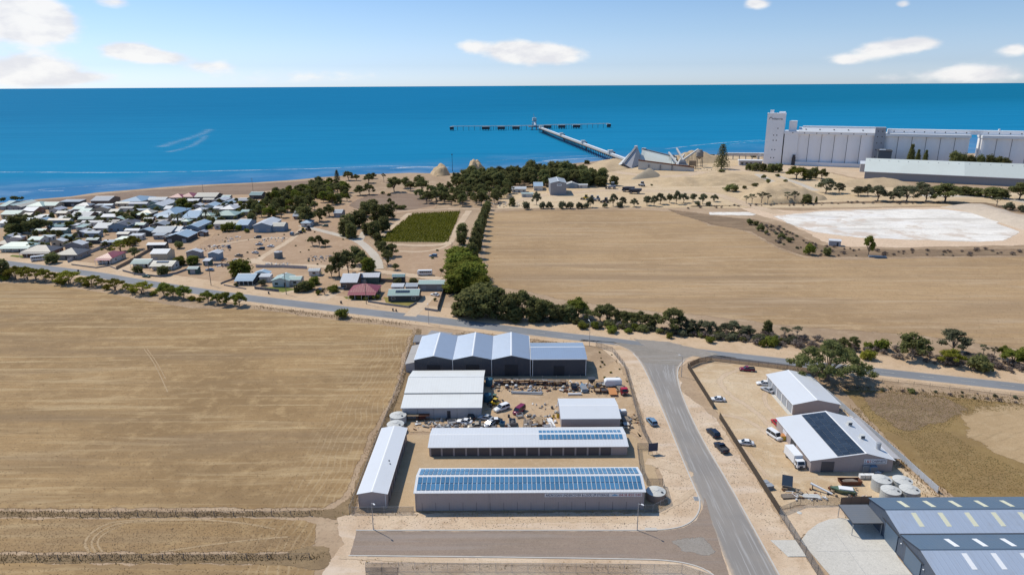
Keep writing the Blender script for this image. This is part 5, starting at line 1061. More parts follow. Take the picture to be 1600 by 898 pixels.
# ------------------------------------------------------------------ east yard
r = thing('garage_shed', 'mauve shed with a row of grey roller doors beside the big gum tree', 'shed', (88.75,181.3,0))
gable(r, 13.5, 21.6, 3.3, 4.75, 'y', wall_mauve_y, wt, .2)
for i in range(5): part('roller_door', boxmesh('roller_door_e', .08, 2.9, 2.75, door_grey), r, (-6.79, 2.4+4.0*i, 0))
for i in range(6): part('door_post', boxmesh('door_post_e', .12, .5, 3.1, trim_w), r, (-6.81, .5+4.0*i+(.0 if i < 5 else -.1), 0))
bx('footpath', r, -8.0, -6.86, .2, 21.4, -.05, .06, m_concrete)
r = thing('cabinet_workshop', 'mauve workshop with a dark strip of solar panels and a white sign', 'workshop', (84.4,150.5,0))
gable(r, 20.4, 22.6, 3.25, 5.2, 'y', wall_mauve, wt, .25, rp=.655)
sx_ = math.atan2(1.95, 13.36); me_ = boxmesh('solar_panel_d', 1.6, 1.05, .05, m_solar_d)
for i in range(20):
    for k in range(4):
        d = 1.67*(k+.5); xr = -10.2+13.36; part('solar_panel', me_, r, (xr-.35-d*math.cos(sx_), .7+1.1*i, 5.2-d*math.sin(sx_)-.05+.18), (0,-sx_,0))
s = bx('sign', r, 2.9, 8.6, -.09, -.02, 2.25, 3.6, sign_w); text('J', 1.0, navy_ink, s, (3.05,-.11,2.62), (rad(90),0,0)); text('&S', 1.0, red_ink, s, (3.55,-.11,2.62), (rad(90),0,0), width=1.1); text('CABINETS', .85, navy_ink, s, (4.8,-.11,2.72), (rad(90),0,0), width=3.6); bx('sign_rule', s, 3.2, 8.3, -.105, -.09, 2.4, 2.5, teal_ink)
bx('roller_door', r, -7.6, -4.4, -.08, -.01, 0, 2.9, door_dark); bx('side_door', r, -10.3, -10.18, 9.5, 12.5, 0, 2.7, trim_d); bx('side_sign', r, -10.28, -10.21, 15.5, 18, 1.3, 2.4, sign_w)
for (x, y) in ((6.8,16.3),(6.6,9.0)):
    u = bx('air_conditioner', r, x-.55, x+.55, y-.55, y+.55, 4.35, 5.35, tank_m); bx('grille', u, x-.45, x+.45, y-.57, y-.545, 4.6, 5.2, trim_d)
b = MB(); b.lathe([(.55,3.3),(.55,5.2),(.62,5.25),(.62,5.5),(.3,5.6),(.02,5.6)], 14, (8.6,4.5)); b.build('flue', steel, r)
r = truck('box_truck', 'white box truck parked at the front corner of the cabinet workshop', (*(72.12,155.09),0), rad(183), 'white', True, 7.4)
car('delivery_van', 'white van parked beside the cabinet workshop side wall', 'van', (*(71.83,168.05),0), rad(200), 'van', 'white')
car('hatchback', 'red hatchback tucked against the back corner of the cabinet workshop', 'car', (*(75.09,175.4),0), rad(6), 'wagon', 'red', s=.92)
car('sedan_car', 'white sedan inside the dark fence at the upper yard', 'car', (*(62.78,190.8),0), rad(84), 'sedan', 'white'); car('sedan_car', 'white sedan with a dark open boot inside the lower dark fence', 'car', (*(62.51,164.32),0), rad(78), 'sedan', 'white')
car('parked_wagon', 'navy wagon on the verge outside the dark fence, farther of two', 'car', (*(55.41,169.68),0), rad(14), 'wagon', 'navy', s=1.08); car('tray_utility', 'navy tray utility on the verge outside the dark fence, nearer of two', 'utility', (*(55.28,161.7),0), rad(12), 'ute', 'navy', s=1.1)
car('sedan_car', 'dusty white old sedan at the back wall of the roller door shed', 'car', (*(81.07,202.23),0), rad(82), 'sedan', 'white'); car('sedan_car', 'silver old car half hidden at the left wall of the roller door shed', 'car', (*(80.47,197.43),0), rad(30), 'sedan', 'silver')
car('wrecked_car', 'rusty brown car wreck by the fence at the main road', 'car', (*(79.36,213.6),0), rad(80), 'ute', 'maroon')
r = thing('waste_bin', 'yellow and orange bin beside the white van', 'bin', (*(73.7,166.97),0)); bx('bin_body', r, -.8, .8, -.8, .8, 0, 1.3, car_cols['yellow']); bx('lid', r, -.85, .85, -.85, .85, 1.3, 1.4, orange_t)
r = thing('solar_trailer', 'tilted solar panel on a boxy stand in the yard below the truck', 'solar panel', (*(65.67,143.54),0), rad(-20)); b = MB(); b.prism([(-1.,-.8,0),(-1.,.8,0),(-1.,.8,2.6),(-1.,-.8,1.3)], (2.,0,0)); b.build('stand', timber_g, r); b = MB(); b.prism([(-1.2,-1.0,1.2),(1.2,-1.0,1.2),(1.2,1.0,2.85),(-1.2,1.0,2.85)], (0,-.05,.08)); b.build('panel', m_solar_d, r); bx('frame', r, -1.26, 1.26, -1.08, -1.0, 1.1, 1.25, steel)
for q, lb, sz in (((60.95,144.95),'grey plastic crate at the fence left of the solar stand, the upper one',(1.6,1.2,.9)),((61.29,143.31),'dark grey crate at the fence left of the solar stand, the lower one',(1.9,1.3,1.0))):
    c = thing('crate', lb, 'crate', (*q,0), rng.uniform(-.3,.3), 'crates at the dark fence'); bx('crate_body', c, -sz[0]/2, sz[0]/2, -sz[1]/2, sz[1]/2, 0, sz[2], conc_d); bx('lid', c, -sz[0]/2-.05, sz[0]/2+.05, -sz[1]/2-.05, sz[1]/2+.05, sz[2], sz[2]+.07, steel)
TQ = [(87.87,142.91),(92.52,142.46),(87.56,138.3),(92.08,138.65)]
for q, lb in zip(TQ, ('upper left of four round pale tanks behind the steel blue shed', 'upper right of four round pale tanks behind the steel blue shed', 'lower left of four round pale tanks behind the steel blue shed', 'lower right of four round pale tanks behind the steel blue shed')):
    water_tank('water_tank', lb, (*q,0), 2.15, 2.7, tank_g, 'four tanks in the east yard')
for i, q in enumerate([(85.62,147.51),(86.87,147.5),(88.12,147.49)]):
    c = thing('liquid_container', 'white caged liquid container by the cabinet workshop wall', 'container', (*q,0), 0, 'white liquid containers'); bx('tank_body', c, -.55, .55, -.5, .5, .15, 1.15, trim_w); bx('pallet', c, -.6, .6, -.55, .55, 0, .14, timber_g); b = MB()
    for x in (-.58,0,.58): b.tube((x,-.54,.15),(x,-.54,1.2),.025,.025,4)
    for z in (.4,.8,1.18): b.tube((-.58,-.54,z),(.58,-.54,z),.025,.025,4)
    b.build('cage', steel, c)
for q, lb, m in (((87.99,150.39),'grey metal cabinet against the cabinet workshop front wall',steel),((89.59,150.08),'pale blue leaning cabinet against the cabinet workshop front wall',car_cols['blue'])):
    c = thing('metal_cabinet', lb, 'cabinet', (*q,0)); bx('cabinet_body', c, -.9, .9, -.5, .5, 0, 1.9, m); bx('door', c, -.8, .8, -.53, -.505, .1, 1.8, conc_d)
skip('rusty open skip with sagging sides below the workshop', (*(81.58,145.3),0), rad(90), 5.2, 2.0, 1.1, rust, fill=timber_g)
r = thing('boat', 'green boat with a white cover lying in the yard junk', 'boat', (*(78.11,141.53),0), rad(75)); b = MB(); b.loft([[(-.8,-2.6,.2),(.8,-2.6,.2),(1.0,-2.6,1.),(-1.0,-2.6,1.)],[(-.85,.6,.2),(.85,.6,.2),(1.05,.6,1.1),(-1.05,.6,1.1)],[(-.1,2.7,.7),(.1,2.7,.7),(.14,2.8,1.2),(-.14,2.8,1.2)]]); b.build('hull', car_cols['green'], r); bx('cover', r, -.75, .75, -2.2, .9, 1.08, 1.35, trim_w)
timber_stack('pile of pale sheets and boards along the wire fence', (*(69.18,139.77),0), rad(84), 5.5, 1.6, 2, 5, tank_m, group='yard junk by the workshop'); timber_stack('pile of grey boards beside the sandy slab at the wire fence', (*(65.13,139.81),0), rad(95), 4.2, 1.7, 2, 4, timber_g, group='yard junk by the workshop')
r = thing('auger', 'white grain auger lying tilted across the yard junk', 'auger', (*(73.08,141.84),0), rad(-35)); b = MB(); b.tube((-2.4,0,1.5),(2.6,0,.4),.28,.22,10); b.build('tube', trim_w, r); bx('support_leg', r, -1.9, -1.8, -.4, .4, 0, 1.3, darksteel); bx('wheel_frame', r, 1.5, 1.65, -.6, .6, .1, .5, darksteel)
scrap('', [(63.79,138.28),(80.84,138.11),(83.02,142.55),(65.51,142.72)], 70, 22, [trim_w,timber,steel,timber_g,rust]); scrap('', [(88.41,148.06),(91.57,147.17),(92.29,150.05),(89.91,150.07)], 24, 23, SC); scrap('', [(95.39,180.26),(97.79,178.24),(99.73,184.31),(97.27,184.34)], 20, 25, SC)
r = thing('lean_to', 'low grey lean-to strip between the workshop and the sheet metal fence', 'lean-to', (96.6,153,0)); b = MB(); b.prism([(-1.2,0,2.3),(1.3,0,2.0),(1.3,22,2.0),(-1.2,22,2.3)], (0,0,.1)); b.build('roof', wall_grey, r)
for y in (.3,7.5,14.5,21.7): bx('post', r, 1.15, 1.25, y-.05, y+.05, 0, 2.0, steel)
# fences of the east yard
fence('shade_fence', 'dark shade cloth fence on the left side of the upper yard', [(60,216.5),(60,185.5)], 2.0, m_shade, 3.1, darksteel, 1, thick=.03)
fence('shade_fence', 'dark shade cloth fence along the lower yard beside the side road', [(60,179.3),(60,133.2)], 2.0, m_shade, 3.1, darksteel, 1, thick=.03)
fence('chain_fence', 'tall wire fence beside the concrete slab at the side road', [(60,133.2),(60,96)], 2.2, m_wire, 2.9, darksteel, 2)
fence('brush_fence', 'brown mesh fence along the main road around the upper yard', [(60.61,216.6),(64.93,220.48),(69.94,222.43),(81.66,218.54),(93.26,214.22),(98.94,211.18),(102.85,206.44)], 1.9, mesh_mat('brown_mesh', (.20,.14,.10), .42, 4.), 3., darksteel, 1)
fence('chain_fence', 'wire fence between the sandy lot and the yard junk', [(60.2,133.2)]+[(65.94,136.24),(75.4,136.65)], 1.9, m_wire, 3., darksteel, 1)
fence('board_fence', 'brown corrugated fence panel joining the steel blue shed', [(75.28,136.4),(82.42,136.83)], 2.1, plain('brown_sheet', (.20,.165,.14), .6), 2.2, darksteel, 1, thick=.04)
fence('sheet_metal_fence', 'pale sheet metal fence between the yard and the dry pasture', [(97.6,203),(98.6,181),(99.6,165),(100.4,141)], 1.8, paint('pale_fence_sheet', (.42,.45,.50), .5), 2.6, steel, 1, thick=.03)
fence('post_and_wire_fence', 'wire fence along the main road edge of the dry pasture', offset_line([p for p in MAIN_S if 88 < p[0] < 200], -5.)[::2], 1.2, m_strand, 5., timber_g, 1)
# steel blue shed with its carport
r = thing('industrial_shed', 'steel blue double gabled shed with yellow skylights at the bottom right', 'shed', (79.0,131.6,0))
ZE, ZR = 5.0, 6.45
prof = [(0,0,-.1),(0,0,ZE),(0,-6.3,ZR),(0,-12.8,ZE),(0,-19.3,ZR),(0,-25.6,ZE),(0,-25.6,-.1)]
b = MB(); b.prism(prof, (62,0,0)); b.build('wall', wall_blue, r)
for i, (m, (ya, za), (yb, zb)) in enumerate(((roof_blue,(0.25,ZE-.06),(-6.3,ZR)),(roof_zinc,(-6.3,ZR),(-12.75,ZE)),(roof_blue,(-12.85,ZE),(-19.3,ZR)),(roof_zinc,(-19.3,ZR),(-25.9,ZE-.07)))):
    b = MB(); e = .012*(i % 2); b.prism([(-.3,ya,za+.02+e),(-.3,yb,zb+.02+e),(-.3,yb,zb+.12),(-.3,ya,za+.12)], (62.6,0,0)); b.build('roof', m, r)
for yc in (-12.8,): bx('valley_gutter', r, -.3, 62.3, yc-.22, yc+.22, ZE+.06, ZE+.17, trim_d)
for yr in (-6.3, -19.3): b = MB(); b.prism([(-.34,yr-.3,ZR+.07),(-.34,yr+.3,ZR+.07),(-.34,yr,ZR+.20)], (62.7,0,0)); b.build('ridge_cap', roof_blue, r)
for yr, full in ((-6.3, True), (-19.3, False)):
    for i in range(6):
        x = 4.7+i*5.6+(0 if full else 2.4)
        for s_, m in ((1, trim_w if not full else glazing_y), (-1, glazing_y)):
            if s_ == -1 and not full: m = trim_w
            y0, y1 = yr+s_*1.0, yr+s_*(4.4 if s_ == 1 else 4.6); z0, z1 = ZR-1.0*.23, ZR-abs(y1-yr)*.23
            b = MB(); b.prism([(x,y0,z0+.14),(x,y1,z1+.14),(x,y1,z1+.17),(x,y0,z0+.17)], (1.0,0,0)); b.build('skylight', m, r)
for yc, w_ in ((-9.6,4.6),(-17.6,5.2)): d_ = bx('sliding_door', r, -.16, -.05, yc-w_/2, yc+w_/2, 0, 4.1, roof_blue); bx('door_track', r, -.22, -.04, yc-w_/2-.6, yc+w_/2+1.4, 4.15, 4.3, trim_d)
for yc in (-13.4, -21.2):
    b = MB(); b.blob((-.2,yc,3.4), .16, .16, .14, 3, .05, 1); b.build('wall_lamp', trim_w, r)
bx('barge_board', r, -.42, -.32, -.2, .2, ZE-.1, ZE+.15, trim_d)
r = thing('carport', 'open carport with flat dark roof joined to the steel blue shed', 'carport', (75.8,128.6,0))
b = MB(); b.box(-3.35,3.1,-3.35,3.4,3.08,3.2); b.build('roof', paint('carport_roof', (.15,.16,.175), .45, ribs=('Y',1.4)), r)
bx('fascia', r, -3.42, -3.36, -3.4, 3.45, 2.98, 3.22, trim_d); bx('fascia', r, -3.36, 3.1, -3.43, -3.36, 2.98, 3.22, trim_d)
for x, y in ((-3.2,-3.2),(-3.2,3.2),(2.9,-3.2)): bx('post', r, x-.06, x+.06, y-.06, y+.06, 0, 3.07, steel)
r = thing('ground_plate', 'small pale lid lying in the sandy lot by the carport', 'lid', (*(64.7,133.55),0), .3); b = MB(); b.lathe([(.55,0),(.55,.1),(.3,.16),(.02,.16)], 12); b.build('lid', tank_m, r)

# ------------------------------------------------------------------ the town
RC = dict(white=(.48,.49,.505), cream=(.43,.395,.32), grey=(.23,.25,.28), pale=(.32,.345,.365), lilac=(.31,.32,.37), green=(.27,.37,.33), teal=(.10,.19,.19), mint=(.33,.43,.39), brown=(.085,.062,.055), charcoal=(.075,.072,.08), maroon=(.24,.045,.06), blue=(.20,.30,.40), navy=(.06,.14,.23), tan=(.44,.37,.28), sky=(.30,.40,.49))
WC = dict(white=(.58,.58,.56), cream=(.50,.44,.34), grey=(.27,.27,.28), brick=(.23,.13,.095), blue=(.22,.30,.38), green=(.07,.12,.11), brown=(.17,.12,.095), teal=(.16,.27,.27), tan=(.36,.29,.22), dark=(.07,.075,.08))
RM = {k: (paint('house_roof_%s_x' % k, c, .45, .35, 0., ('X', .9), .16, .15), paint('house_roof_%s_y' % k, c, .45, .35, 0., ('Y', .9), .16, .15)) for k, c in RC.items()}
WM = {k: paint('house_wall_%s' % k, c, .8, .2, 0., None, .2, .3) for k, c in WC.items()}
NICE = dict(lilac='lavender grey', sky='pale blue', mint='mint green', pale='light grey', navy='dark blue', teal='dark green', grey='mid grey')
def house(x, y, w, d, h, kind, rc, wc, lab=None, where='', rz=0., opts='', name='house', cat='house'):
    roofn = NICE.get(rc, rc); shape = dict(gx='gabled', gy='gabled', hip='hipped', sk='flat', skx='lean-to')[kind]
    wn = dict(grey='grey', brick='brick red').get(wc, wc)
    lab = lab or '%s with %s %s roof and %s walls %s' % (name.replace('_', ' '), roofn, shape, wn, where)
    r = thing(name, lab, cat, (x, y, 0), rz, 'houses and sheds of the seaside town'); rx, ry = RM[rc]; wm = WM[wc]
    if kind == 'gx': gable(r, w, d, h, h+min(2.2, d*.16), 'x', wm, rx, .35)
    elif kind == 'gy': gable(r, w, d, h, h+min(2.2, w*.16), 'y', wm, ry, .35)
    elif kind == 'hip': hip(r, w, d, h, h+min(2.6, min(w, d)*.24), wm, rx)
    else: gable(r, w, d, h+.1, h+.55, 'x', wm, rx, .3, rp=.97)
    big = w > 7 and name == 'house'
    n = max(1, int(w/3.6)); 
    for i in range(n):
        px = -w/2+w*(i+.5)/n
        if i == n//2 and big: part('door', boxmesh('door', .95, .07, 2.05, trim_d), r, (px, -.02, 0))
        elif name == 'house': window(r, px, 1.0, min(1.6, w/n*.55), 1.1)
        elif i % 2 == 0: part('roller_door', boxmesh('shed_door', min(2.6, w*.5), .07, 2.3, door_grey), r, (px, -.02, 0))
    if name == 'house':
        for k in range(max(1, int(d/5))): window(r, d*(k+.5)/max(1, int(d/5)), 1.0, 1.3, 1.1, -w/2 if x > 0 else w/2, -1 if x > 0 else 1)
    if 'v' in opts:                                   # verandah across the front
        b = MB(); b.prism([(-w/2-.2,-2.6,h-.75),(-w/2-.2,-.36,h-.12),(-w/2-.2,-.36,h-.04),(-w/2-.2,-2.6,h-.67)], (w+.4,0,0)); b.build('verandah', rx, r)
        for i in range(5): bx('verandah_post', r, -w/2+.1+(w-.2)*i/4-.06, -w/2+.1+(w-.2)*i/4+.06, -2.5, -2.38, 0, h-.72, trim_w)
    if 's' in opts:
        me = boxmesh('solar_panel_h', 1.0, 1.7, .05, m_solar_d); sl = min(2.2, d*.16)/(d/2) if kind == 'gx' else .24*min(w, d)/(min(w, d)/2)
        for i in range(6): part('solar_panel', me, r, (-3.2+1.06*i, d*.27, h+d*.27*sl+.24), (math.atan(sl),0,0))
    if 'k' in opts: bx('chimney', r, w*.18-.3, w*.18+.3, d*.5-.3, d*.5+.3, h, h+3.2, WM['brick'])
    if 't' in opts: water_tank('water_tank', 'round tank at the side of the %s' % lab[:40], (x+w/2+1.6, y+d*.5, 0), 1.2, 2.0, tank_m)
    return r
SEA_ = 'nearest the sea'; MID = 'in mid town'; ROADR = 'by the main road'; LOT = 'by the bare lot'
TOWN = []
for a in [
 (-405.63,540.35,4.7,22,3, 'gx','mint','grey',SEA_), (-398.84,540.13,4.7,22,3.4, 'gy','mint','grey',SEA_), (-390.31,534.08,7.23,19.74,3.4, 'gy','cream','grey',SEA_), (-379.29,539.5,11.46,13.03,3, 'hip','mint','white',SEA_), (-370.3,542.14,10.46,10.01,3, 'gx','green','cream',SEA_),
 (-369.26,516.79,8.49,11.31,3, 'gx','white','brick',SEA_), (-374.08,503.82,11.71,10.38,3, 'gx','green','cream',MID), (-359.86,553.82,14.4,7.86,4, 'sk','pale','dark',SEA_), (-342.11,541.23,9.38,6.77,3, 'hip','grey','grey',SEA_), (-352.59,521.7,7.05,8.68,3, 'gy','lilac','white',MID),
 (-338.46,507.91,6.87,5.03,3, 'gx','cream','cream',MID), (-317.23,497.05,12.96,9.9,3, 'gx','grey','brown',MID,'v'), (-314.97,468.57,13.62,4,5, 'gx','tan','blue',MID), (-355.01,469.7,4.56,8.09,3, 'gx','white','white',MID), (-300.05,444.7,9.07,4.39,3, 'gx','pale','teal',MID),
 (-307.79,402.38,7.08,13.46,3, 'hip','brown','brick',ROADR), (-294.46,395.43,16.24,7.44,3, 'hip','mint','white',ROADR,'v'), (-295.78,414.19,6.86,6.79,3, 'gx','mint','white',MID), (-277.85,408.47,6.77,4,3.2, 'gy','white','cream',MID), (-260.36,396.24,9.28,5.67,3.8, 'gy','white','grey',ROADR),
 (-273.17,382.28,14.96,9.94,3, 'hip','charcoal','brick',ROADR,'v'), (-251.22,374.26,11.72,10.92,3, 'hip','charcoal','grey',ROADR), (-279.5,434.21,6.75,8.06,3, 'gy','white','dark',MID), (-282.95,424.78,5.37,4,2.6, 'sk','teal','teal',MID),
 (-334.83,553,13.3,15.01,5, 'gx','grey','brown',SEA_), (-312.96,558.46,16.09,20.69,3.4, 'hip','blue','white',SEA_), (-295.58,536.81,12.9,4,5, 'gx','lilac','grey',SEA_), (-296.62,567.43,13.6,8.26,3, 'gx','pale','white',SEA_), (-280.21,533.43,10.76,22,3.4, 'gy','white','teal',SEA_),
 (-330.3,543.8,6.28,4,2.6, 'sk','pale','grey',SEA_), (-323.5,543.58,6.27,4,2.8, 'gx','sky','grey',SEA_), (-317.03,552.41,9.55,4,2.8, 'gx','cream','cream',SEA_), (-301.19,528.42,9.66,4,2.8, 'sk','cream','white',MID), (-284.86,519.59,10,4,2.6, 'sk','pale','brown',MID),
 (-273.54,498.26,8.16,4.56,3, 'hip','green','dark',MID), (-293.52,491.39,9.49,6.86,3, 'gx','white','white',MID), (-311.76,507.1,5.38,4,2.8, 'gx','pale','white',MID), (-315.15,520.53,8.53,4,4, 'gy','pale','cream',MID), (-255.08,497.7,13.41,22,3.4, 'hip','blue','blue',SEA_,'v'),
 (-255.57,460.28,7.56,5.17,3, 'gx','green','grey',MID), (-264.82,452,11.38,15.68,4, 'gy','charcoal','blue',MID), (-275.42,450.2,8.72,11.41,3, 'gx','pale','white',MID), (-293.19,470.2,12.74,4,3, 'gx','grey','white',MID), (-272.54,434.03,9.69,4,3, 'gx','navy','blue',MID),
 (-249.88,441.33,8.12,4,3, 'gx','white','white',MID), (-239.26,437.07,7.2,6.27,3.4, 'gy','sky','dark',MID), (-250.64,431.52,6.7,4,2.8, 'gx','cream','grey',MID), (-239.02,425.52,7.02,4,2.8, 'sk','white','white',MID), (-227.07,434.78,10.94,14.52,3, 'gx','pale','grey',MID), (-240.62,414.58,8.86,4.9,3, 'hip','mint','white',MID),
 (-212.49,398.38,9.69,4,3, 'gx','white','dark',MID), (-225.12,427.04,6.21,4,2.6, 'sk','pale','grey',MID), (-215.78,421.2,6.12,4,2.8, 'gy','white','brown',MID),
 (-286.35,580.26,10,9.03,3, 'hip','maroon','white',SEA_), (-278.48,583.37,10.04,12.92,3, 'hip','maroon','cream',SEA_), (-262.32,582.81,16.71,12.88,3, 'gx','cream','dark',SEA_), (-221.2,588.23,9.53,10.61,3.4, 'gx','teal','dark',SEA_), (-264.49,563.14,8.62,5.87,2.8, 'gx','white','dark',SEA_), (-241.89,562.38,8.6,11.4,3, 'gy','white','grey',SEA_),
 (-254.07,569.22,8.16,4,2.8, 'gx','cream','grey',SEA_), (-250.07,538.25,5.67,6.61,3, 'gy','white','grey',MID), (-237.79,532.07,8.67,11.59,3.4, 'gy','sky','white',MID), (-221.48,561.69,7.51,7.92,3, 'gx','grey','dark',SEA_), (-231.25,568.44,5.97,4,2.6, 'sk','pale','grey',SEA_), (-218.75,520.26,9.97,11.56,3, 'hip','white','dark',MID),
 (-232.79,489.59,9.89,21.82,3.2, 'gx','sky','white',MID,'v'), (-224.58,494.28,8.08,7.03,3, 'hip','green','cream',MID), (-210.58,493.86,15.18,12.39,3, 'hip','green','green',MID), (-213.91,448.52,8.23,17.39,3.6, 'gy','sky','blue',MID), (-191.97,458.51,19.43,7.9,3.8, 'gx','cream','white',LOT),
 (-222.24,438.59,9.33,10.51,3, 'gx','white','blue',MID), (-208.95,417.37,12.14,12.99,3.4, 'gy','sky','dark',MID), (-201.66,436.07,4.64,4,2.6, 'gy','grey','brown',LOT), (-182.76,456.1,7.03,14.51,3.4, 'gx','sky','blue',LOT),
 (-364.63,491.04,6.66,4,2.6, 'sk','white','white',MID), (-345.84,497.91,6.74,4,2.6, 'gx','pale','grey',MID), (-312.79,445.04,6.05,4,2.6, 'gx','green','brown',MID), (-301.07,461.55,5.81,4,2.6, 'sk','white','grey',MID), (-260.42,483.17,5.59,4,2.6, 'gx','grey','brown',MID), (-311.99,421.83,5.76,4,2.8, 'hip','grey','brick',ROADR), (-294.74,423.23,6.59,4,2.6, 'sk','pale','white',MID), (-246.66,407.69,7.14,4,2.6, 'sk','pale','grey',MID), (-260.78,415.09,6.46,4,2.6, 'gx','teal','dark',MID), (-231.96,540.6,7.24,4,2.6, 'sk','pale','brown',MID), (-216.45,540.1,9.3,4,2.8, 'gx','lilac','dark',MID), (-247.14,473.44,6.85,4,2.6, 'sk','tan','brown',MID), (-236.79,477.77,7.37,4,2.8, 'gx','pale','grey',MID),
]:
    x, y, w, d, h, kind, rc, wc, where = a[:9]
    nm = 'shed' if wc == 'dark' and kind in ('sk', 'gy') or w < 6 else 'house'
    TOWN.append((x, y, w*1.1, d*1.15)); house(x, y, w*1.1, d*1.15, h, kind, rc, wc, None, where, rng.uniform(-.03, .03), a[9] if len(a) > 9 else '', nm, nm)
for *args, kind, rc, wc, lab, opts, nm in [
 (-224.1,365,8.22,13.99,3.2, 'hip','maroon','white','red hipped roof house with a white chimney cap and bare front yard','v','house'), (-196.62,370.09,9.03,9.4,4.4, 'gx','white','cream','tall white roofed cream shed behind the dark green cottage','','shed'), (-199.95,357.54,9.8,5.14,3, 'gx','teal','white','dark green roofed cottage on the main road beside the cream house','v','house'),
 (-185.77,351.87,11.72,6.23,3, 'gx','cream','white','cream roofed house with a patch of solar panels along the main road','vs','house'), (-180.63,377.09,8.08,4,3.4, 'gy','white','grey','white roofed long shed, left of two at the lower edge of the bare lot','','shed'), (-166.75,370.86,5.78,6.4,4, 'gy','white','blue','white roofed blue sided shed, right of two at the lower edge of the bare lot','','shed'),
 (-165.69,342.43,5.03,4,2.8, 'gx','teal','green','small dark green shed beside the wooden power pole','','shed'), (-165.84,359.52,3.51,4,2.6, 'sk','white','green','little white topped garden shed behind the dark green shed','','shed'), (-130.91,322.67,8.88,8.15,3, 'gx','blue','dark','blue grey roofed house with a deep verandah along the main road','v','house'), (-126.25,331.83,7.16,4,3, 'gy','sky','white','pale blue rear wing of the verandah house along the main road','','house'),
 (-122.59,325.91,5.12,4,2.8, 'sk','white','white','white flat roofed carport between two main road houses','','carport'), (-112.04,317.84,8.12,9.45,3.2, 'gy','mint','white','pale green roofed house with solar panels behind the front lawn','','house'), (-105.84,319.92,5.65,5.55,3, 'gx','green','white','green roofed wing of the lawn house beside the slim cypress trees','','house'), (-101.29,337.34,5.28,4,2.8, 'gx','pale','white','light grey roofed little house deep in the garden trees','','house'),
 (-165.97,447.21,11.63,21.41,4.6, 'gy','white','blue','large white gabled shed at the top of the bare lot','','shed'), (-156.32,449.03,8.21,9.49,3.8, 'gx','cream','blue','cream roofed annexe joined to the large white gabled shed','','shed'), (-154.59,494.68,10.42,12.45,3, 'gx','grey','brick','grey roofed house with shady verandah under the big trees','v','house'), (-141.91,463.68,6.23,10.1,3, 'hip','sky','white','pale blue hipped cottage beside the shady tree on the lot','','house'), (-128.4,498.95,5.72,10.52,3.4, 'gx','pale','grey','pale curved roof shed half hidden in the trees','','shed'),
 (-77.85,312.83,7.68,14.68,3.6, 'gx','white','brown','white roofed house with dark red walls left of the maroon house','','house'), (-70.47,322.58,10.11,6.67,3.4, 'gx','white','green','white roofed dark green hall behind the maroon house','','shed'), (-68.26,298.32,12.35,10.64,3, 'hip','maroon','dark','maroon hipped roof house with verandah behind a green garden','v','house'), (-48.88,293.13,13.58,9.11,3, 'gx','green','dark','green roofed house with a long strip of dark solar panels','s','house'), (-55.45,321.15,5.66,4,4, 'gx','teal','dark','small steep dark green gabled shed beside the hall','','shed'), (-38.07,309.93,11.85,5.79,3.4, 'gx','mint','grey','mint roofed long shed next to the windbreak trees','','shed'),
 (-54.01,308.14,5.45,4,2.5, 'sk','white','white','white carport roof between the maroon and green roofed houses','','carport'), (-47.35,308.02,5.44,4,2.6, 'sk','pale','grey','pale canopy roof in front of the mint roofed shed','','carport'),
 (24.64,627.54,8.23,20.8,4.2, 'gx','sky','white','pale blue roofed shed left of the big grey shed','','shed'), (6.85,616.47,12.73,8.57,3.4, 'gx','white','white','white roofed bungalow among the grove trees near the grey shed','','house'), (13.77,590.39,9.99,4,3, 'gx','mint','white','little mint roofed building in front of the grove','','shed'), (56.83,642.61,11.4,10.26,3.4, 'gy','white','blue','white peaked canopy right of the big grey shed','','shed'), (66.1,663.79,10.52,4,3.2, 'sk','white','grey','flat white roof at the edge of the grove right of the grey shed','','shed'), (67.33,642.2,8.39,4.35,3, 'gx','white','white','white roofed annexe furthest right of the grey shed','','shed')]:
    house(*args, kind, rc, wc, lab, '', rng.uniform(-.02, .02), opts, nm, nm)
p = (34.32,600.45); r = thing('machinery_shed', 'big tall grey machinery shed with a small white sign high on its front', 'shed', (*p,0), rad(0))
gable(r, 22.5*.62, 30, 10.6, 12.2, 'y', paint('pewter_wall', (.27,.275,.30), .55, ribs=('X',1.)), RM['pale'][1], .2, x0=0.); bx('sign', r, 5.6, 9.8, -.1, -.02, 8.0, 9.8, sign_w); bx('door', r, -.06, -.01, 2.0, 3.2, 0, 2.4, trim_d); bx('sign_text', r, 6.2, 9.2, -.13, -.1, 8.6, 9.2, teal_ink)
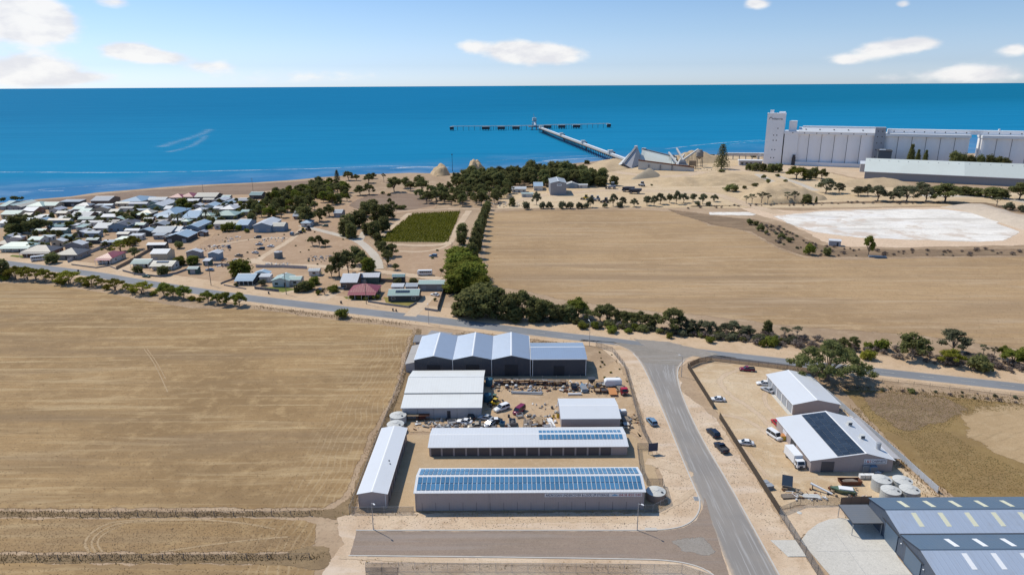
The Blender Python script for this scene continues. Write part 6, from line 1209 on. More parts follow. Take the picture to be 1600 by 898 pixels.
# sheds, sleep-outs and carports between the houses
rr = random.Random(91); pl = [(-373.56,493.76),(-376.69,539.42),(-337.01,550.02),(-299.07,567.51),(-272.47,579.78),(-229.32,599.11),(-203.54,539.68),(-198.77,506.25),(-210.91,472.4),(-209.72,430.45),(-222.59,408.83),(-237.52,398.99),(-256.8,392.9),(-276.61,388.59),(-303.77,397.29)]; k = 0
for _ in range(4000):
    if k >= 34: break
    x, y = rr.uniform(min(p[0] for p in pl), max(p[0] for p in pl)), rr.uniform(min(p[1] for p in pl), max(p[1] for p in pl)); ins = False
    for i in range(len(pl)):
        a, c = pl[i-1], pl[i]
        if (a[1] > y) != (c[1] > y) and x < (c[0]-a[0])*(y-a[1])/(c[1]-a[1])+a[0]: ins = not ins
    w, d = rr.uniform(5, 11), rr.uniform(5, 10)
    if not ins or any(abs(x-t[0]) < (w+t[2])/2+.9 and abs(y+d/2-t[1]-t[3]/2) < (d+t[3])/2+.9 for t in TOWN): continue
    TOWN.append((x, y, w, d)); k += 1
    house(x, y, w, d, rr.uniform(2.3, 3.0), rr.choice(['gx','sk','gy','gx','hip']), rr.choice(['white','pale','cream','grey','green','mint','grey','sky','teal','lilac','charcoal','brown','blue','tan']), rr.choice(['grey','white','cream','dark','teal','brown']), None, 'between bigger houses', 0, '', 'shed', 'shed')
# town vehicles and small things
car('parked_car', 'dark green car parked at the kerb in front of the green cottage', 'car', (*(-186.87,336.7),0), rad(70), 'sedan', 'green')
bus('white and blue touring bus parked in front of the dark tiled house', (*(-265.63,373.12),0), rad(-60), 8.)
bus('white minibus parked on the dry lot above the mint roofed shed', (*(-44.56,337.38),0), rad(92), 7.6)
for q, rz, kind, col, lab in [((-170.63,402.38),20,'ute','blue','blue and white old ute wreck near the junk pile on the bare lot'),((-156.11,379.55),75,'ute','beige','flat tray ute left on the sandy lower lot'),((-149.32,387.14),60,'sedan','silver','silver car parked on the lot beside the dark wagon'),((-149.37,396.84),80,'wagon','black','long dark car parked in the middle of the bare lot'),((-154.77,408.88),80,'sedan','silver','small silver car above the long dark car on the lot'),((-162.78,429.21),95,'wagon','black','dark old wagon near the large white shed on the lot'),((-145.88,403.47),70,'sedan','white','tiny white car right of the long dark car'),((-159.53,348.69),80,'sedan','blue','light blue car parked behind the small dark green shed'),((-44.61,376.94),80,'wagon','blue','blue car wreck on the dry lot above the minibus'),((-82.61,312.92),90,'sedan','silver','silver car under the garage of the dark red walled house'),((-91.29,309.91),60,'wagon','black','dark car on the sandy drive by the palms'),((-35.52,301.66),60,'sedan','white','white car between the mint shed and the dark wall'),((-139.77,444.44),15,'wagon','navy','dark blue car at the shady tree on the lot'),((-88.88,500.31),40,'van','blue','blue van parked left of the vineyard'),((-129.15,465.54),80,'wagon','green','dark car half under the trees of the gravel drive')]:
    car('old_car' if 'wreck' in lab else 'parked_car', lab, 'car', (*q,0), rad(rz), kind, col)
truck('tractor_truck', 'blue truck parked in front of the large white shed', (*(-141.76,438.43),0), rad(150), 'blue', False, 7., cat='truck')
digger('farm_tractor', 'small dark tractor at the head of the gravel drive', 'tractor', (*(-137.02,452.7),0), rad(40), 'black', 1.2); digger('farm_loader', 'green and yellow farm machine beside the blue truck', 'loader', (*(-139.09,446.48),0), rad(90), 'yellow', 1.2)
water_tank('water_tank', 'dark grey corrugated tank alone on the bare lot', (*(-132.08,375.97),0), 2.3, 3.6, paint('dark_tank', (.16,.18,.19), .6), roofc=wall_grey)
scrap('', [(-179.94,394.29),(-170.37,394.06),(-177.82,407.71),(-186.92,407.94)], 90, 31, [darksteel,steel,trim_w,conc_d,rust]); scrap('', [(-178.17,418.4),(-172.92,425.68),(-177.12,433.46),(-183.21,425.95)], 26, 32, [trim_w,steel,trim_w]); scrap('', [(-116.56,375.61),(-109.76,379.98),(-101.2,367.91),(-110.95,371.04)], 60, 33, [darksteel,steel,conc_d]); scrap('', [(-153.28,415.95),(-142.98,421.17),(-148.08,430.75),(-158.38,427.19)], 50, 34, [steel,trim_w,timber_g]); scrap('', [(-155.4,355.21),(-148.11,352.38),(-158.52,373.6),(-161.82,369.3)], 60, 35, [timber_g,trim_w,steel,rust]); scrap('', [(-131.85,358.76),(-120.93,357.15),(-124.89,364.17),(-133.76,364.37)], 40, 36, [trim_w,steel,timber_g])
for q, lb in (((-228.73,348.24),'dark wheelie bin standing alone on the verge left of the red roof house'),((-113.98,306.2),'dark wheelie bin standing alone on the verge in front of the lawn'),((-76.42,290.81),'dark wheelie bin at the kerb left of the maroon house'),((-51.45,279.97),'left of two wheelie bins at the kerb below the solar house'),((-49.96,279.25),'right of two wheelie bins at the kerb below the solar house')):
    c = thing('wheelie_bin', lb, 'bin', (*q,0), rng.uniform(-.4,.4), 'wheelie bins at the kerb'); b = MB(); b.loft([[(-.25,-.28,.08),(.25,-.28,.08),(.25,.28,.08),(-.25,.28,.08)],[(-.32,-.36,1.05),(.32,-.36,1.05),(.32,.36,1.05),(-.32,.36,1.05)]]); b.build('bin_body', trim_d, c); bx('lid', c, -.34, .34, -.4, .38, 1.05, 1.12, timber if 'right' in lb else trim_d)
    for sx in (-1, 1): part('wheel', WH[0], c, (sx*.3,.3,.12), (0,rad(90),0), (.33,.33,.4))
pole('power_pole', 'wooden power pole beside the small dark green shed', 'power pole', (*(-147.1,320.75),0), 10.5, 'power', rad(-20)); pole('power_pole', 'dark power pole in front of the lawn house', 'power pole', (*(-105.36,305.02),0), 10.5, 'power', rad(-20)); pole('power_pole', 'dark power pole in front of the maroon house', 'power pole', (*(-64.89,289.67),0), 11., 'power', rad(-20))
for q, h, lb in (((-233.81,617.76),14,'tall dark mast behind the maroon shed on the foreshore'),((-278.11,615.6),9,'thin pole on the foreshore behind the cream roofed house'),((-234.91,489.65),10,'power pole beside the pale blue verandah house in town'),((-240.07,473.23),9,'power pole beside the date palm in town')): pole('power_pole', lb, 'power pole', (*q,0), h, 'power', rng.uniform(-1,1))
def wall(name, lab, pts, h, mat, cat='wall', t=.1, bay=2.4):
    r = thing(name, lab, cat, (*pts[0],0)); ox, oy = pts[0]
    for a, c in zip(pts, pts[1:]):
        d = math.dist(a, c); n = max(1, int(d/bay)); L = d/n; an = math.atan2(c[1]-a[1], c[0]-a[0]); me = boxmesh('panel', L-.03, t, h, mat); pmx = boxmesh('post', .14, .16, h+.08, trim_m if mat != timber_g else timber_g)
        for i in range(n):
            f = (i+.5)/n; part('panel', me, r, (a[0]+(c[0]-a[0])*f-ox, a[1]+(c[1]-a[1])*f-oy, 0), (0,0,an)); f = i/n; part('post', pmx, r, (a[0]+(c[0]-a[0])*f-ox, a[1]+(c[1]-a[1])*f-oy, -.05), (0,0,an))
    return r
wall('boundary_fence', 'long grey fence beside the red roof house', [(-246.82,368.35),(-247.21,383.21),(-246.86,412.95)], 1.9, wall_grey, 'fence'); wall('boundary_fence', 'brown fence between the red roof house and the green cottage', [(-210.96,352.42),(-211.94,368.99),(-214.94,396.78)], 1.6, timber_g, 'fence'); wall('garden_wall', 'low curb wall around the red roof house front yard', [(-241.12,362.58),(-223.6,355.36),(-218.95,359.32),(-210.96,352.42)], .7, conc_d)
wall('garden_wall', 'dark low wall in front of the green cottage', [(-205.34,348.38),(-193.45,340.52),(-179.92,336.55),(-174.59,342.62),(-171.91,352.9)], 1.0, conc_d); wall('garden_wall', 'low dark wall around the verandah house garden', [(-143.28,322.92),(-142.44,326.32),(-139.21,334.49)], .8, conc_d); wall('garden_wall', 'low stone curb in front of the verandah house', [(-140.78,320.62),(-132.15,316.05),(-127.3,313.8)], .6, conc_d)
wall('boundary_fence', 'dark grey fence around the front lawn', [(-124.46,316.99),(-123.48,314.26),(-110.17,309.23)], 1.3, wall_blue, 'fence'); wall('boundary_fence', 'dark fence right of the front lawn', [(-102.56,309.09),(-100.16,315.42)], 1.5, wall_blue, 'fence'); wall('garden_wall', 'low grey wall around the yellow lawn', [(-64.74,292.48),(-56.86,288.6),(-45.38,283.84),(-42.58,290.19)], .9, conc_d); wall('boundary_fence', 'tall dark fence right of the solar house drive', [(-32.03,279.19),(-32.14,309.81)], 2.2, trim_d, 'fence'); wall('garden_wall', 'low wall at the end of the solar house drive', [(-37.77,281.04),(-31.94,278.32)], 1.0, conc_d)
wall('boundary_fence', 'long dark fence at the foot of the bare lot', [(-137.38,354.81),(-123.53,354.51),(-108.95,351.52)], 1.6, wall_grey, 'fence'); wall('boundary_fence', 'dark rail fence beside the lot below the blue sided shed', [(-161.63,359.42),(-150.57,357.81)], 1.4, conc_d, 'fence'); wall('boundary_fence', 'brown fence behind the green roofed pair of houses', [(-230.98,487.11),(-209.56,491.36),(-203.98,533.86)], 1.6, timber_g, 'fence'); wall('boundary_fence', 'brown timber fence along the upper town street', [(-312.99,477.64),(-298.71,484.28),(-277.97,488.49),(-262.27,490.46)], 1.5, timber_g, 'fence')
wall('boundary_fence', 'dark fence between the white hall and the steep green shed', [(-65.41,325.9),(-58.21,324.6)], 1.7, timber_g, 'fence')
fence('post_and_wire_fence', 'wire fence between the windbreak and the bare verge', [(-36.91,411.2),(-33.18,349.86),(-31.14,308.74)], 1.2, m_strand, 5., timber_g, 1)

# ------------------------------------------------------------------ silos, quarry plant, jetty
A_ = rad(-24); SO = (305.68,837.78)
def silo_bins(root, x0, n, dia, h, y0=0., deep=2):
    b = MB(); rr = dia/2; hw = dia*.462; ar = 1.15*dia; dd = ar-math.sqrt(ar*ar-hw*hw); arc = [(-hw+2*hw*i/14, dd+1.2-(math.sqrt(ar*ar-(hw-2*hw*i/14)**2)-math.sqrt(ar*ar-hw*hw))) for i in range(15)]
    b.prism([(x, y-rr, -.5) for x, y in arc]+[(hw, 13-rr, -.5), (-hw, 13-rr, -.5)], (0, 0, h+.5)); me = b.build('silo_bin', conc, mesh_only=True)
    bx('dark_gap_backing', root, x0+.4, x0+dia*.965*n-.4, y0+3.2, y0+4.2, -.5, h-.2, conc_d)  # added dark backing, stands in for the shade in the gaps between bins
    for j in range(deep):
        for i in range(n): part('silo_bin', me, root, (x0+dia*.965*(i+.5), y0+rr+j*dia*.97, 0))
r = thing('grain_silo_tower', 'tall pale concrete silo tower with dark lettering near its top', 'tower', (*SO,0), A_)
TH = 58.5
b = MB(); b.box(0,20,0,16,-.5,TH); b.build('wall', conc, r); b = MB()
for q in ((-.3,20.3,-.3,.4),(-.3,20.3,15.6,16.3),(-.3,.4,.4,15.6),(19.6,20.3,.4,15.6)): b.box(*q, TH, TH+1.0)
b.build('parapet', conc, r); bx('plant_room', r, 2.5, 6.5, 3, 8, TH, TH+4.6, conc); bx('plant_room', r, 12.5, 19.4, 6, 14, TH, TH+2.6, conc); bx('vent_stack', r, 8.5, 9.6, 3, 4, TH, TH+1.6, steel)
for (x, z) in ((13,41.5),(9,33.5),(12.5,33.5),(9,27.5),(12.5,27.5),(8.6,16.5),(12,16.5),(8.2,7.),(11.6,7.)): bx('window', r, x-.5, x+.5, -.06, .02, z, z+1.3, glass)
text('viterra', 4.0, trim_d, r, (5.6,-.12,TH-6.6), (rad(90),0,0), .04, width=11.6); b = MB()
for k in range(10):
    t0, t1 = k/10, (k+1)/10; f = lambda t: (1.8+4.4*t, -.1, TH-6.2+2.6*math.sin(t*3.0)); b.tube(f(t0), f(t1), .12+.25*math.sin(t0*3.1), .12+.25*math.sin(t1*3.1), 6)
b.build('logo_swoosh', trim_d, r)
r = thing('grain_silo', 'first silo block of tall joined concrete bins beside the tower', 'silo', (*SO,0), A_)
bx('wall', r, 21.3, 36.5, .3, 26, -.5, 36, conc); silo_bins(r, 34.5, 6, 14.2, 36); bx('slip_joint', r, 20.05, 21.25, 3, 14, 0, 37, trim_d)
bx('top_band', r, 20.4, 118, -.15, 27.4, 36.02, 38.8, conc); b = MB(); b.prism([(36,-.8,38.9),(36,5.5,43.2),(36,21.5,43.2),(36,27.5,38.9)], (82,0,0)); b.build('roof', wt, r); bx('gallery', r, 40, 117, 9, 16, 43.25, 45., trim_w); bx('lift_house', r, 25, 33.5, 4, 11, 38.9, 51, conc)
for i in range(7): bx('window', r, 30+13*i-.5, 30+13*i+.5, -.25, -.1, 36.9, 37.9, glass)
for i in range(5): bx('roof_hatch', r, 44+15*i-.6, 44+15*i+.6, 2.2, 2.7, 41.0, 42.2, trim_d)
bx('base_plinth', r, 36, 118, -3.2, -.6, -.5, 4.2, conc); bx('loading_spout', r, 32, 36, -3.4, .2, 0, 9, darksteel); bx('spout_head', r, 32.6, 35.4, -2.2, 0, 9, 12, darksteel)
r = thing('silo_work_tower', 'narrow grey work tower between the first and second silo blocks', 'tower', (*SO,0), A_)
bx('wall', r, 116.4, 127.2, -1.2, 12, -.5, 45.2, conc_d if 0 else paint('blue_grey_concrete', (.33,.35,.385), .85, .2))
for i in range(2):
    for z in (12,20,27.5,34.5,40.5): bx('window', r, 119+4.5*i, 120+4.5*i, -1.28, -1.18, z, z+1.1, glass)
r = thing('elevator_house', 'dark steel elevator house in front of the narrow work tower', 'elevator house', (*SO,0), A_)
bx('wall', r, 121, 134, -26, -8, -.5, 21, plain('dark_blue_steel', (.075,.095,.12), .6)); bx('roof', r, 120.5, 134.5, -26.5, -7.5, 21.05, 22., darksteel); bx('roof_vent', r, 122, 128, -24, -20, 22.02, 22.9, trim_w)
r = thing('site_hut', 'small grey double door shed at the foot of the elevator house', 'shed', (*SO,0), A_)
b = MB(); b.box(104,121,-45,-36,-.5,8.4); b.build('wall', wall_grey, r); b = MB(); b.prism([(103.6,-45.5,8.3),(103.6,-35.5,10.6),(103.6,-35.5,11),(103.6,-45.5,8.7)], (17.8,0,0)); b.build('roof', wt, r); bx('door_gap', r, 112.2, 112.5, -45.1, -44.98, 0, 8.2, trim_d)
r = thing('grain_silo', 'second silo block of joined bins behind the small dark pines', 'silo', (*SO,0), A_)
silo_bins(r, 127, 6, 14.2, 35.6); bx('roof', r, 126.5, 209.5, -1.0, 28, 35.62, 38.6, trim_w); bx('gallery', r, 129.6, 220, 9, 17, 38.65, 42.2, conc); bx('gallery_roof', r, 129.6, 220.3, 8.6, 17.4, 42.22, 43.2, trim_w)
for i in range(8): bx('window', r, 136+10*i-.5, 136+10*i+.5, 8.9, 8.98, 40, 41.2, glass)
r = thing('grain_silo', 'third silo block of joined bins at the right edge of the photo', 'silo', (*SO,0), A_)
silo_bins(r, 220, 15, 14.2, 35.6); bx('roof', r, 219.5, 426, -1.0, 28, 35.62, 38.6, trim_w); bx('gallery', r, 220.1, 426, 9, 17, 38.65, 42.2, conc); bx('gallery_roof', r, 220.4, 426.4, 8.6, 17.4, 42.22, 43.2, trim_w)
for i in range(20): bx('window', r, 226+10*i-.5, 226+10*i+.5, 8.9, 8.98, 40, 41.2, glass)
for i in range(5): bx('roof_vent', r, 236+38*i-.8, 236+38*i+.8, 12, 14, 43.25, 45, trim_w)
SH = (357.16,693.82); A2 = rad(-27)
r = thing('grain_storage_shed', 'very long pale green roofed storage shed below the silos', 'shed', (*SH,0), A2)
b = MB(); b.prism([(0,0,-.5),(0,36,-.5),(0,36,8),(0,18,19),(0,0,8)], (235,0,0)); b.build('wall', paint('slate_shed_wall', (.24,.255,.28), .6, ribs=('X',.5)), r)
for k, (x0, x1, m) in enumerate(((-.8,85,cream_roof),(85,236,cream_roof2))):
    for j, pr in enumerate(([(x0,-.9,7.55),(x0,18,19.1),(x0,18,19.45),(x0,-.9,7.9)],[(x0,18,19.12),(x0,36.9,7.57),(x0,36.9,7.92),(x0,18,19.45)])):
        b = MB(); b.prism(pr, (x1-x0,0,0)); b.build('roof', m, r)
bx('gutter', r, -.8, 236, -1.3, -.92, 7.4, 7.95, trim_w)
for i in range(27): bx('roof_vent', r, 3+8.6*i-.35, 3+8.6*i+.35, 14.6, 15.2, 17.0, 17.9, steel)
r = thing('weighbridge_office', 'low white roofed building left of the silo tower', 'building', (*(271.9,822.16),0), rad(-10)); bx('wall', r, 0, 26, 0, 8, -.2, 5.2, wall_grey); bx('roof', r, -1, 27, -1, 9, 5.22, 6.3, trim_w)
for i in range(5): bx('window', r, 2+5*i, 4.5+5*i, -.08, .0, 1.4, 3.6, glass)
r = thing('covered_conveyor', 'long covered conveyor gallery at the coast left of the silo tower', 'conveyor', (*(276.06,891.83),0), rad(-6)); bx('gallery', r, 0, 52, 0, 3, 4.5, 7.6, wall_grey); bx('roof', r, -.3, 52.3, -.4, 3.4, 7.62, 8.3, trim_w)
for i in range(7): bx('trestle', r, 2+8*i-.3, 2+8*i+.3, .4, 2.6, 0, 4.48, conc_d)
r = thing('pipe_arch', 'pale bent pipes rising against the base of the silo tower', 'pipework', (*(302,845.09),0), A_)
for k in range(2):
    b = MB()
    for i in range(8):
        a0, a1 = math.pi*i/8, math.pi*(i+1)/8; b.tube((4-5*math.cos(a0)+k*2, k*2., 6+6*math.sin(a0)), (4-5*math.cos(a1)+k*2, k*2., 6+6*math.sin(a1)), .5, .5, 6)
    b.tube((-1+k*2,k*2.,0),(-1+k*2,k*2.,6),.5,.5,6); b.build('pipe', steel, r)
# quarry plant
def conveyor(label, a, c, z0, z1, w=2.2, name='conveyor', roofm=None, group='quarry conveyors', leg=4):
    L = math.dist(a, c); an = math.atan2(c[1]-a[1], c[0]-a[0]); r = thing(name, label, 'conveyor', (*a, 0), an, group)
    b = MB(); b.prism([(0,-w/2,z0),(L,-w/2,z1),(L,-w/2,z1+1.1),(0,-w/2,z0+1.1)], (0,w,0)); b.build('gantry', steel, r)
    b = MB(); b.prism([(0,-w*.36,z0+1.11),(L,-w*.36,z1+1.11),(L,-w*.36,z1+1.7),(0,-w*.36,z0+1.7)], (0,w*.72,0)); b.build('belt_cover', roofm or tank_m, r)
    for i in range(leg):
        f = (i+.5)/leg; z = z0+(z1-z0)*f
        if z > 1:
            b = MB(); b.tube((L*f,-w*.6,0),(L*f,-w*.3,z),.16,.16,5); b.tube((L*f,w*.6,0),(L*f,w*.3,z),.16,.16,5); b.build('trestle', darksteel, r)
    return r
def aframe(label, c, rz, L, w, h, m1, m2, kk=.72):
    """long steep roofed stockpile house: two sloping sides, open below"""
    r = thing('stockpile_house', label, 'storage building', (*c, 0), rz, 'quarry stockpile houses')
    for s_, m in ((-1, m1), (1, m2)):
        b = MB(); b.prism([(0,s_*w/2,1.5),(L,s_*w/2,0),(L,s_*1.2,h*kk),(0,s_*1.2,h)], (0,s_*.4,.3)); b.build('roof', m, r)
    b = MB(); b.prism([(L-2.5,-w*.46,.2),(L-2.5,w*.46,.2),(L-2.5,1.,h*kk*.97),(L-2.5,-1.,h*kk*.97)], (.4,0,0)); b.build('end_wall', conc_d, r); bx('ridge_gallery', r, -1, 4, -1.3, 1.3, h-1.4, h+2.2, trim_w); b = MB(); b.prism([(0,-1.3,h-.3),(L,-1.3,h*kk-.3),(L,-1.3,h*kk+1.6),(0,-1.3,h+1.6)], (0,2.6,0)); b.build('ridge_conveyor', conc_d, r)
    for x in (2, L*.5, L-3):
        for s_ in (-1, 1): b = MB(); b.tube((x,s_*w*.42,0),(x,s_*1.4,h*(1-(1-kk)*x/L)*.95),.35,.35,6); b.build('frame_leg', steel, r)
    return r
aframe('steep pale stockpile house standing end on at the jetty landfall', (151.68,842.1), rad(-118), 46, 20, 20, tank_m, wall_grey, .22)
aframe('wide cream stockpile house with sloping ridge in the quarry', (160.07,845.22), rad(-25), 42, 30, 17, cream_roof, RM['cream'][0], .5)
r = thing('quarry_wall', 'long white retaining wall with a dark conveyor on top in the quarry', 'wall', (*(144.82,786.21),0), rad(-20)); b = MB(); b.prism([(0,0,0),(62,0,0),(62,0,4),(0,0,10)], (0,1.5,0)); b.build('wall', tank_m, r); b = MB(); b.prism([(0,-.6,10.02),(62,-.6,4.02),(62,-.6,5.2),(0,-.6,11.2)], (0,2.4,0)); b.build('belt', rust, r)
for x in (12,25,38): bx('buttress', r, x-.5, x+.5, -1.2, -.02, 0, 6, conc_d)
conveyor('steep conveyor rising to the left in the crushing plant', (203.64,802.34), (199.54,836.15), 2, 18); conveyor('second steep conveyor beside the cream stockpile house', (193.29,790.12), (188.81,829.75), 2, 14); conveyor('conveyor rising to the right towards the round hopper', (200.77,808.99), (224.82,834.87), 7, 17); conveyor('short low conveyor at the foot of the crushing plant', (184.56,790.54), (197.74,802.63), 1, 6); conveyor('pale conveyor in the middle of the crushing plant', (194.82,809.29), (208.74,835.68), 3, 11)
r = thing('hopper_tower', 'dark round hopper on tall legs at the right of the crushing plant', 'hopper', (*(220.06,808.05),0)); b = MB(); b.lathe([(.8,9),(4.2,12.5),(4.2,17),(2.4,20),(.02,20.2)], 14); b.build('funnel', plain('hopper_grey', (.26,.24,.22), .7), r)
for x in (-3,3):
    for y in (-3,3): b = MB(); b.tube((x,y,0),(x,y,13),.35,.35,6); b.build('leg', darksteel, r)
r = thing('crusher', 'grey crusher house in the middle of the quarry plant', 'machinery', (*(196.19,789.98),0), rad(-15)); b = MB(); b.loft([[(-5,-4,0),(5,-4,0),(5,4,0),(-5,4,0)],[(-4,-3,8),(4,-3,8),(4,3,8),(-4,3,8)],[(-2,-2,10),(2,-2,10),(2,2,10),(-2,2,10)]]); b.build('housing', conc_d, r); bx('platform', r, -6, 6, -5, 5, 5, 5.5, steel); bx('motor', r, 5.2, 8, -2, 1, 0, 4, darksteel)
r = thing('screen_house', 'tan screening box beside the round hopper', 'machinery', (*(209.4,795.66),0), rad(-15)); bx('housing', r, -4, 4, -3, 3, 3, 9, timber)
for x in (-3.5,3.5):
    for y in (-2.5,2.5): bx('leg', r, x-.3, x+.3, y-.3, y+.3, 0, 2.98, darksteel)
scrap('', [(185.38,778.15),(201.76,771.35),(224.89,764.33),(231.71,788.28),(189.64,796.61)], 90, 41, [conc_d,steel,darksteel,tank_m,timber])
for (q, rz, s, lab) in (((93.69,637.03),80,2.4,'grey loader left of the two dark dump trucks in the quarry'),((124.64,652.68),20,1.8,'pale loader standing alone right of the dark dump trucks')): digger('quarry_loader', lab, 'loader', (*q,0), rad(rz), 'silver', s)
def dumper(label, loc, rz, m):
    r = thing('dump_truck', label, 'truck', loc, rz, 'quarry dump trucks'); b = MB(); b.prism([(-2.6,-5.5,2.4),(-2.6,2.4,2.2),(-2.6,3.4,4.2),(-2.6,2.0,4.4),(-2.6,-6.2,4.4)], (5.2,0,0)); b.build('dump_body', m, r); bx('cab', r, -2.2, .2, 2.6, 5., 1.8, 4.3, m); bx('window', r, -2.1, .1, 4.98, 5.04, 3.0, 4.0, glass); bx('chassis', r, -1.4, 1.4, -4.5, 5.5, 1.1, 2.1, darksteel)
    for y in (-3,3.3):
        for sx in (-1, 1): wheel(r, sx*2.1, y, 1.15, 1.6)
    return r
navy_m = plain('dumper_navy', (.05,.055,.075), .6)
dumper('dark dump truck in the quarry, the farther left one of two', (*(105.58,618.57),0), rad(80), navy_m); dumper('dark dump truck in the quarry, the nearer right one of two', (*(109.66,606.95),0), rad(84), navy_m)
for (q, rz, col, lab, kd) in (((62.67,574.83),70,'yellow','tan excavator left of the two tractors by the quarry track','d'),((67.15,571.32),95,'beige','tan loader in the middle of the machines by the quarry track','d'),((71.57,567.85),85,'silver','grey flat machine right of the tan loader','d'),((77.21,557.92),60,'black','dark tractor nearest the field hedge by the quarry track','d')): digger('earthmover', lab, 'loader', (*q,0), rad(rz), col, 1.7)
scrap('', [(-16.11,545.49),(7.99,538.68),(8.36,563.49),(-16.62,564.35)], 130, 44, [tank_m,steel,timber_g,conc_d,darksteel])
car('parked_car', 'white car in the lane among the grove trees', 'car', (*(-7.71,624.81),0), rad(70), 'wagon', 'white')
r = thing('pump_shed', 'small white hut at the lower left corner of the salt pan', 'shed', (*(192.69,397.61),0), rad(-20)); gable(r, 6.5, 4, 3.2, 3.8, 'x', wall_grey, wt, .2); bx('door', r, 1, 2, -.07, -.01, 0, 2.2, trim_d)
r = thing('water_trough', 'old flat trough lying beside the lone tree below the salt pan', 'trough', (*(203.89,369.64),0), rad(-15)); bx('trough', r, -4.5, 4.5, -1.2, 1.2, 0, .8, conc_d); bx('water', r, -4.3, 4.3, -1.0, 1.0, .81, .83, glass)
# jetty
JZ = -9
JA, JB = (145.38,890.96), (64.44,1587.06)
L_ = math.dist(JA, JB); an = math.atan2(JB[1]-JA[1], JB[0]-JA[0])
r = thing('loading_jetty', 'long piled jetty carrying a covered conveyor out over the sea', 'jetty', (*JA, 0), an)
bx('deck', r, -12, L_, -3.4, 3.4, -.6, .4, conc_d); b = MB(); b.box(-12, L_, -1.8, 1.2, .42, 2.4); b.build('conveyor_gallery', tank_m, r); bx('gallery_roof', r, -12, L_, -2.1, 1.5, 2.42, 2.9, trim_w); bx('walkway', r, -12, L_, 2.3, 4.6, .42, .6, timber_g)
pm = MB()
for s_ in (-1, 1): pm.tube((0,s_*3.6,0),(0,s_*4.6,JZ-2),.42,.42,6)
pm.box(-.5,.5,-4.2,4.2,-1.4,-.62); pme = pm.build('pile_bent', darksteel, mesh_only=True)
n = int(L_/11)
for i in range(n): part('pile_bent', pme, r, (11*i, 0, 0))
for f in (.10, .35, .62, .97): bx('transfer_house', r, L_*f-4, L_*f+4, -3.2, 3.0, 2.95, 6.5, tank_m); bx('transfer_legs', r, L_*f-3, L_*f+3, -6.5, -4.7, JZ-1, 4, conc_d)
HD = (55.52,1667.81)
r = thing('ship_loader', 'tall ship loader tower at the seaward head of the jetty', 'ship loader', (*HD, -9), rad(4))
for x in (-5,5):
    for y in (-5,5): b = MB(); b.tube((x,y,-2),(x*.6,y*.6,26),.7,.5,6); b.build('leg', steel, r)
for z in (9,15,21): bx('platform', r, -6, 6, -6, 6, z, z+.6, steel)
bx('head_house', r, -4.5, 4.5, -4.5, 4.5, 21.7, 28, tank_m); b = MB(); b.tube((0,0,27),(-2,4,37),.7,.4,6); b.build('mast', steel, r); b = MB(); b.prism([(-2,-14,10),(2,-14,10),(2,2,24),(-2,2,24)], (0,0,2.2)); b.build('boom', trim_w, r); bx('base_deck', r, -14, 14, -9, 9, 6.5, 8.4, conc_d)
LX = (-146.76,1734.62); RX = (257.65,1839.41)
def dolphin(label, q, w=13.):
    r = thing('mooring_dolphin', label, 'dolphin', (*q, -9), rad(3), 'mooring dolphins along the jetty head'); bx('cap', r, -w/2, w/2, -5, 5, 6.5, 9.2, tank_m); bx('fender', r, -w/2-.4, w/2+.4, -5.6, -5.02, 2.4, 8.6, darksteel)
    for x in (-w*.36, 0, w*.36):
        for y in (-3.4, 3.4): b = MB(); b.tube((x,y,-2),(x,y,6.48),.7,.7,6); b.build('pile', darksteel, r)
    return r
DP = [(706,198.5,9,'leftmost mooring dolphin, alone at the end of the long walkway'),(759,198.4,18,'second mooring dolphin from the left end of the walkway'),(783,198.2,17,'third mooring dolphin from the left end of the walkway'),(806,198,17,'mooring dolphin immediately left of the ship loader'),(855,196.3,18,'mooring dolphin immediately right of the ship loader'),(877.5,195.9,17,'second mooring dolphin right of the ship loader'),(900.5,195.5,18,'third mooring dolphin right of the ship loader'),(951,194,9,'rightmost mooring dolphin, alone at the far end of the walkway')]
P3 = [(-140.31,1657.99),(-59.91,1655.46),(-23.62,1657.13),(11.23,1658.95),(87.31,1693.86),(122.66,1701.24),(159.08,1708.62),(242.56,1742.54)]
for q, d in zip(P3, DP): dolphin(d[3], q, d[2])
r = thing('mooring_walkway', 'thin walkway linking the mooring dolphins along the jetty head', 'walkway', (0,0,0))
for a, c in list(zip(P3, P3[1:])):
    b = MB(); b.tube((*a,.4),(*c,.4),.55,.55,5); b.tube((*a,1.8),(*c,1.8),.25,.25,4); b.build('span', tank_m, r)
    for k in range(1, 6):
        f = k/6; x, y = a[0]+(c[0]-a[0])*f, a[1]+(c[1]-a[1])*f; b = MB(); b.tube((x,y,-11),(x,y,.4),.5,.5,5); b.build('pile', darksteel, r)
r = thing('navigation_beacon', 'slender beacon pole standing in the shallows beside the shore heaps', 'beacon', (*(-73.02,853.18),-9)); b = MB(); b.tube((0,0,-1),(0,0,20),.35,.2,6); b.build('shaft', darksteel, r); bx('lantern', r, -.6, .6, -.6, .6, 20, 21.4, darksteel)

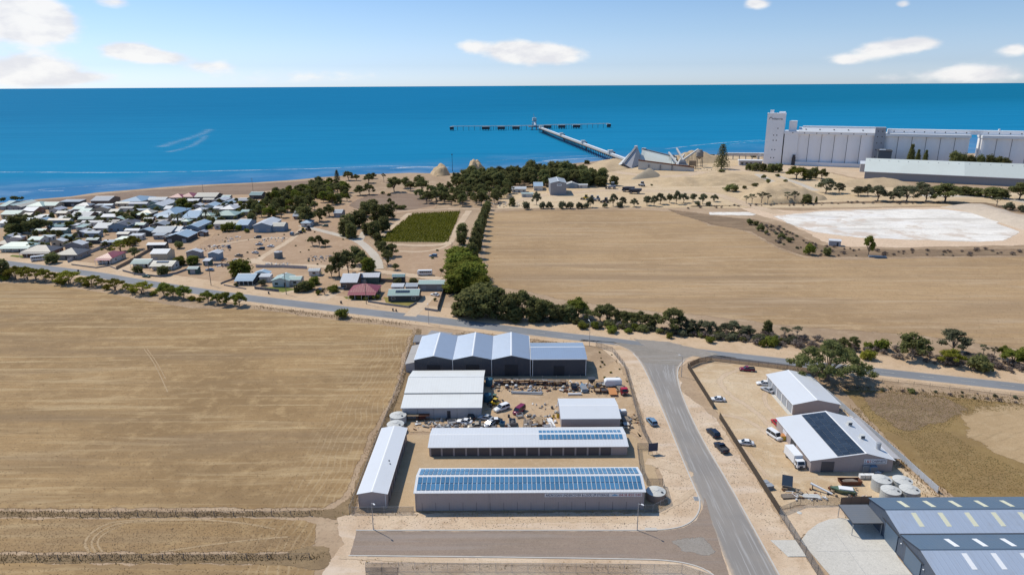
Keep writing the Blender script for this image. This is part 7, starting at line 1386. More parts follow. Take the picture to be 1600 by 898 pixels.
# ------------------------------------------------------------------ vegetation
def leaf_quads(b, c, rx, ry, rz, n, size, rr, out=.6):
    for _ in range(n):
        while True:
            d = Vector((rr.uniform(-1,1), rr.uniform(-1,1), rr.uniform(-1,1)))
            if .1 < d.length < 1: break
        d.normalize(); k = rr.uniform(.72, 1.12); p = Vector((c[0]+d.x*rx*k, c[1]+d.y*ry*k, c[2]+d.z*rz*k))
        nn = (d*out+Vector((rr.uniform(-1,1), rr.uniform(-1,1), rr.uniform(-.6,1)))*(1-out*.5)+Vector((0,0,.35))).normalized()
        t = nn.cross(Vector((rr.uniform(-1,1), rr.uniform(-1,1), rr.uniform(-1,1))))
        if t.length < .05: continue
        t.normalize(); s_ = nn.cross(t); a = size*rr.uniform(.6,1.3); e = a*rr.uniform(.5,.9)
        b.face([p-t*a-s_*e*.4, p-s_*e, p+t*a-s_*e*.2, p+s_*e])
def clump(b, c, r, rr, n, size, flat=.7, core=.62):
    rx, ry, rz = r*rr.uniform(.85,1.2), r*rr.uniform(.85,1.2), r*flat*rr.uniform(.85,1.15)
    if core: b.blob(c, rx*core, ry*core, rz*core, rr.randrange(9999), .3, 1)
    leaf_quads(b, c, rx, ry, rz, n, size, rr)
def limbs(t, base, tips, rr, r0, fork=.35):
    """tapered trunk that splits into limbs reaching the clumps"""
    f = Vector((base[0]+rr.uniform(-.25,.25), base[1]+rr.uniform(-.25,.25), fork)); t.tube(base, f, r0, r0*.75, 7)
    for q in tips:
        q = Vector(q); m = f.lerp(q, .5)+Vector((rr.uniform(-.3,.3), rr.uniform(-.3,.3), rr.uniform(.0,.5)))
        t.tube(f, m, r0*.5, r0*.3, 5); t.tube(m, q, r0*.3, r0*.10, 5)
def proto(kind, v):
    """a tree 8 m tall (bush 2 m): trunk mesh, crown mesh"""
    rr = random.Random(hash_(kind)*31+v); t = MB(); c = MB()
    if kind in ('gum', 'grove'):
        nc = 18; tips = []
        for i in range(nc):
            a = 2.4*i+rr.uniform(-.5,.5); d = 3.0*math.sqrt((i+.3)/nc)*rr.uniform(.75,1.15); z = 6.6-.26*d*d+rr.uniform(-2.2,.6); z = max(1.7, z); p = (d*math.cos(a), d*math.sin(a), z); tips.append(p); clump(c, p, rr.uniform(.9,1.45), rr, 80, .27, .74)
        limbs(t, (0,0,-.2), tips[::2], rr, .24, 1.6)
    elif kind == 'umbrella':
        tips = []
        for i in range(14):
            a = 2.4*i; d = 4.4*math.sqrt((i+.4)/14)*rr.uniform(.8,1.1); p = (d*math.cos(a), d*math.sin(a), 6.2-.13*d*d+rr.uniform(-1.2,.6)); tips.append(p); clump(c, p, rr.uniform(1.1,1.6), rr, 80, .30, .55)
        for k in range(3): limbs(t, (rr.uniform(-.8,.8),rr.uniform(-.8,.8),-.2), tips[k::4], rr, .2, 1.4)
    elif kind in ('dense', 'green'):
        for i in range(22):
            a = 2.4*i; z = .9+6.2*((i+.5)/22); d = 2.6*math.sqrt(max(.05, 1-((z-3.4)/4.6)**2))*rr.uniform(.5,1.0); clump(c, (d*math.cos(a), d*math.sin(a), z), rr.uniform(1.0,1.5), rr, 70, .30, .85)
        limbs(t, (0,0,-.2), [(rr.uniform(-1.5,1.5), rr.uniform(-1.5,1.5), rr.uniform(3,6)) for _ in range(4)], rr, .22, 1.2)
    elif kind == 'bush':
        for i in range(9):
            a = 2.4*i; d = 1.15*math.sqrt(i/9)*rr.uniform(.7,1.1); clump(c, (d*math.cos(a), d*math.sin(a), 1.15-.4*d+rr.uniform(-.25,.25)), rr.uniform(.5,.75), rr, 60, .17, .85)
        for k in range(4): t.tube((rr.uniform(-.2,.2),rr.uniform(-.2,.2),-.1), (rr.uniform(-.8,.8),rr.uniform(-.8,.8),1.1), .05, .02, 5)
    elif kind == 'scrub':
        for i in range(8):
            a = 2.4*i; d = 1.3*math.sqrt(i/8); p = (d*math.cos(a), d*math.sin(a), 1.1-.3*d+rr.uniform(-.2,.3)); leaf_quads(c, p, .6, .6, .5, 60, .11, rr, .2); c.blob(p, .34, .34, .25, i, .4, 0)
            for k in range(3): t.tube((rr.uniform(-.3,.3),rr.uniform(-.3,.3),-.1), (p[0]+rr.uniform(-.4,.4),p[1]+rr.uniform(-.4,.4),p[2]+rr.uniform(0,.5)), .035, .012, 4)
    elif kind == 'bare':
        tips = []
        for i in range(8):
            a = 2.4*i; d = 2.0*math.sqrt((i+.4)/8); p = (d*math.cos(a), d*math.sin(a), 6.6-.2*d*d+rr.uniform(-.8,.8)); tips.append(p); clump(c, p, rr.uniform(.6,1.0), rr, 50, .22, .7, .5)
        limbs(t, (0,0,-.2), tips, rr, .2, 3.2)
    elif kind == 'norfolk':
        t.tube((0,0,-.2), (0,0,7.9), .2, .03, 7)
        for k in range(15):
            z = .8+6.9*k/15; L = 1.9*(1-k/15.5)**.8+.12
            for j in range(7):
                a = 2*math.pi*j/7+k*.7; e = (L*math.cos(a), L*math.sin(a), z-.12); t.tube((0,0,z), e, .04, .015, 4)
                for q in range(3): f = .4+.3*q; leaf_quads(c, (e[0]*f, e[1]*f, z-.05), .2+.12*L, .2+.12*L, .14, 9, .15, rr, .3)
    elif kind == 'conifer':
        t.tube((0,0,-.2), (0,0,7.4), .18, .03, 6)
        for k in range(16):
            z = .5+7.1*k/16; L = 1.75*(1-k/16.5)+.1
            for j in range(4): a = 1.57*j+k*.9; clump(c, (L*.6*math.cos(a), L*.6*math.sin(a), z), .25+L*.36, rr, 22, .2, .8)
    elif kind == 'palm':
        t.tube((0,0,-.2), (.1,.05,5.6), .28, .22, 8)
        for k in range(34):
            a = 2.4*k; up = rr.uniform(-.25,1.0); p = Vector((.1,.05,5.7)); L = rr.uniform(2.4,3.0); d = Vector((math.cos(a), math.sin(a), 0)); sd_ = Vector((-d.y,d.x,0)); prev = p
            for s_ in range(1, 6):
                f = s_/5; q = p+d*(L*f*math.cos(up*.7))+Vector((0,0,L*(up*f-.95*f*f))); w = .30*(1-f*.7)
                c.face([prev-sd_*w, prev+Vector((0,0,.10)), q+Vector((0,0,.08)), q-sd_*w*.8]); c.face([prev+Vector((0,0,.10)), prev+sd_*w, q+sd_*w*.8, q+Vector((0,0,.08))]); prev = q
    elif kind == 'cypress':
        for k in range(16): clump(c, (rr.uniform(-.1,.1), rr.uniform(-.1,.1), .4+7.2*k/16), .62*(1-(k/17)**2)+.12, rr, 34, .16, .9)
        t.tube((0,0,-.2), (0,0,1.), .12, .1, 6)
    return t, c
def hash_(s): return sum((i+1)*ord(ch) for i, ch in enumerate(s))
KN = dict(gum=('gum_tree', lf_gum, m_palebark, 8), grove=('gum_tree', lf_dark, m_bark, 8), umbrella=('acacia_tree', lf_lime, m_bark, 8), dense=('dense_tree', lf_dark, m_bark, 8), green=('leafy_tree', lf_green, m_bark, 8), bush=('shrub', lf_green, m_bark, 2), dbush=('shrub', lf_dark, m_bark, 2), gbush=('shrub', lf_grey, m_bark, 2), lbush=('shrub', lf_lime, m_bark, 2), grey=('gum_tree', lf_grey, m_bark, 8), scrub=('dry_bush', lf_dead, m_bark, 2), bare=('sparse_tree', lf_grey, m_palebark, 8), norfolk=('norfolk_pine', lf_dark, m_bark, 8), conifer=('pine_tree', lf_dark, m_bark, 8), palm=('palm_tree', lf_grey, m_bark, 8), cypress=('cypress_tree', lf_dark, m_bark, 8), gumg=('gum_tree', lf_green, m_bark, 8))
SHAPE = dict(dbush='bush', gbush='bush', lbush='bush', grey='gum', gumg='gum'); PROT = {}
NATW = dict(gum=7.6, grove=7.6, umbrella=10.5, dense=6.6, green=6.6, bush=3.2, scrub=3.4, bare=5.2, norfolk=3.8, conifer=3.6, palm=5.4, cypress=1.4)
def get_proto(kind):
    if kind not in PROT:
        sh = SHAPE.get(kind, kind); nm, lf, bk, H0 = KN[kind]; PROT[kind] = []
        for v in range(4 if sh in ('gum', 'grove', 'dense', 'bush', 'green', 'umbrella') else 2):
            t, c = proto(sh, v); PROT[kind].append((t.build('trunk', bk, mesh_only=True), c.build('crown', lf, mesh_only=True)))
    return PROT[kind]
def tree(kind, x, y, h, w=None, label='', group=None, share=False):
    if share and not group: group = label
    nm, lf, bk, H0 = KN[kind]; pr = get_proto(kind); t, c = pr[rng.randrange(len(pr))]; cat = 'shrub' if H0 == 2 else 'tree'
    r = thing(nm, label, cat, (x, y, 0), rng.uniform(0, 6.28), group, share); s = h/H0; W0 = NATW[SHAPE.get(kind, kind)]
    sw = s if w is None else max(.45*s, min(2.4*s, w/W0)); r.scale = (sw, sw, s)
    part('trunk', t, r); part('crown', c, r); return r
def trees(kind, lst, label, group, share=False):
    for q in lst: tree(kind, q[0], q[1], max(.6, q[2]), q[3] if len(q) > 3 else None, label, group, share)
def fill(kind, poly, n, h0, h1, label, group, dmin=4., seed=1, share=True, avoid=()):
    rr = random.Random(seed); xs = [p[0] for p in poly]; ys = [p[1] for p in poly]; got = []; tries = 0
    while len(got) < n and tries < 9000:
        tries += 1; x, y = rr.uniform(min(xs), max(xs)), rr.uniform(min(ys), max(ys)); ins = False
        for i in range(len(poly)):
            a, b = poly[i-1], poly[i]
            if (a[1] > y) != (b[1] > y) and x < (b[0]-a[0])*(y-a[1])/(b[1]-a[1])+a[0]: ins = not ins
        if not ins or any((x-p[0])**2+(y-p[1])**2 < dmin*dmin for p in got) or any(abs(x-p[0]) < p[2] and abs(y-p[1]) < p[3] for p in avoid): continue
        got.append((x, y)); tree(kind[rr.randrange(len(kind))] if isinstance(kind, (list, tuple)) else kind, x, y, rr.uniform(h0, h1), None, label, group, share)
# hedge of acacias beside the west field
GH = 'acacia hedge along the main road'
trees('dense', [(-260.75,337.02,10.12,9.31)], 'dark tree at the left edge of the photo beside the main road', GH)
trees('umbrella', [(-252.4,334.44,7.72,11.22),(-245.97,333.12,7.7,9.86),(-239.91,331.81,7.67,9.82),(-234.55,330.52,7.32,8.48),(-230.31,330.43,5.33,7.82)], 'yellow-green acacia in the long leftmost clump of the roadside hedge', GH, True)
trees('umbrella', [(-219.58,325.59,7.22,12.85)], 'broad acacia alone right of the long leftmost hedge clump', GH); trees('umbrella', [(-212.09,323.17,4.58,7.02),(-204.71,320.79,6.17,10.14),(-199.95,319.59,4.54,5.68)], 'acacia in the second small clump of the roadside hedge', GH, True)
trees('umbrella', [(-189.68,312.89,6.99,10.52)], 'leaning acacia with grey stems in the gap of the roadside hedge', GH); trees('umbrella', [(-182.92,311.7,4.44,6.16),(-173.96,307.36,6.57,12.16)], 'acacia in the low clump before the hedge turns bushier', GH, True)
trees('gumg', [(-161.34,303.05,6.8,7.8),(-156.48,300.97,7.07,7.74),(-150.96,299.87,6.74,8.31)], 'bushy green tree in the second last clump of the roadside hedge', GH, True); trees('gumg', [(-137.21,293.82,6.63,6.99),(-131.38,290.89,5.38,6.34),(-127.18,288.96,6.24,7.45),(-120.81,287.92,6.81,7.42)], 'bushy green tree in the last clump of the roadside hedge', GH, True)
trees('bush', [(-71.26,271.41,5.08,7.01)], 'single round green bush at the edge of the west field', None)
trees('lbush', [(-256.82,333.34,3.03,5.27),(-225.46,326.85,2.98,5.16),(-221.43,324.49,2.63,4.49),(-207.21,319.73,2.92,4.42),(-194.61,315.12,2.89,4.98),(-179.02,309.53,2.84,4.28),(-167.16,305.18,2.5,4.23),(-145.78,296.85,2.44,4.12),(-141.41,294.85,2.43,3.5)], 'low yellow-green bush filling a gap of the roadside hedge', GH)
# windbreak between the vineyard and the centre field
GW = 'windbreak trees beside the stubble field'
trees('dense', [(-18.63,527.9,7.52,6),(-19.06,511.29,8.28,6.3),(-19.46,495.65,9,6.12),(-19.84,480.89,9.67,6.4),(-20.11,464.68,10.27,6.64),(-20.36,449.48,10.83,6.87),(-20.6,435.18,11.36,7.08),(-20.74,419.86,11.82,7.25),(-20.79,403.79,12.21,6.99),(-20.84,388.83,12.57,7.49),(-21.16,373.39,12.5,7.21),(-21.54,360.44,12.12,7.68)], 'dark slim tree in the straight windbreak row', GW, True)
trees('dense', [(-31.73,427.68,9.54,8.2),(-30.74,407.51,7.96,7.05)], 'dark tree standing between the vineyard track and the windbreak', GW, True)
trees('green', [(-29.44,363.43,9.36,14.08),(-25.04,360.52,10,13.97),(-25.68,339.45,12.19,17.17),(-19.88,329.63,11.89,14.14),(-25.64,320.54,11.61,15.66),(-20.55,308.54,13.71,16.93),(-18.01,318.16,12.17,13.68),(-26.51,307.61,9.36,12.07),(-14.2,301.26,10.42,10.65)], 'big bright green tree in the dense windbreak clump', GW, True)
trees('dense', [(-16.99,271.29,12.33,16.13),(-22.76,273.05,5.67,7.03),(-11.58,270.37,11.74,13.39),(-13.57,285.97,10.56,14.1)], 'dense dark green tree at the road end of the windbreak', GW, True)
trees('gum', [(-5.69,270.27,13.94,11.78),(3.93,269.29,12.8,10.13),(14.73,266.67,9.97,9.51)], 'gum tree in the thick left end of the roadside belt', 'trees of the roadside belt', True); trees('dense', [(-0.87,267.75,11.65,10.61),(9.42,265.96,9.95,10.02),(18.95,266.6,6.67,7.92),(23.71,266.52,6.66,7.92),(11.93,269.15,8.38,7.99),(1.5,265.3,6.64,7.89)], 'dense tree in the thick left end of the roadside belt', 'trees of the roadside belt', True)
# belt along the far side of the main road
GB = 'trees of the roadside belt'
trees('gumg', [(27.52,270.52,10.36,10.7)], 'tall gum with a clear forked trunk above the roadside belt', GB); trees('gum', [(30.65,267.21,6.12,7.93),(36.16,264.71,7.17,8.91),(39.15,265.46,7.46,7.88),(42.1,262.25,6.58,7.79),(45.62,261.42,6.02,7.77),(48.59,260.59,6.54,7.23),(51.67,259.01,6.51,7.19),(54.31,256.69,5.93,6.62),(56.96,255.9,6.45,6.09)], 'gum tree in the left half of the roadside belt', GB, True)
trees('gum', [(62.64,252.85,9.54,11.55)], 'flat topped gum in the middle of the roadside belt', GB); trees('grey', [(66.23,252.06,6.37,7.51),(69.87,250.56,5.81,6.97),(74.35,250.49,6.6,6.47),(77.38,249.72,5.27,5.46),(81.92,248.22,6.03,6.91),(86.06,249.58,5.53,5.95),(90.56,247.38,4.97,6.88)], 'grey-green tree in the middle of the roadside belt', GB, True)
trees('dense', [(98.93,248.66,5.78,4.44)], 'small dark lone tree in the thin part of the belt', GB); trees('bare', [(108.6,244.31,5.18,4.37),(103.46,243.02,5.16,4.83)], 'sparse small tree left of the big gum across the road', GB, True)
trees('bush', [(27.97,256.38,2.97,5.09),(33.07,256.29,3.51,4.07),(39.06,251.78,3.19,5.51),(45.45,250.95,2.39,3.74),(48.32,254.56,3.22,3.54),(60.15,245.07,2.6,3.17),(74.2,240.1,3.07,4.07),(96.2,236.47,4.29,6.13),(92.67,235.88,3.03,3.77)], 'low green bush at the front edge of the roadside belt', GB, True)
trees('lbush', [(125.07,223.08,4.1,6.26)], 'round dark olive bush beside the big gum across the road', GB)
trees('gum', [(121.09,232.89,5.48,5.58),(123.68,230.96,5.94,4.15)], 'slim gum just right of the big gum across the road', GB, True); trees('bush', [(129.61,232.13,3.49,4.17),(134.47,232.05,4.97,6.48)], 'green bush behind the round olive bush', GB, True)
trees('gum', [(140.26,222.86,10.52,12.05)], 'spreading gum with pale limbs in the right half of the belt', GB); trees('grey', [(158.44,228.58,9.28,10.49)], 'grey-green gum standing behind the lime tree near the right edge', GB); trees('umbrella', [(150.37,216.99,6.59,9.15)], 'lime green tree in front of a grey-green gum near the right edge', GB)
trees('dbush', [(157.3,212.51,6.25,8.98)], 'dense dark green bush near the right edge of the belt', GB); trees('bare', [(167.33,226.02,4.14,4.06),(169.96,224.19,4.12,3.14)], 'small sparse tree behind the dense dark bush', GB, True); trees('gumg', [(172.29,222.98,5.3,4.01),(171.86,217.25,7.06,7.4),(173.84,213.9,7.9,8.59),(176.55,211.7,7.38,7.66)], 'green tree at the right edge of the belt', GB, True)
fill('scrub', [(33.33,258.55),(59.91,250.72),(77.61,242.74),(94.78,236.49),(107.61,233.09),(121.82,228.52),(134.59,222.36),(152.94,215.84),(169.98,209.14),(177.8,220),(160.19,227.34),(140.13,232.6),(125.4,236.02),(108.2,246.39),(87.28,250.28),(61.18,256.58)], 140, 1.0, 2.8, 'grey leafless bush in the undergrowth of the roadside belt', 'dry bushes of the belt', 1.5, 4); fill(['gbush','dbush'], [(-0.08,266.93),(59.6,249.29),(103.7,235.07),(106.84,242.96),(60.86,255.09),(18.43,266.61)], 72, 1.2, 3.4, 'low dark shrub in the undergrowth of the roadside belt', 'undergrowth shrubs of the belt', 1.8, 5)
# the big gum at the roller door shed
bt = MB(); bc = MB(); rr = random.Random(5); tips = []
for i in range(64):
    a = 2.4*i; d = 11.2*math.sqrt((i+.5)/64)*rr.uniform(.85,1.12); z = 12.0-.060*d*d+rr.uniform(-2.6,1.2); z = max(4.2, z); p = (d*math.cos(a)*1.12, d*math.sin(a)*.85, z); tips.append(p); clump(bc, p, rr.uniform(1.1,1.9), rr, 150, .27, .72)
for k in range(4): limbs(bt, (rr.uniform(-.5,.5), rr.uniform(-.5,.5), -.2), tips[k::9], rr, .5, 2.6)
r = thing('gum_tree', 'huge spreading gum shading the back of the roller door shed', 'tree', (*(103.24,205.42),0)); bt.build('trunk', m_bark, r); bc.build('crown', lf_gum, r)
# right side, slopes and salt pan
trees('gumg', [(200.08,372.71,12.1,7.82)], 'lone tree with a bare trunk on the bank below the salt pan', None); trees('bush', [(168.57,376.48,7.8,7.19)], 'green bushy tree at the bend of the stubble field edge', None); trees('dense', [(177.96,374.74,4.82,5.01)], 'small dark tree right of the green one at the field bend', None)
GS_ = 'bushes on the bank'; trees('dbush', [(164.09,463.91,4.92,5.25),(164.45,442.3,5.99,5.85),(164.21,432.2,3.36,3.27),(169.68,420.49,3.69,5.58),(169.82,409.49,3.61,4.67),(167.7,461.55,3.56,5.22)], 'dark bush on the bank between stubble field and salt pan', GS_, True)
fill('scrub', [(172.76,477.59),(183.5,452.32),(184.72,400.36),(201.9,388.27),(298.52,387.53),(287.45,372.16),(214.91,370.86),(169.45,373.43),(159.96,406.2)], 70, .9, 2.2, 'grey dry bush on the bank below the salt pan', 'dry bushes on the bank', 3., 6); fill('gbush', [(172.76,477.59),(181.87,448.09),(181.37,397.04),(168.93,376.47),(161.26,409.71)], 24, .8, 2.0, 'low grey-green bush on the bank at the field bend', GS_, 3., 7)
fill('scrub', [(129.01,523.15),(192.66,535.57),(255.15,539.49),(316.85,540.46),(352.42,548.54),(315.13,556.17),(223.48,549.79),(141.73,534.29)], 46, .8, 2.0, 'grey dry bush along the upper edge of the salt pan', 'dry bushes above the salt pan', 4., 8)
GF = 'trees along the top of the stubble field'
trees('gbush', [(11.36,529.8,7.55,7.01),(24.5,532.27,6.57,6.03),(29.52,532.1,6.57,6.53),(39.55,531.78,7.07,7.02),(45.57,531.58,7.07,7.52),(53.08,531.34,6.06,7.01),(58.9,534.06,5.07,6.04),(73.86,536.52,4.59,5.05),(85.46,536.14,5.09,6.05),(156.87,539.75,4.61,4.55),(149.07,543.03,4.12,5.08)], 'grey-green bush in the row along the top of the stubble field', GF, True)
trees('grey', [(20.11,550.42,11.44,8.3),(62.24,536.9,9.16,7.08),(81.27,542.26,10.26,8.15),(88.91,542.01,7.7,7.13),(97.56,538.71,7.15,7.59),(108.82,544.38,9.78,8.17),(113.83,541.18,8.71,7.62),(120.82,550.14,9.36,9.28),(129.42,556.14,9.45,6.77),(133.7,549.71,11.42,7.21),(140.87,555.75,9.97,9.36),(150.3,561.85,8.48,7.35),(154.78,548.99,8.83,8.22),(167.6,561.26,6.36,7.34)], 'small tree in the row along the top of the stubble field', GF, True)
trees('bare', [(190.64,550.9,6.78,6.17),(195.26,550.75,8.33,7.19),(202.45,550.5,9.88,9.24),(207.59,550.33,8.84,7.18)], 'pale stemmed tree left in front of the sandy heap', 'trees before the sandy heap', True); trees('bare', [(224.17,552.91,9.4,7.21),(230.34,552.7,9.92,8.23)], 'pale stemmed tree in the right clump in front of the sandy heap', 'trees before the sandy heap', True); trees('dense', [(238.83,549.27,7.79,9.2)], 'dark tree right of the pale stemmed trees at the heap', None); trees('cypress', [(247.82,552.1,5.75,2.57)], 'slim dark little tree at the foot of the sandy heap', None)
GN = 'trees above the salt pan'
trees('grey', [(277.94,602.58,14.09,17.83),(289.63,602.15,9.6,11.13),(299.32,587.2,10.48,14.11),(307.46,586.9,10.47,10.85),(301.82,559.86,13.18,16.6),(312.56,556.26,10.49,11.33),(323.37,555.89,13.61,17.49),(338.79,555.35,12.56,15.41),(363.22,603.16,10.17,14.43),(375.46,595.27,8.94,12.05),(334.53,585.92,11,10.81)], 'grey-green gum in the row above the salt pan', GN, True); trees('grove', [(352.27,551.7,16.1,26.52)], 'broad dark gum at the end of the row above the salt pan', GN); trees('dense', [(391.71,587.41,7.73,14.04),(397.01,583.65,7.14,13.95),(404.08,572.95,9.17,15.81),(409.17,569.37,8.58,14.66)], 'dark tree in the clump below the long storage shed', GN, True); trees('grove', [(420.22,562.29,15.85,20.69),(425.9,555.56,14.64,18.4)], 'large tree at the right edge below the long storage shed', GN, True); trees('bare', [(381.21,532.3,7.57,8.86)], 'thin sparse tree on the bank right of the salt pan', None); trees('gbush', [(379.23,515.09,7.35,8.58),(382.51,506.75,6.28,6.57)], 'grey-green bush on the bank right of the salt pan', None, True)
trees('dbush', [(313.13,605.03,3.41,5.58),(376.51,606.45,4.56,6.69),(390.43,605.92,4.55,6.68),(408.75,616.84,4.05,5.65),(363.03,610.79,4.58,5.62)], 'small dark bush in front of the long storage shed', 'bushes by the storage shed', True)
trees('dense', [(267.36,774.28,7.84,8.51),(272.42,768.04,9.2,10.56),(278.8,761.83,9.13,10.47),(285.08,755.71,9.75,10.38),(293.39,755.33,9.75,10.37)], 'dark tree in the row at the foot of the silo tower', 'trees at the silo tower', True); trees('gumg', [(289.6,696.71,16.1,23.04)], 'big rounded green tree in front of the first silo block', None); trees('dense', [(299.1,691.39,10.9,10.79),(311.04,705.8,11.1,9.71)], 'dark tree behind the big rounded green one at the silos', None, True); trees('grove', [(315.16,695.62,10.96,12.76)], 'dark rounded tree right of the big green one at the silos', None)
trees('dbush', [(199.73,616.96,8.09,14.88)], 'big dark round bush alone on the quarry slope', None); trees('dbush', [(231.61,758.18,3.5,9.06),(317.07,681.03,3.17,6.25),(258.65,703.02,5.22,5.82),(251.24,669.79,4.99,5.56),(278.52,717.52,3.33,5.93),(271.41,678.22,3.16,4.99),(263.55,651.47,3.65,4.81),(254.13,647.54,3.03,6.58),(231.38,648.44,3.64,7.79),(215.77,632.3,3.55,5.27),(155.07,660.21,2.47,3.67),(134.59,656.63,1.84,3.05)], 'dark shrub scattered on the quarry slope', 'shrubs on the quarry slope', True)
trees('norfolk', [(240.38,787.86,30.2,15.9)], 'tall dark norfolk pine standing left of the silo tower', None); trees('conifer', [(436.45,754.49,31.72,12.33)], 'tallest of three dark pines before the second silo block', None); trees('conifer', [(447.22,759.84,25.05,8.96)], 'middle one of three dark pines before the silo gap', None); trees('conifer', [(455.49,759.46,24.35,8.95)], 'right one of three dark pines before the silo gap', None)
trees('dense', [(469.32,730.42,25.47,13.25),(477.93,730.03,22.14,10.59),(486.53,729.64,20.8,10.58),(492.98,723.92,21.31,10.5),(502.16,723.51,21.3,10.48),(510.67,723.13,19.97,11.78),(514.94,717.6,19.17,10.39)], 'dark tree in the row before the third silo block', 'trees before the third silo block', True)
trees('dense', [(98.52,658.07,9.81,9.8),(0.37,544.95,7.23,6.17)], 'dark tree on the quarry side of the grove', None, True); trees('dense', [(92.98,848.65,4.67,7.83),(202.88,920.41,3.36,6.74),(214.65,919.76,3.36,6.73),(264.3,908.67,4.98,8.28),(265.49,892.4,4.08,6.51),(319.93,913.9,5,8.3)], 'small dark bush on the coast behind the quarry', 'coast bushes', True)
# the grove and the coast
fill(['grove','gum','grove'], [(-81.46,579.89),(-63.82,623),(-35.8,646.22),(-11.85,662.49),(0.49,620.58),(-4.92,563.95),(-27.97,545.89),(-50.96,543.62),(-68.53,553.4)], 64, 7, 12, 'gum tree in the open grove above the vineyard', 'open grove above the vineyard', 6.5, 11)
fill(['grove','dense','grove'], [(-65.38,639.07),(-44.92,696.18),(0.65,724.45),(35.63,750.02),(72.85,737.29),(91.1,667.25),(82.22,645.82),(53.06,659.89),(27.67,643.75),(0.51,636.53),(-29.2,633.61)], 80, 11, 17, 'tall dark tree in the dense grove behind the big grey shed', 'dense coastal grove', 7.5, 12)
trees('dense', [(44.9,697.27,19.32,19.49),(53.63,692.05,19.82,20.63),(16.05,688.84,15.31,16.72),(60.78,677.6,13.83,15.16),(68.54,672.7,12.49,15.04),(78.16,663.3,12.33,13.6),(85.1,654.25,9.75,13.41)], 'tall rounded tree standing highest in the dense coastal grove', 'dense coastal grove', True)
fill(['dense','grove','gumg'], [(-197.33,516.85),(-205.29,591.16),(-193.88,627.89),(-187.37,669.51),(-158.01,650.99),(-137.14,575.09),(-143.85,549.73),(-154.03,526.56),(-156.09,499.79),(-168.8,495.11),(-180.43,488.04)], 95, 6.5, 11, 'bushy dark tree in the thicket at the edge of town', 'thicket at the edge of town', 4.6, 13)
trees('norfolk', [(-177.12,696.87,12.92,6.58)], 'dark young norfolk pine on the coast behind the thicket', None); GC = 'coastal trees'
trees('grove', [(-167.53,706.22,9.82,13.32),(-159.54,705.88,6.55,9.31),(-144.54,720.36,6.68,8.13),(-143.04,685.97,10.19,12.93),(-89.76,665.6,10.53,12.52),(-107.35,624.64,15.16,16.51),(-100.97,648.77,10.89,13.45),(-81.44,623.66,12.82,14.11),(-134.6,606.62,9.67,12.64),(-127.31,610.07,10.29,11.54),(-93.15,632.02,9.45,11.92)], 'dark coastal tree above the brown paddock', GC, True); trees('bare', [(-128.39,690.07,9.61,5.85)], 'leaning thin tree on the coast above the brown paddock', None); trees('dbush', [(-115.88,613.41,2.88,4.64),(-108.17,601.98,2.83,4.55)], 'small round bush at the top of the brown paddock', None, True)
trees('dbush', [(-101.7,567.27,4.29,4.3),(-96.89,551.25,4.7,5.23),(-91.83,536.05,4.59,5.09),(-88.32,533.02,4.06,6.08),(-84.77,532.91,4.06,5.06)], 'dark bush in the curved line across the brown paddock', 'bushes across the paddock', True)
trees('dense', [(-108.51,503.49,11.51,11.53),(-95.21,478.35,13.72,12.8),(-90.43,492.76,11.29,11.28),(-109.67,536.63,7.64,11.22),(-111.64,460.62,9.75,11.48),(-108.01,435.54,10.96,10.05),(-102.49,427.63,9.96,8.23),(-105.08,464.86,12.05,12.47),(-88.43,431.11,10.86,9.11),(-85.09,447.08,10.36,9.43),(-84.23,419.65,4.91,5.65),(-94.59,439.17,7.66,7.59)], 'dark tree along the gravel drive left of the vineyard', 'trees on the gravel drive', True)
trees('grove', [(-143.83,475.08,13.64,16.4)], 'broad shady tree over the blue cottage on the lot', None); trees('gum', [(-137.74,484.36,10.2,12.06),(-135.92,504.33,9.62,11.56),(-156.09,499.79,8.59,9.56)], 'gum tree around the grey verandah house', None, True); trees('gum', [(-121.5,406.3,5.97,6.28),(-116.71,404.46,7.13,7.04),(-112.81,404.36,5.55,5.47)], 'tree in the small round clump on the bare lot', 'clump on the bare lot', True)
trees('grove', [(-88.14,335.85,13.41,11.16),(-84.63,341.96,12.94,10.01),(-84.71,359.09,11.38,10.47),(-79.52,350.88,10.47,8.88),(-92.08,335.93,6.74,6.57)], 'big dark tree above the dark red walled house', 'trees above the houses', True); trees('green', [(-74.8,344.29,8.25,8.05)], 'bright green round tree above the dark red walled house', None); trees('grove', [(-72.45,376.08,10.38,8.74),(-68.22,379.01,8.22,8.07),(-67.27,358.7,8.55,7.67),(-78.49,395.11,6.21,6.87),(-61.35,347.86,3.83,4.74)], 'dark tree right of the gravel drive fork', 'trees at the drive fork', True)
trees('dbush', [(-44.48,372.45,1.11,2.16),(-43.89,391,1.16,1.89),(-36.75,344.75,2.08,2.68)], 'small dry bush on the dry lot by the windbreak', None, True)
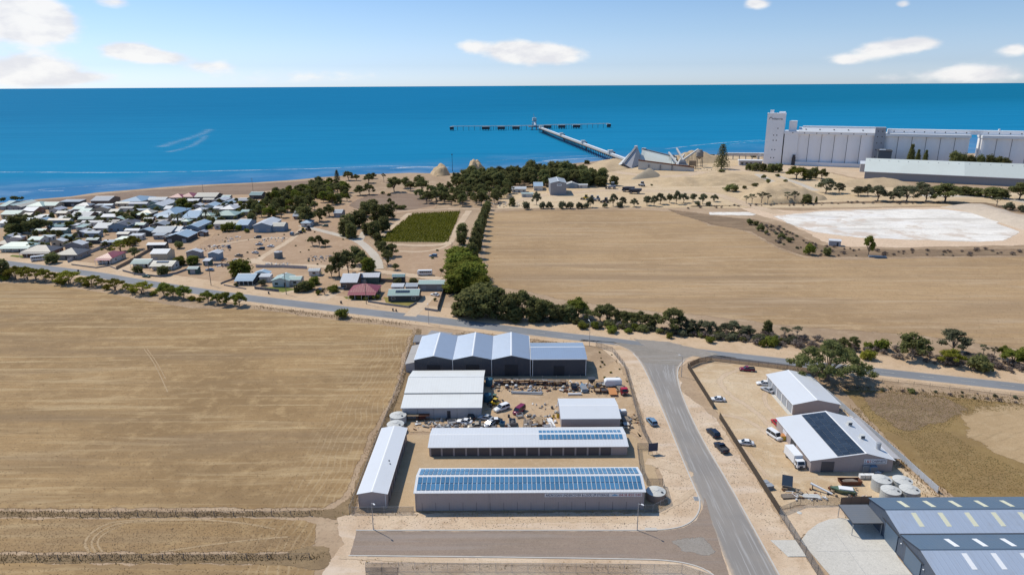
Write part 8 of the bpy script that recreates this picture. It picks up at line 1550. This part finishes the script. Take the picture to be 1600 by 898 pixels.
# trees inside the town
GT = 'trees in the town'
trees('dense', [(-331.42,451.72,12.19,15.8),(-330.54,445.52,7.76,9.53),(-323.41,449.43,8.69,10.48)], 'big very dark tree at the left side of town', GT, True); trees('grove', [(-318.36,453.46,9.63,10.57),(-315.89,457.64,7.95,8.88)], 'dark tree right of the very dark trees in town', GT, True); trees('lbush', [(-299.33,432.8,4.21,5.05)], 'small yellow bush at the left side of town', GT); trees('green', [(-304.46,463.84,5.37,7.19)], 'green tree in front of the tan roofed house', GT)
trees('dense', [(-284.04,491.11,7.06,8.53),(-278.44,488.5,6.09,6.6),(-265.48,469.41,7.68,7.26),(-262.91,488.05,4.69,6.59)], 'dark garden tree in the middle of town', GT, True); trees('green', [(-265.86,547.68,7.78,10.5),(-257.35,541.43,5.14,7.27)], 'green garden tree behind the lawn in the seaward rows', GT, True)
trees('palm', [(-231.99,468.46,11.69,9.94)], 'date palm standing at the town street corner', GT); trees('palm', [(-220.67,486.8,11.18,7.49)], 'left one of two palms before the green roofed pair', GT); trees('palm', [(-212.25,486.55,10.71,7.48)], 'right one of two palms before the green roofed pair', GT); trees('palm', [(-341.07,515.92,5.91,3.98),(-338.58,515.84,5.91,3.98)], 'small palm beside the cream roofed house by the sea', GT, True); trees('dbush', [(-212.42,477.06,6.42,7.34)], 'dark palm thicket under the two palms', GT)
trees('bush', [(-190.72,452.07,7.42,11.33),(-184.57,454.01,4.83,5.25)], 'green bush growing against the cream roofed long shed', GT, True); trees('umbrella', [(-231.28,393.91,7.74,10.75),(-227.42,398.74,9.37,12.42)], 'grey-green flat topped tree behind the red roof house', GT, True); trees('gum', [(-215.67,379.42,6,7.41)], 'small gum beside the brown fence of the red roof house', GT); trees('dense', [(-254.55,367.1,5.83,7.92)], 'dark round tree in front of the dark tiled roofs', GT); trees('dbush', [(-200.32,401.42,5.12,6.24)], 'dark round bush at the corner of the bare lot', GT)
trees('dense', [(-195.11,344.32,4.14,5.41)], 'dark bush in front of the green cottage', GT); trees('dense', [(-179.75,340.23,5.12,6.68)], 'dark bush in front of the cream roofed house with panels', GT); trees('green', [(-181.25,361.24,5.03,7.06),(-174.47,362.48,5.05,7.08)], 'dark green tree behind the cream roofed house with panels', GT, True); trees('green', [(-139.63,338.15,8.8,11.93)], 'large round bright tree left of the verandah house', GT); trees('dense', [(-199.34,522.4,10.92,12),(-183.55,476.23,8.23,7.32)], 'dark tree at the top left corner of the bare lot', GT, True)
trees('cypress', [(-102.24,308.04,4.4,1.21),(-101.33,308.02,4.4,1.21),(-100.73,309.05,4.41,1.22)], 'slim dark cypress in the row beside the lawn house', 'cypress row', True); trees('dense', [(-98.61,310.06,5.05,6.1)], 'dark bush right of the slim cypresses', GT); trees('green', [(-96.73,321.98,3.91,5.69),(-96.76,313.2,4.46,4.93)], 'green bush in the garden right of the lawn house', GT, True); trees('palm', [(-87.49,304.67,4.04,3.6)], 'small bright palm left of the dark red walled house', GT); trees('bush', [(-84.32,308.73,3.78,6.68),(-90.19,304.73,2.49,3),(-72.67,298.4,2.45,3.53),(-69.52,297.36,2.44,3.52),(-66.39,296.33,2.13,3.51),(-62.19,297.23,3.05,4.69)], 'green garden bush around the maroon house', 'garden bushes at the maroon house', True)
trees('gbush', [(-121.57,320.24,4.22,4.41)], 'grey bush between the verandah house and the lawn house', GT); trees('dbush', [(-134.36,319.38,1.95,2.51),(-34.69,293.82,1.81,1.74)], 'small bush at a garden wall', None, True); trees('bush', [(-176.53,447.5,3.04,4.31)], 'small green bush in front of the large white gabled shed', GT); trees('gbush', [(-148.85,475.22,3.66,3.65)], 'small round bush beside the blue cottage', GT); trees('dense', [(-55.41,318.91,3.88,4.37),(-47.92,318.76,3.88,4.99)], 'dark tree between the steep green shed and the mint shed', GT, True)
fill(['dbush','bush','gbush','lbush','dbush'], [(-393.5,520.25),(-333.44,543.9),(-269.45,573.02),(-230.28,606.41),(-186.05,488.21),(-199.01,454.41),(-204.53,419.08),(-216.4,395.18),(-247.2,377.14),(-305.32,397.33)], 55, 1.2, 3.6, 'garden shrub between the houses of the town', 'garden shrubs of the town', 5., 21); fill(['grove','dense','gum'], [(-374.52,493.79),(-323.19,526.31),(-260.76,553.62),(-222.45,584.83),(-192.47,506.06),(-216.55,454.9),(-231.57,402.19),(-279.84,393.46),(-315.23,411.15)], 150, 3., 6., 'small garden tree between the houses of the town', 'garden trees of the town', 4.6, 22)
fill(['scrub','gbush','dbush'], [(-202.98,424.58),(-183.09,476.21),(-124.93,469.94),(-79.64,395.14),(-71.82,353.37),(-165.16,363.67)], 40, .4, 1.0, 'tiny weed bush on the bare lot', 'weeds on the bare lot', 5., 23); trees('dbush', [(-437.56,585.5,3.87,5.65),(-432.88,592.21,3.91,6.85),(-428.31,592.05,2.79,4.57),(-425.46,591.95,3.35,3.42)], 'dark bush on the shore at the left edge', 'shore bushes', True)
fill(['lbush','gbush'], [(31.47,232.98),(36.51,227.36),(38.42,213.63),(38.2,203.3),(28.88,203.42)], 12, .35, .8, 'tiny green weed on the sandy ground by the low dark shed', 'weeds by the low dark shed', 2., 24); fill(['scrub','gbush'], [(105.89,199.47),(134.86,193.48),(153.13,185.76),(157.82,192.27),(122.1,199.26)], 26, .5, 1.1, 'small dark weed along the edge of the dry pasture', 'weeds at the pasture', 3., 25)
trees('dbush', [(125.1,195.91,1.53,2.99)], 'dark bush alone on the scrubby patch of the pasture', None)
# vineyard rows: leaves nobody could count
vp = [(-84.34,416),(-74.8,511.69),(-39.64,521.52),(-39.32,413.94)]; b = MB(); rr = random.Random(77); xs = [p[0] for p in vp]; y0 = min(p[1] for p in vp); y1 = max(p[1] for p in vp); x = min(xs)
while x < max(xs):
    y = y0
    while y < y1:
        ins = False
        for i in range(4):
            a, c = vp[i-1], vp[i]
            if (a[1] > y) != (c[1] > y) and x < (c[0]-a[0])*(y-a[1])/(c[1]-a[1])+a[0]: ins = not ins
        if ins:
            for _ in range(4): leaf_quads(b, (x+rr.uniform(-.45,.45), y+rr.uniform(-.5,.5), rr.uniform(.4,.9)), .5, .5, .3, 1, .46, rr, .4)
        y += .9
    x += 1.7
o = b.build('vine_rows', lf_vine); o['kind'] = 'stuff'
# dry grass tufts along the field margins
def tufts(name, lines, n, w, h, seed, mat=None):
    rr = random.Random(seed); b = MB()
    for ln in lines:
        L = [math.dist(p, q) for p, q in zip(ln, ln[1:])]; tot = sum(L)
        for _ in range(n):
            d = rr.uniform(0, tot); i = 0
            while d > L[i] and i < len(L)-1: d -= L[i]; i += 1
            f = d/L[i]; a, c = ln[i], ln[i+1]; x = a[0]+(c[0]-a[0])*f+rr.gauss(0, w); y = a[1]+(c[1]-a[1])*f+rr.gauss(0, w)
            for _k in range(5):
                an = rr.uniform(0, 6.28); hh = h*rr.uniform(.5,1.3); lx, ly = math.cos(an)*.25, math.sin(an)*.25
                b.face([(x-ly*.3, y+lx*.3, 0), (x+ly*.3, y-lx*.3, 0), (x+lx*hh*1.4, y+ly*hh*1.4, hh)])
    o = b.build(name, mat or lf_grass); o['kind'] = 'stuff'; return o
tufts('grass_tufts', [[(-125.77,134.85),(-87.64,134.49),(-54.05,134.18),(-44.05,134.81)], [(-113.84,119.38),(-79.36,119.09),(-49.04,119.03),(-39.91,119.35)], [(-37.59,137.22),(-37.31,147.91),(-37.58,170.38),(-36.42,186.84),(-36.79,209.38),(-38.37,241.86),(-38.1,258.22)]], 900, .8, .26, 51)
tufts('grass_tufts', [[(-126.34,135.59),(-54.29,134.91)], [(-114.62,120.39),(-49.3,119.83)]], 420, .7, .22, 52, leaf_mat('dark_dry_grass', (.24,.175,.10), (.18,.13,.075), (.30,.22,.13), .3))
tufts('grass_tufts', [[(-113.06,286.87),(-75.51,272.31),(-41.73,262.11)], [(-21.35,250.6),(18.99,238.32)]], 500, 1.4, .5, 53); tufts('grass_tufts', [[(104.53,200.94),(134.86,193.48),(161.04,186.08)], [(99.73,184.31),(99.24,157),(99.95,138.96)]], 600, 1.6, .5, 54); tufts('grass_tufts', [[(-39.61,134.53),(-35.12,134),(-6.09,133.97),(28.63,133.41)], [(-31.99,116.93),(-0.32,116.28),(25.42,115.69)]], 160, .7, .3, 55)

def litter(name, poly, n, s0, s1, mat, seed, flat=.5):
    """straw butts, clods and stones strewn over a piece of ground: nobody could count them"""
    rr = random.Random(seed); b = MB(); xs = [p[0] for p in poly]; ys = [p[1] for p in poly]; k = 0
    while k < n:
        x, y = rr.uniform(min(xs), max(xs)), rr.uniform(min(ys), max(ys)); ins = False
        for i in range(len(poly)):
            a, c = poly[i-1], poly[i]
            if (a[1] > y) != (c[1] > y) and x < (c[0]-a[0])*(y-a[1])/(c[1]-a[1])+a[0]: ins = not ins
        if not ins: continue
        k += 1; r = rr.uniform(s0, s1); a = rr.uniform(0, 6.28); p = [(x+r*math.cos(a+2.1*j), y+r*math.sin(a+2.1*j), .04) for j in range(3)]; q = (x+rr.uniform(-r,r)*.4, y+rr.uniform(-r,r)*.4, .04+r*flat*rr.uniform(.6,1.5))
        for j in range(3): b.face([p[j], p[(j+1) % 3], q])
    o = b.build(name, mat); o['kind'] = 'stuff'; return o
straw_a = leaf_mat('straw_butts', (.34,.255,.15), (.29,.21,.12), (.40,.31,.19), .3); straw_b = leaf_mat('dark_straw', (.18,.128,.076), (.15,.105,.062), (.21,.15,.09), .3)
WF = [(-239.64,297.63),(-175.76,298.38),(-110.81,280.59),(-51.49,258.44),(-40.34,252.34),(-37.6,214.7),(-37.62,186.01),(-38.51,161.73),(-38.46,141.09),(-44.38,136.04),(-121.35,136.77)]
litter('stubble_litter', WF, 16000, .07, .18, straw_a, 71, .22); litter('stubble_clods', WF, 3000, .06, .15, straw_b, 72, .22)
LF = [(-118.3,132.63),(-53.34,132.03),(-44.07,129.63),(-42.6,124.32),(-45.69,121.01),(-110.17,121.57)]; litter('stubble_litter', LF, 3000, .06, .15, straw_a, 73, .25); litter('stubble_clods', LF, 700, .06, .13, straw_b, 74, .25)
litter('stubble_clods', [(-106.65,116.78),(-46.72,115.9),(-41.01,113.98),(-104.97,114.51)], 350, .06, .14, straw_b, 75, .25)
CF = [(-13.5,483.1),(96.03,505.04),(127.7,478.92),(154.61,424.68),(162.85,366.2),(281.18,363.47),(188.65,235.05),(126.08,253.28),(55.42,281.14),(9.12,311.12),(-10.11,324.77)]; litter('stubble_litter', CF, 6000, .12, .32, straw_a, 76, .2); litter('stubble_clods', CF, 900, .1, .25, straw_b, 77, .2)
litter('pasture_tussocks', [(100.68,184.3),(107.14,165.2),(102.72,141.02),(120.38,140.32),(127.77,150.57),(122.75,159.97),(121.37,171.47),(131.5,181.85),(151.62,183.67),(157.82,192.27),(121.07,197.37)], 7000, .08, .22, leaf_mat('pasture_grass', (.25,.18,.085), (.21,.15,.07), (.29,.215,.105), .4), 78, .35)
litter('scrub_tussocks', [(106.46,198.51),(120.57,196.43),(134.3,192.57),(137.5,183.84),(123.66,175.21),(110.85,168.68),(106.57,173.89),(104.84,184.25)], 1300, .08, .2, straw_b, 79, .4)
litter('loose_stones', [(-40.28,134.29),(28.77,134.13),(33.11,134.09),(38.94,140.33),(36.44,150.04),(36.63,165.99),(37.6,193.82),(38.2,216.37),(43.66,216.29),(43.8,180.89),(43.76,160.83),(43.73,144.3),(42.45,136.46),(36.36,129.35),(27.67,128.07),(-33.97,128.63)], 1500, .06, .16, timber_g, 80); litter('loose_stones', [(54.36,197.3),(59.9,178.3),(60.39,122.57),(54.16,118.55),(52.61,145.04),(51.89,165.82)], 700, .06, .16, timber_g, 81); litter('loose_stones', [(60.77,215.5),(87.66,216.77),(83.63,184.51),(73.59,151.13),(82.05,136.08),(60.81,136.29),(60.08,178.3)], 1300, .06, .15, timber_g, 82); litter('loose_stones', [(-33.5,204.26),(26.35,208.52),(38.4,198.45),(35.19,169.55),(-28.88,171.74)], 900, .06, .16, conc_d, 83)

# ------------------------------------------------------------------ labels that would repeat get their place in the row
ORD = 'first second third fourth fifth sixth seventh eighth ninth tenth eleventh twelfth thirteenth fourteenth fifteenth sixteenth seventeenth eighteenth nineteenth twentieth'.split()
byl = {}; SHR = {}
for o, sh in REG:
    byl.setdefault(o['label'], []).append(o); SHR[o.name] = sh
bpy.context.view_layer.update()
for lab, os_ in byl.items():
    if len(os_) < 2 or (len(os_) > 14 and SHR[os_[0].name]) or len(os_) > 20: continue
    os_.sort(key=lambda o: o.matrix_world.translation.x/max(1, o.matrix_world.translation.y))
    for i, o in enumerate(os_):
        o['label'] = lab+', '+('leftmost' if i == 0 else 'rightmost' if i == len(os_)-1 else ORD[i]+' from left')+' such'
        if 'group' not in o: o['group'] = lab
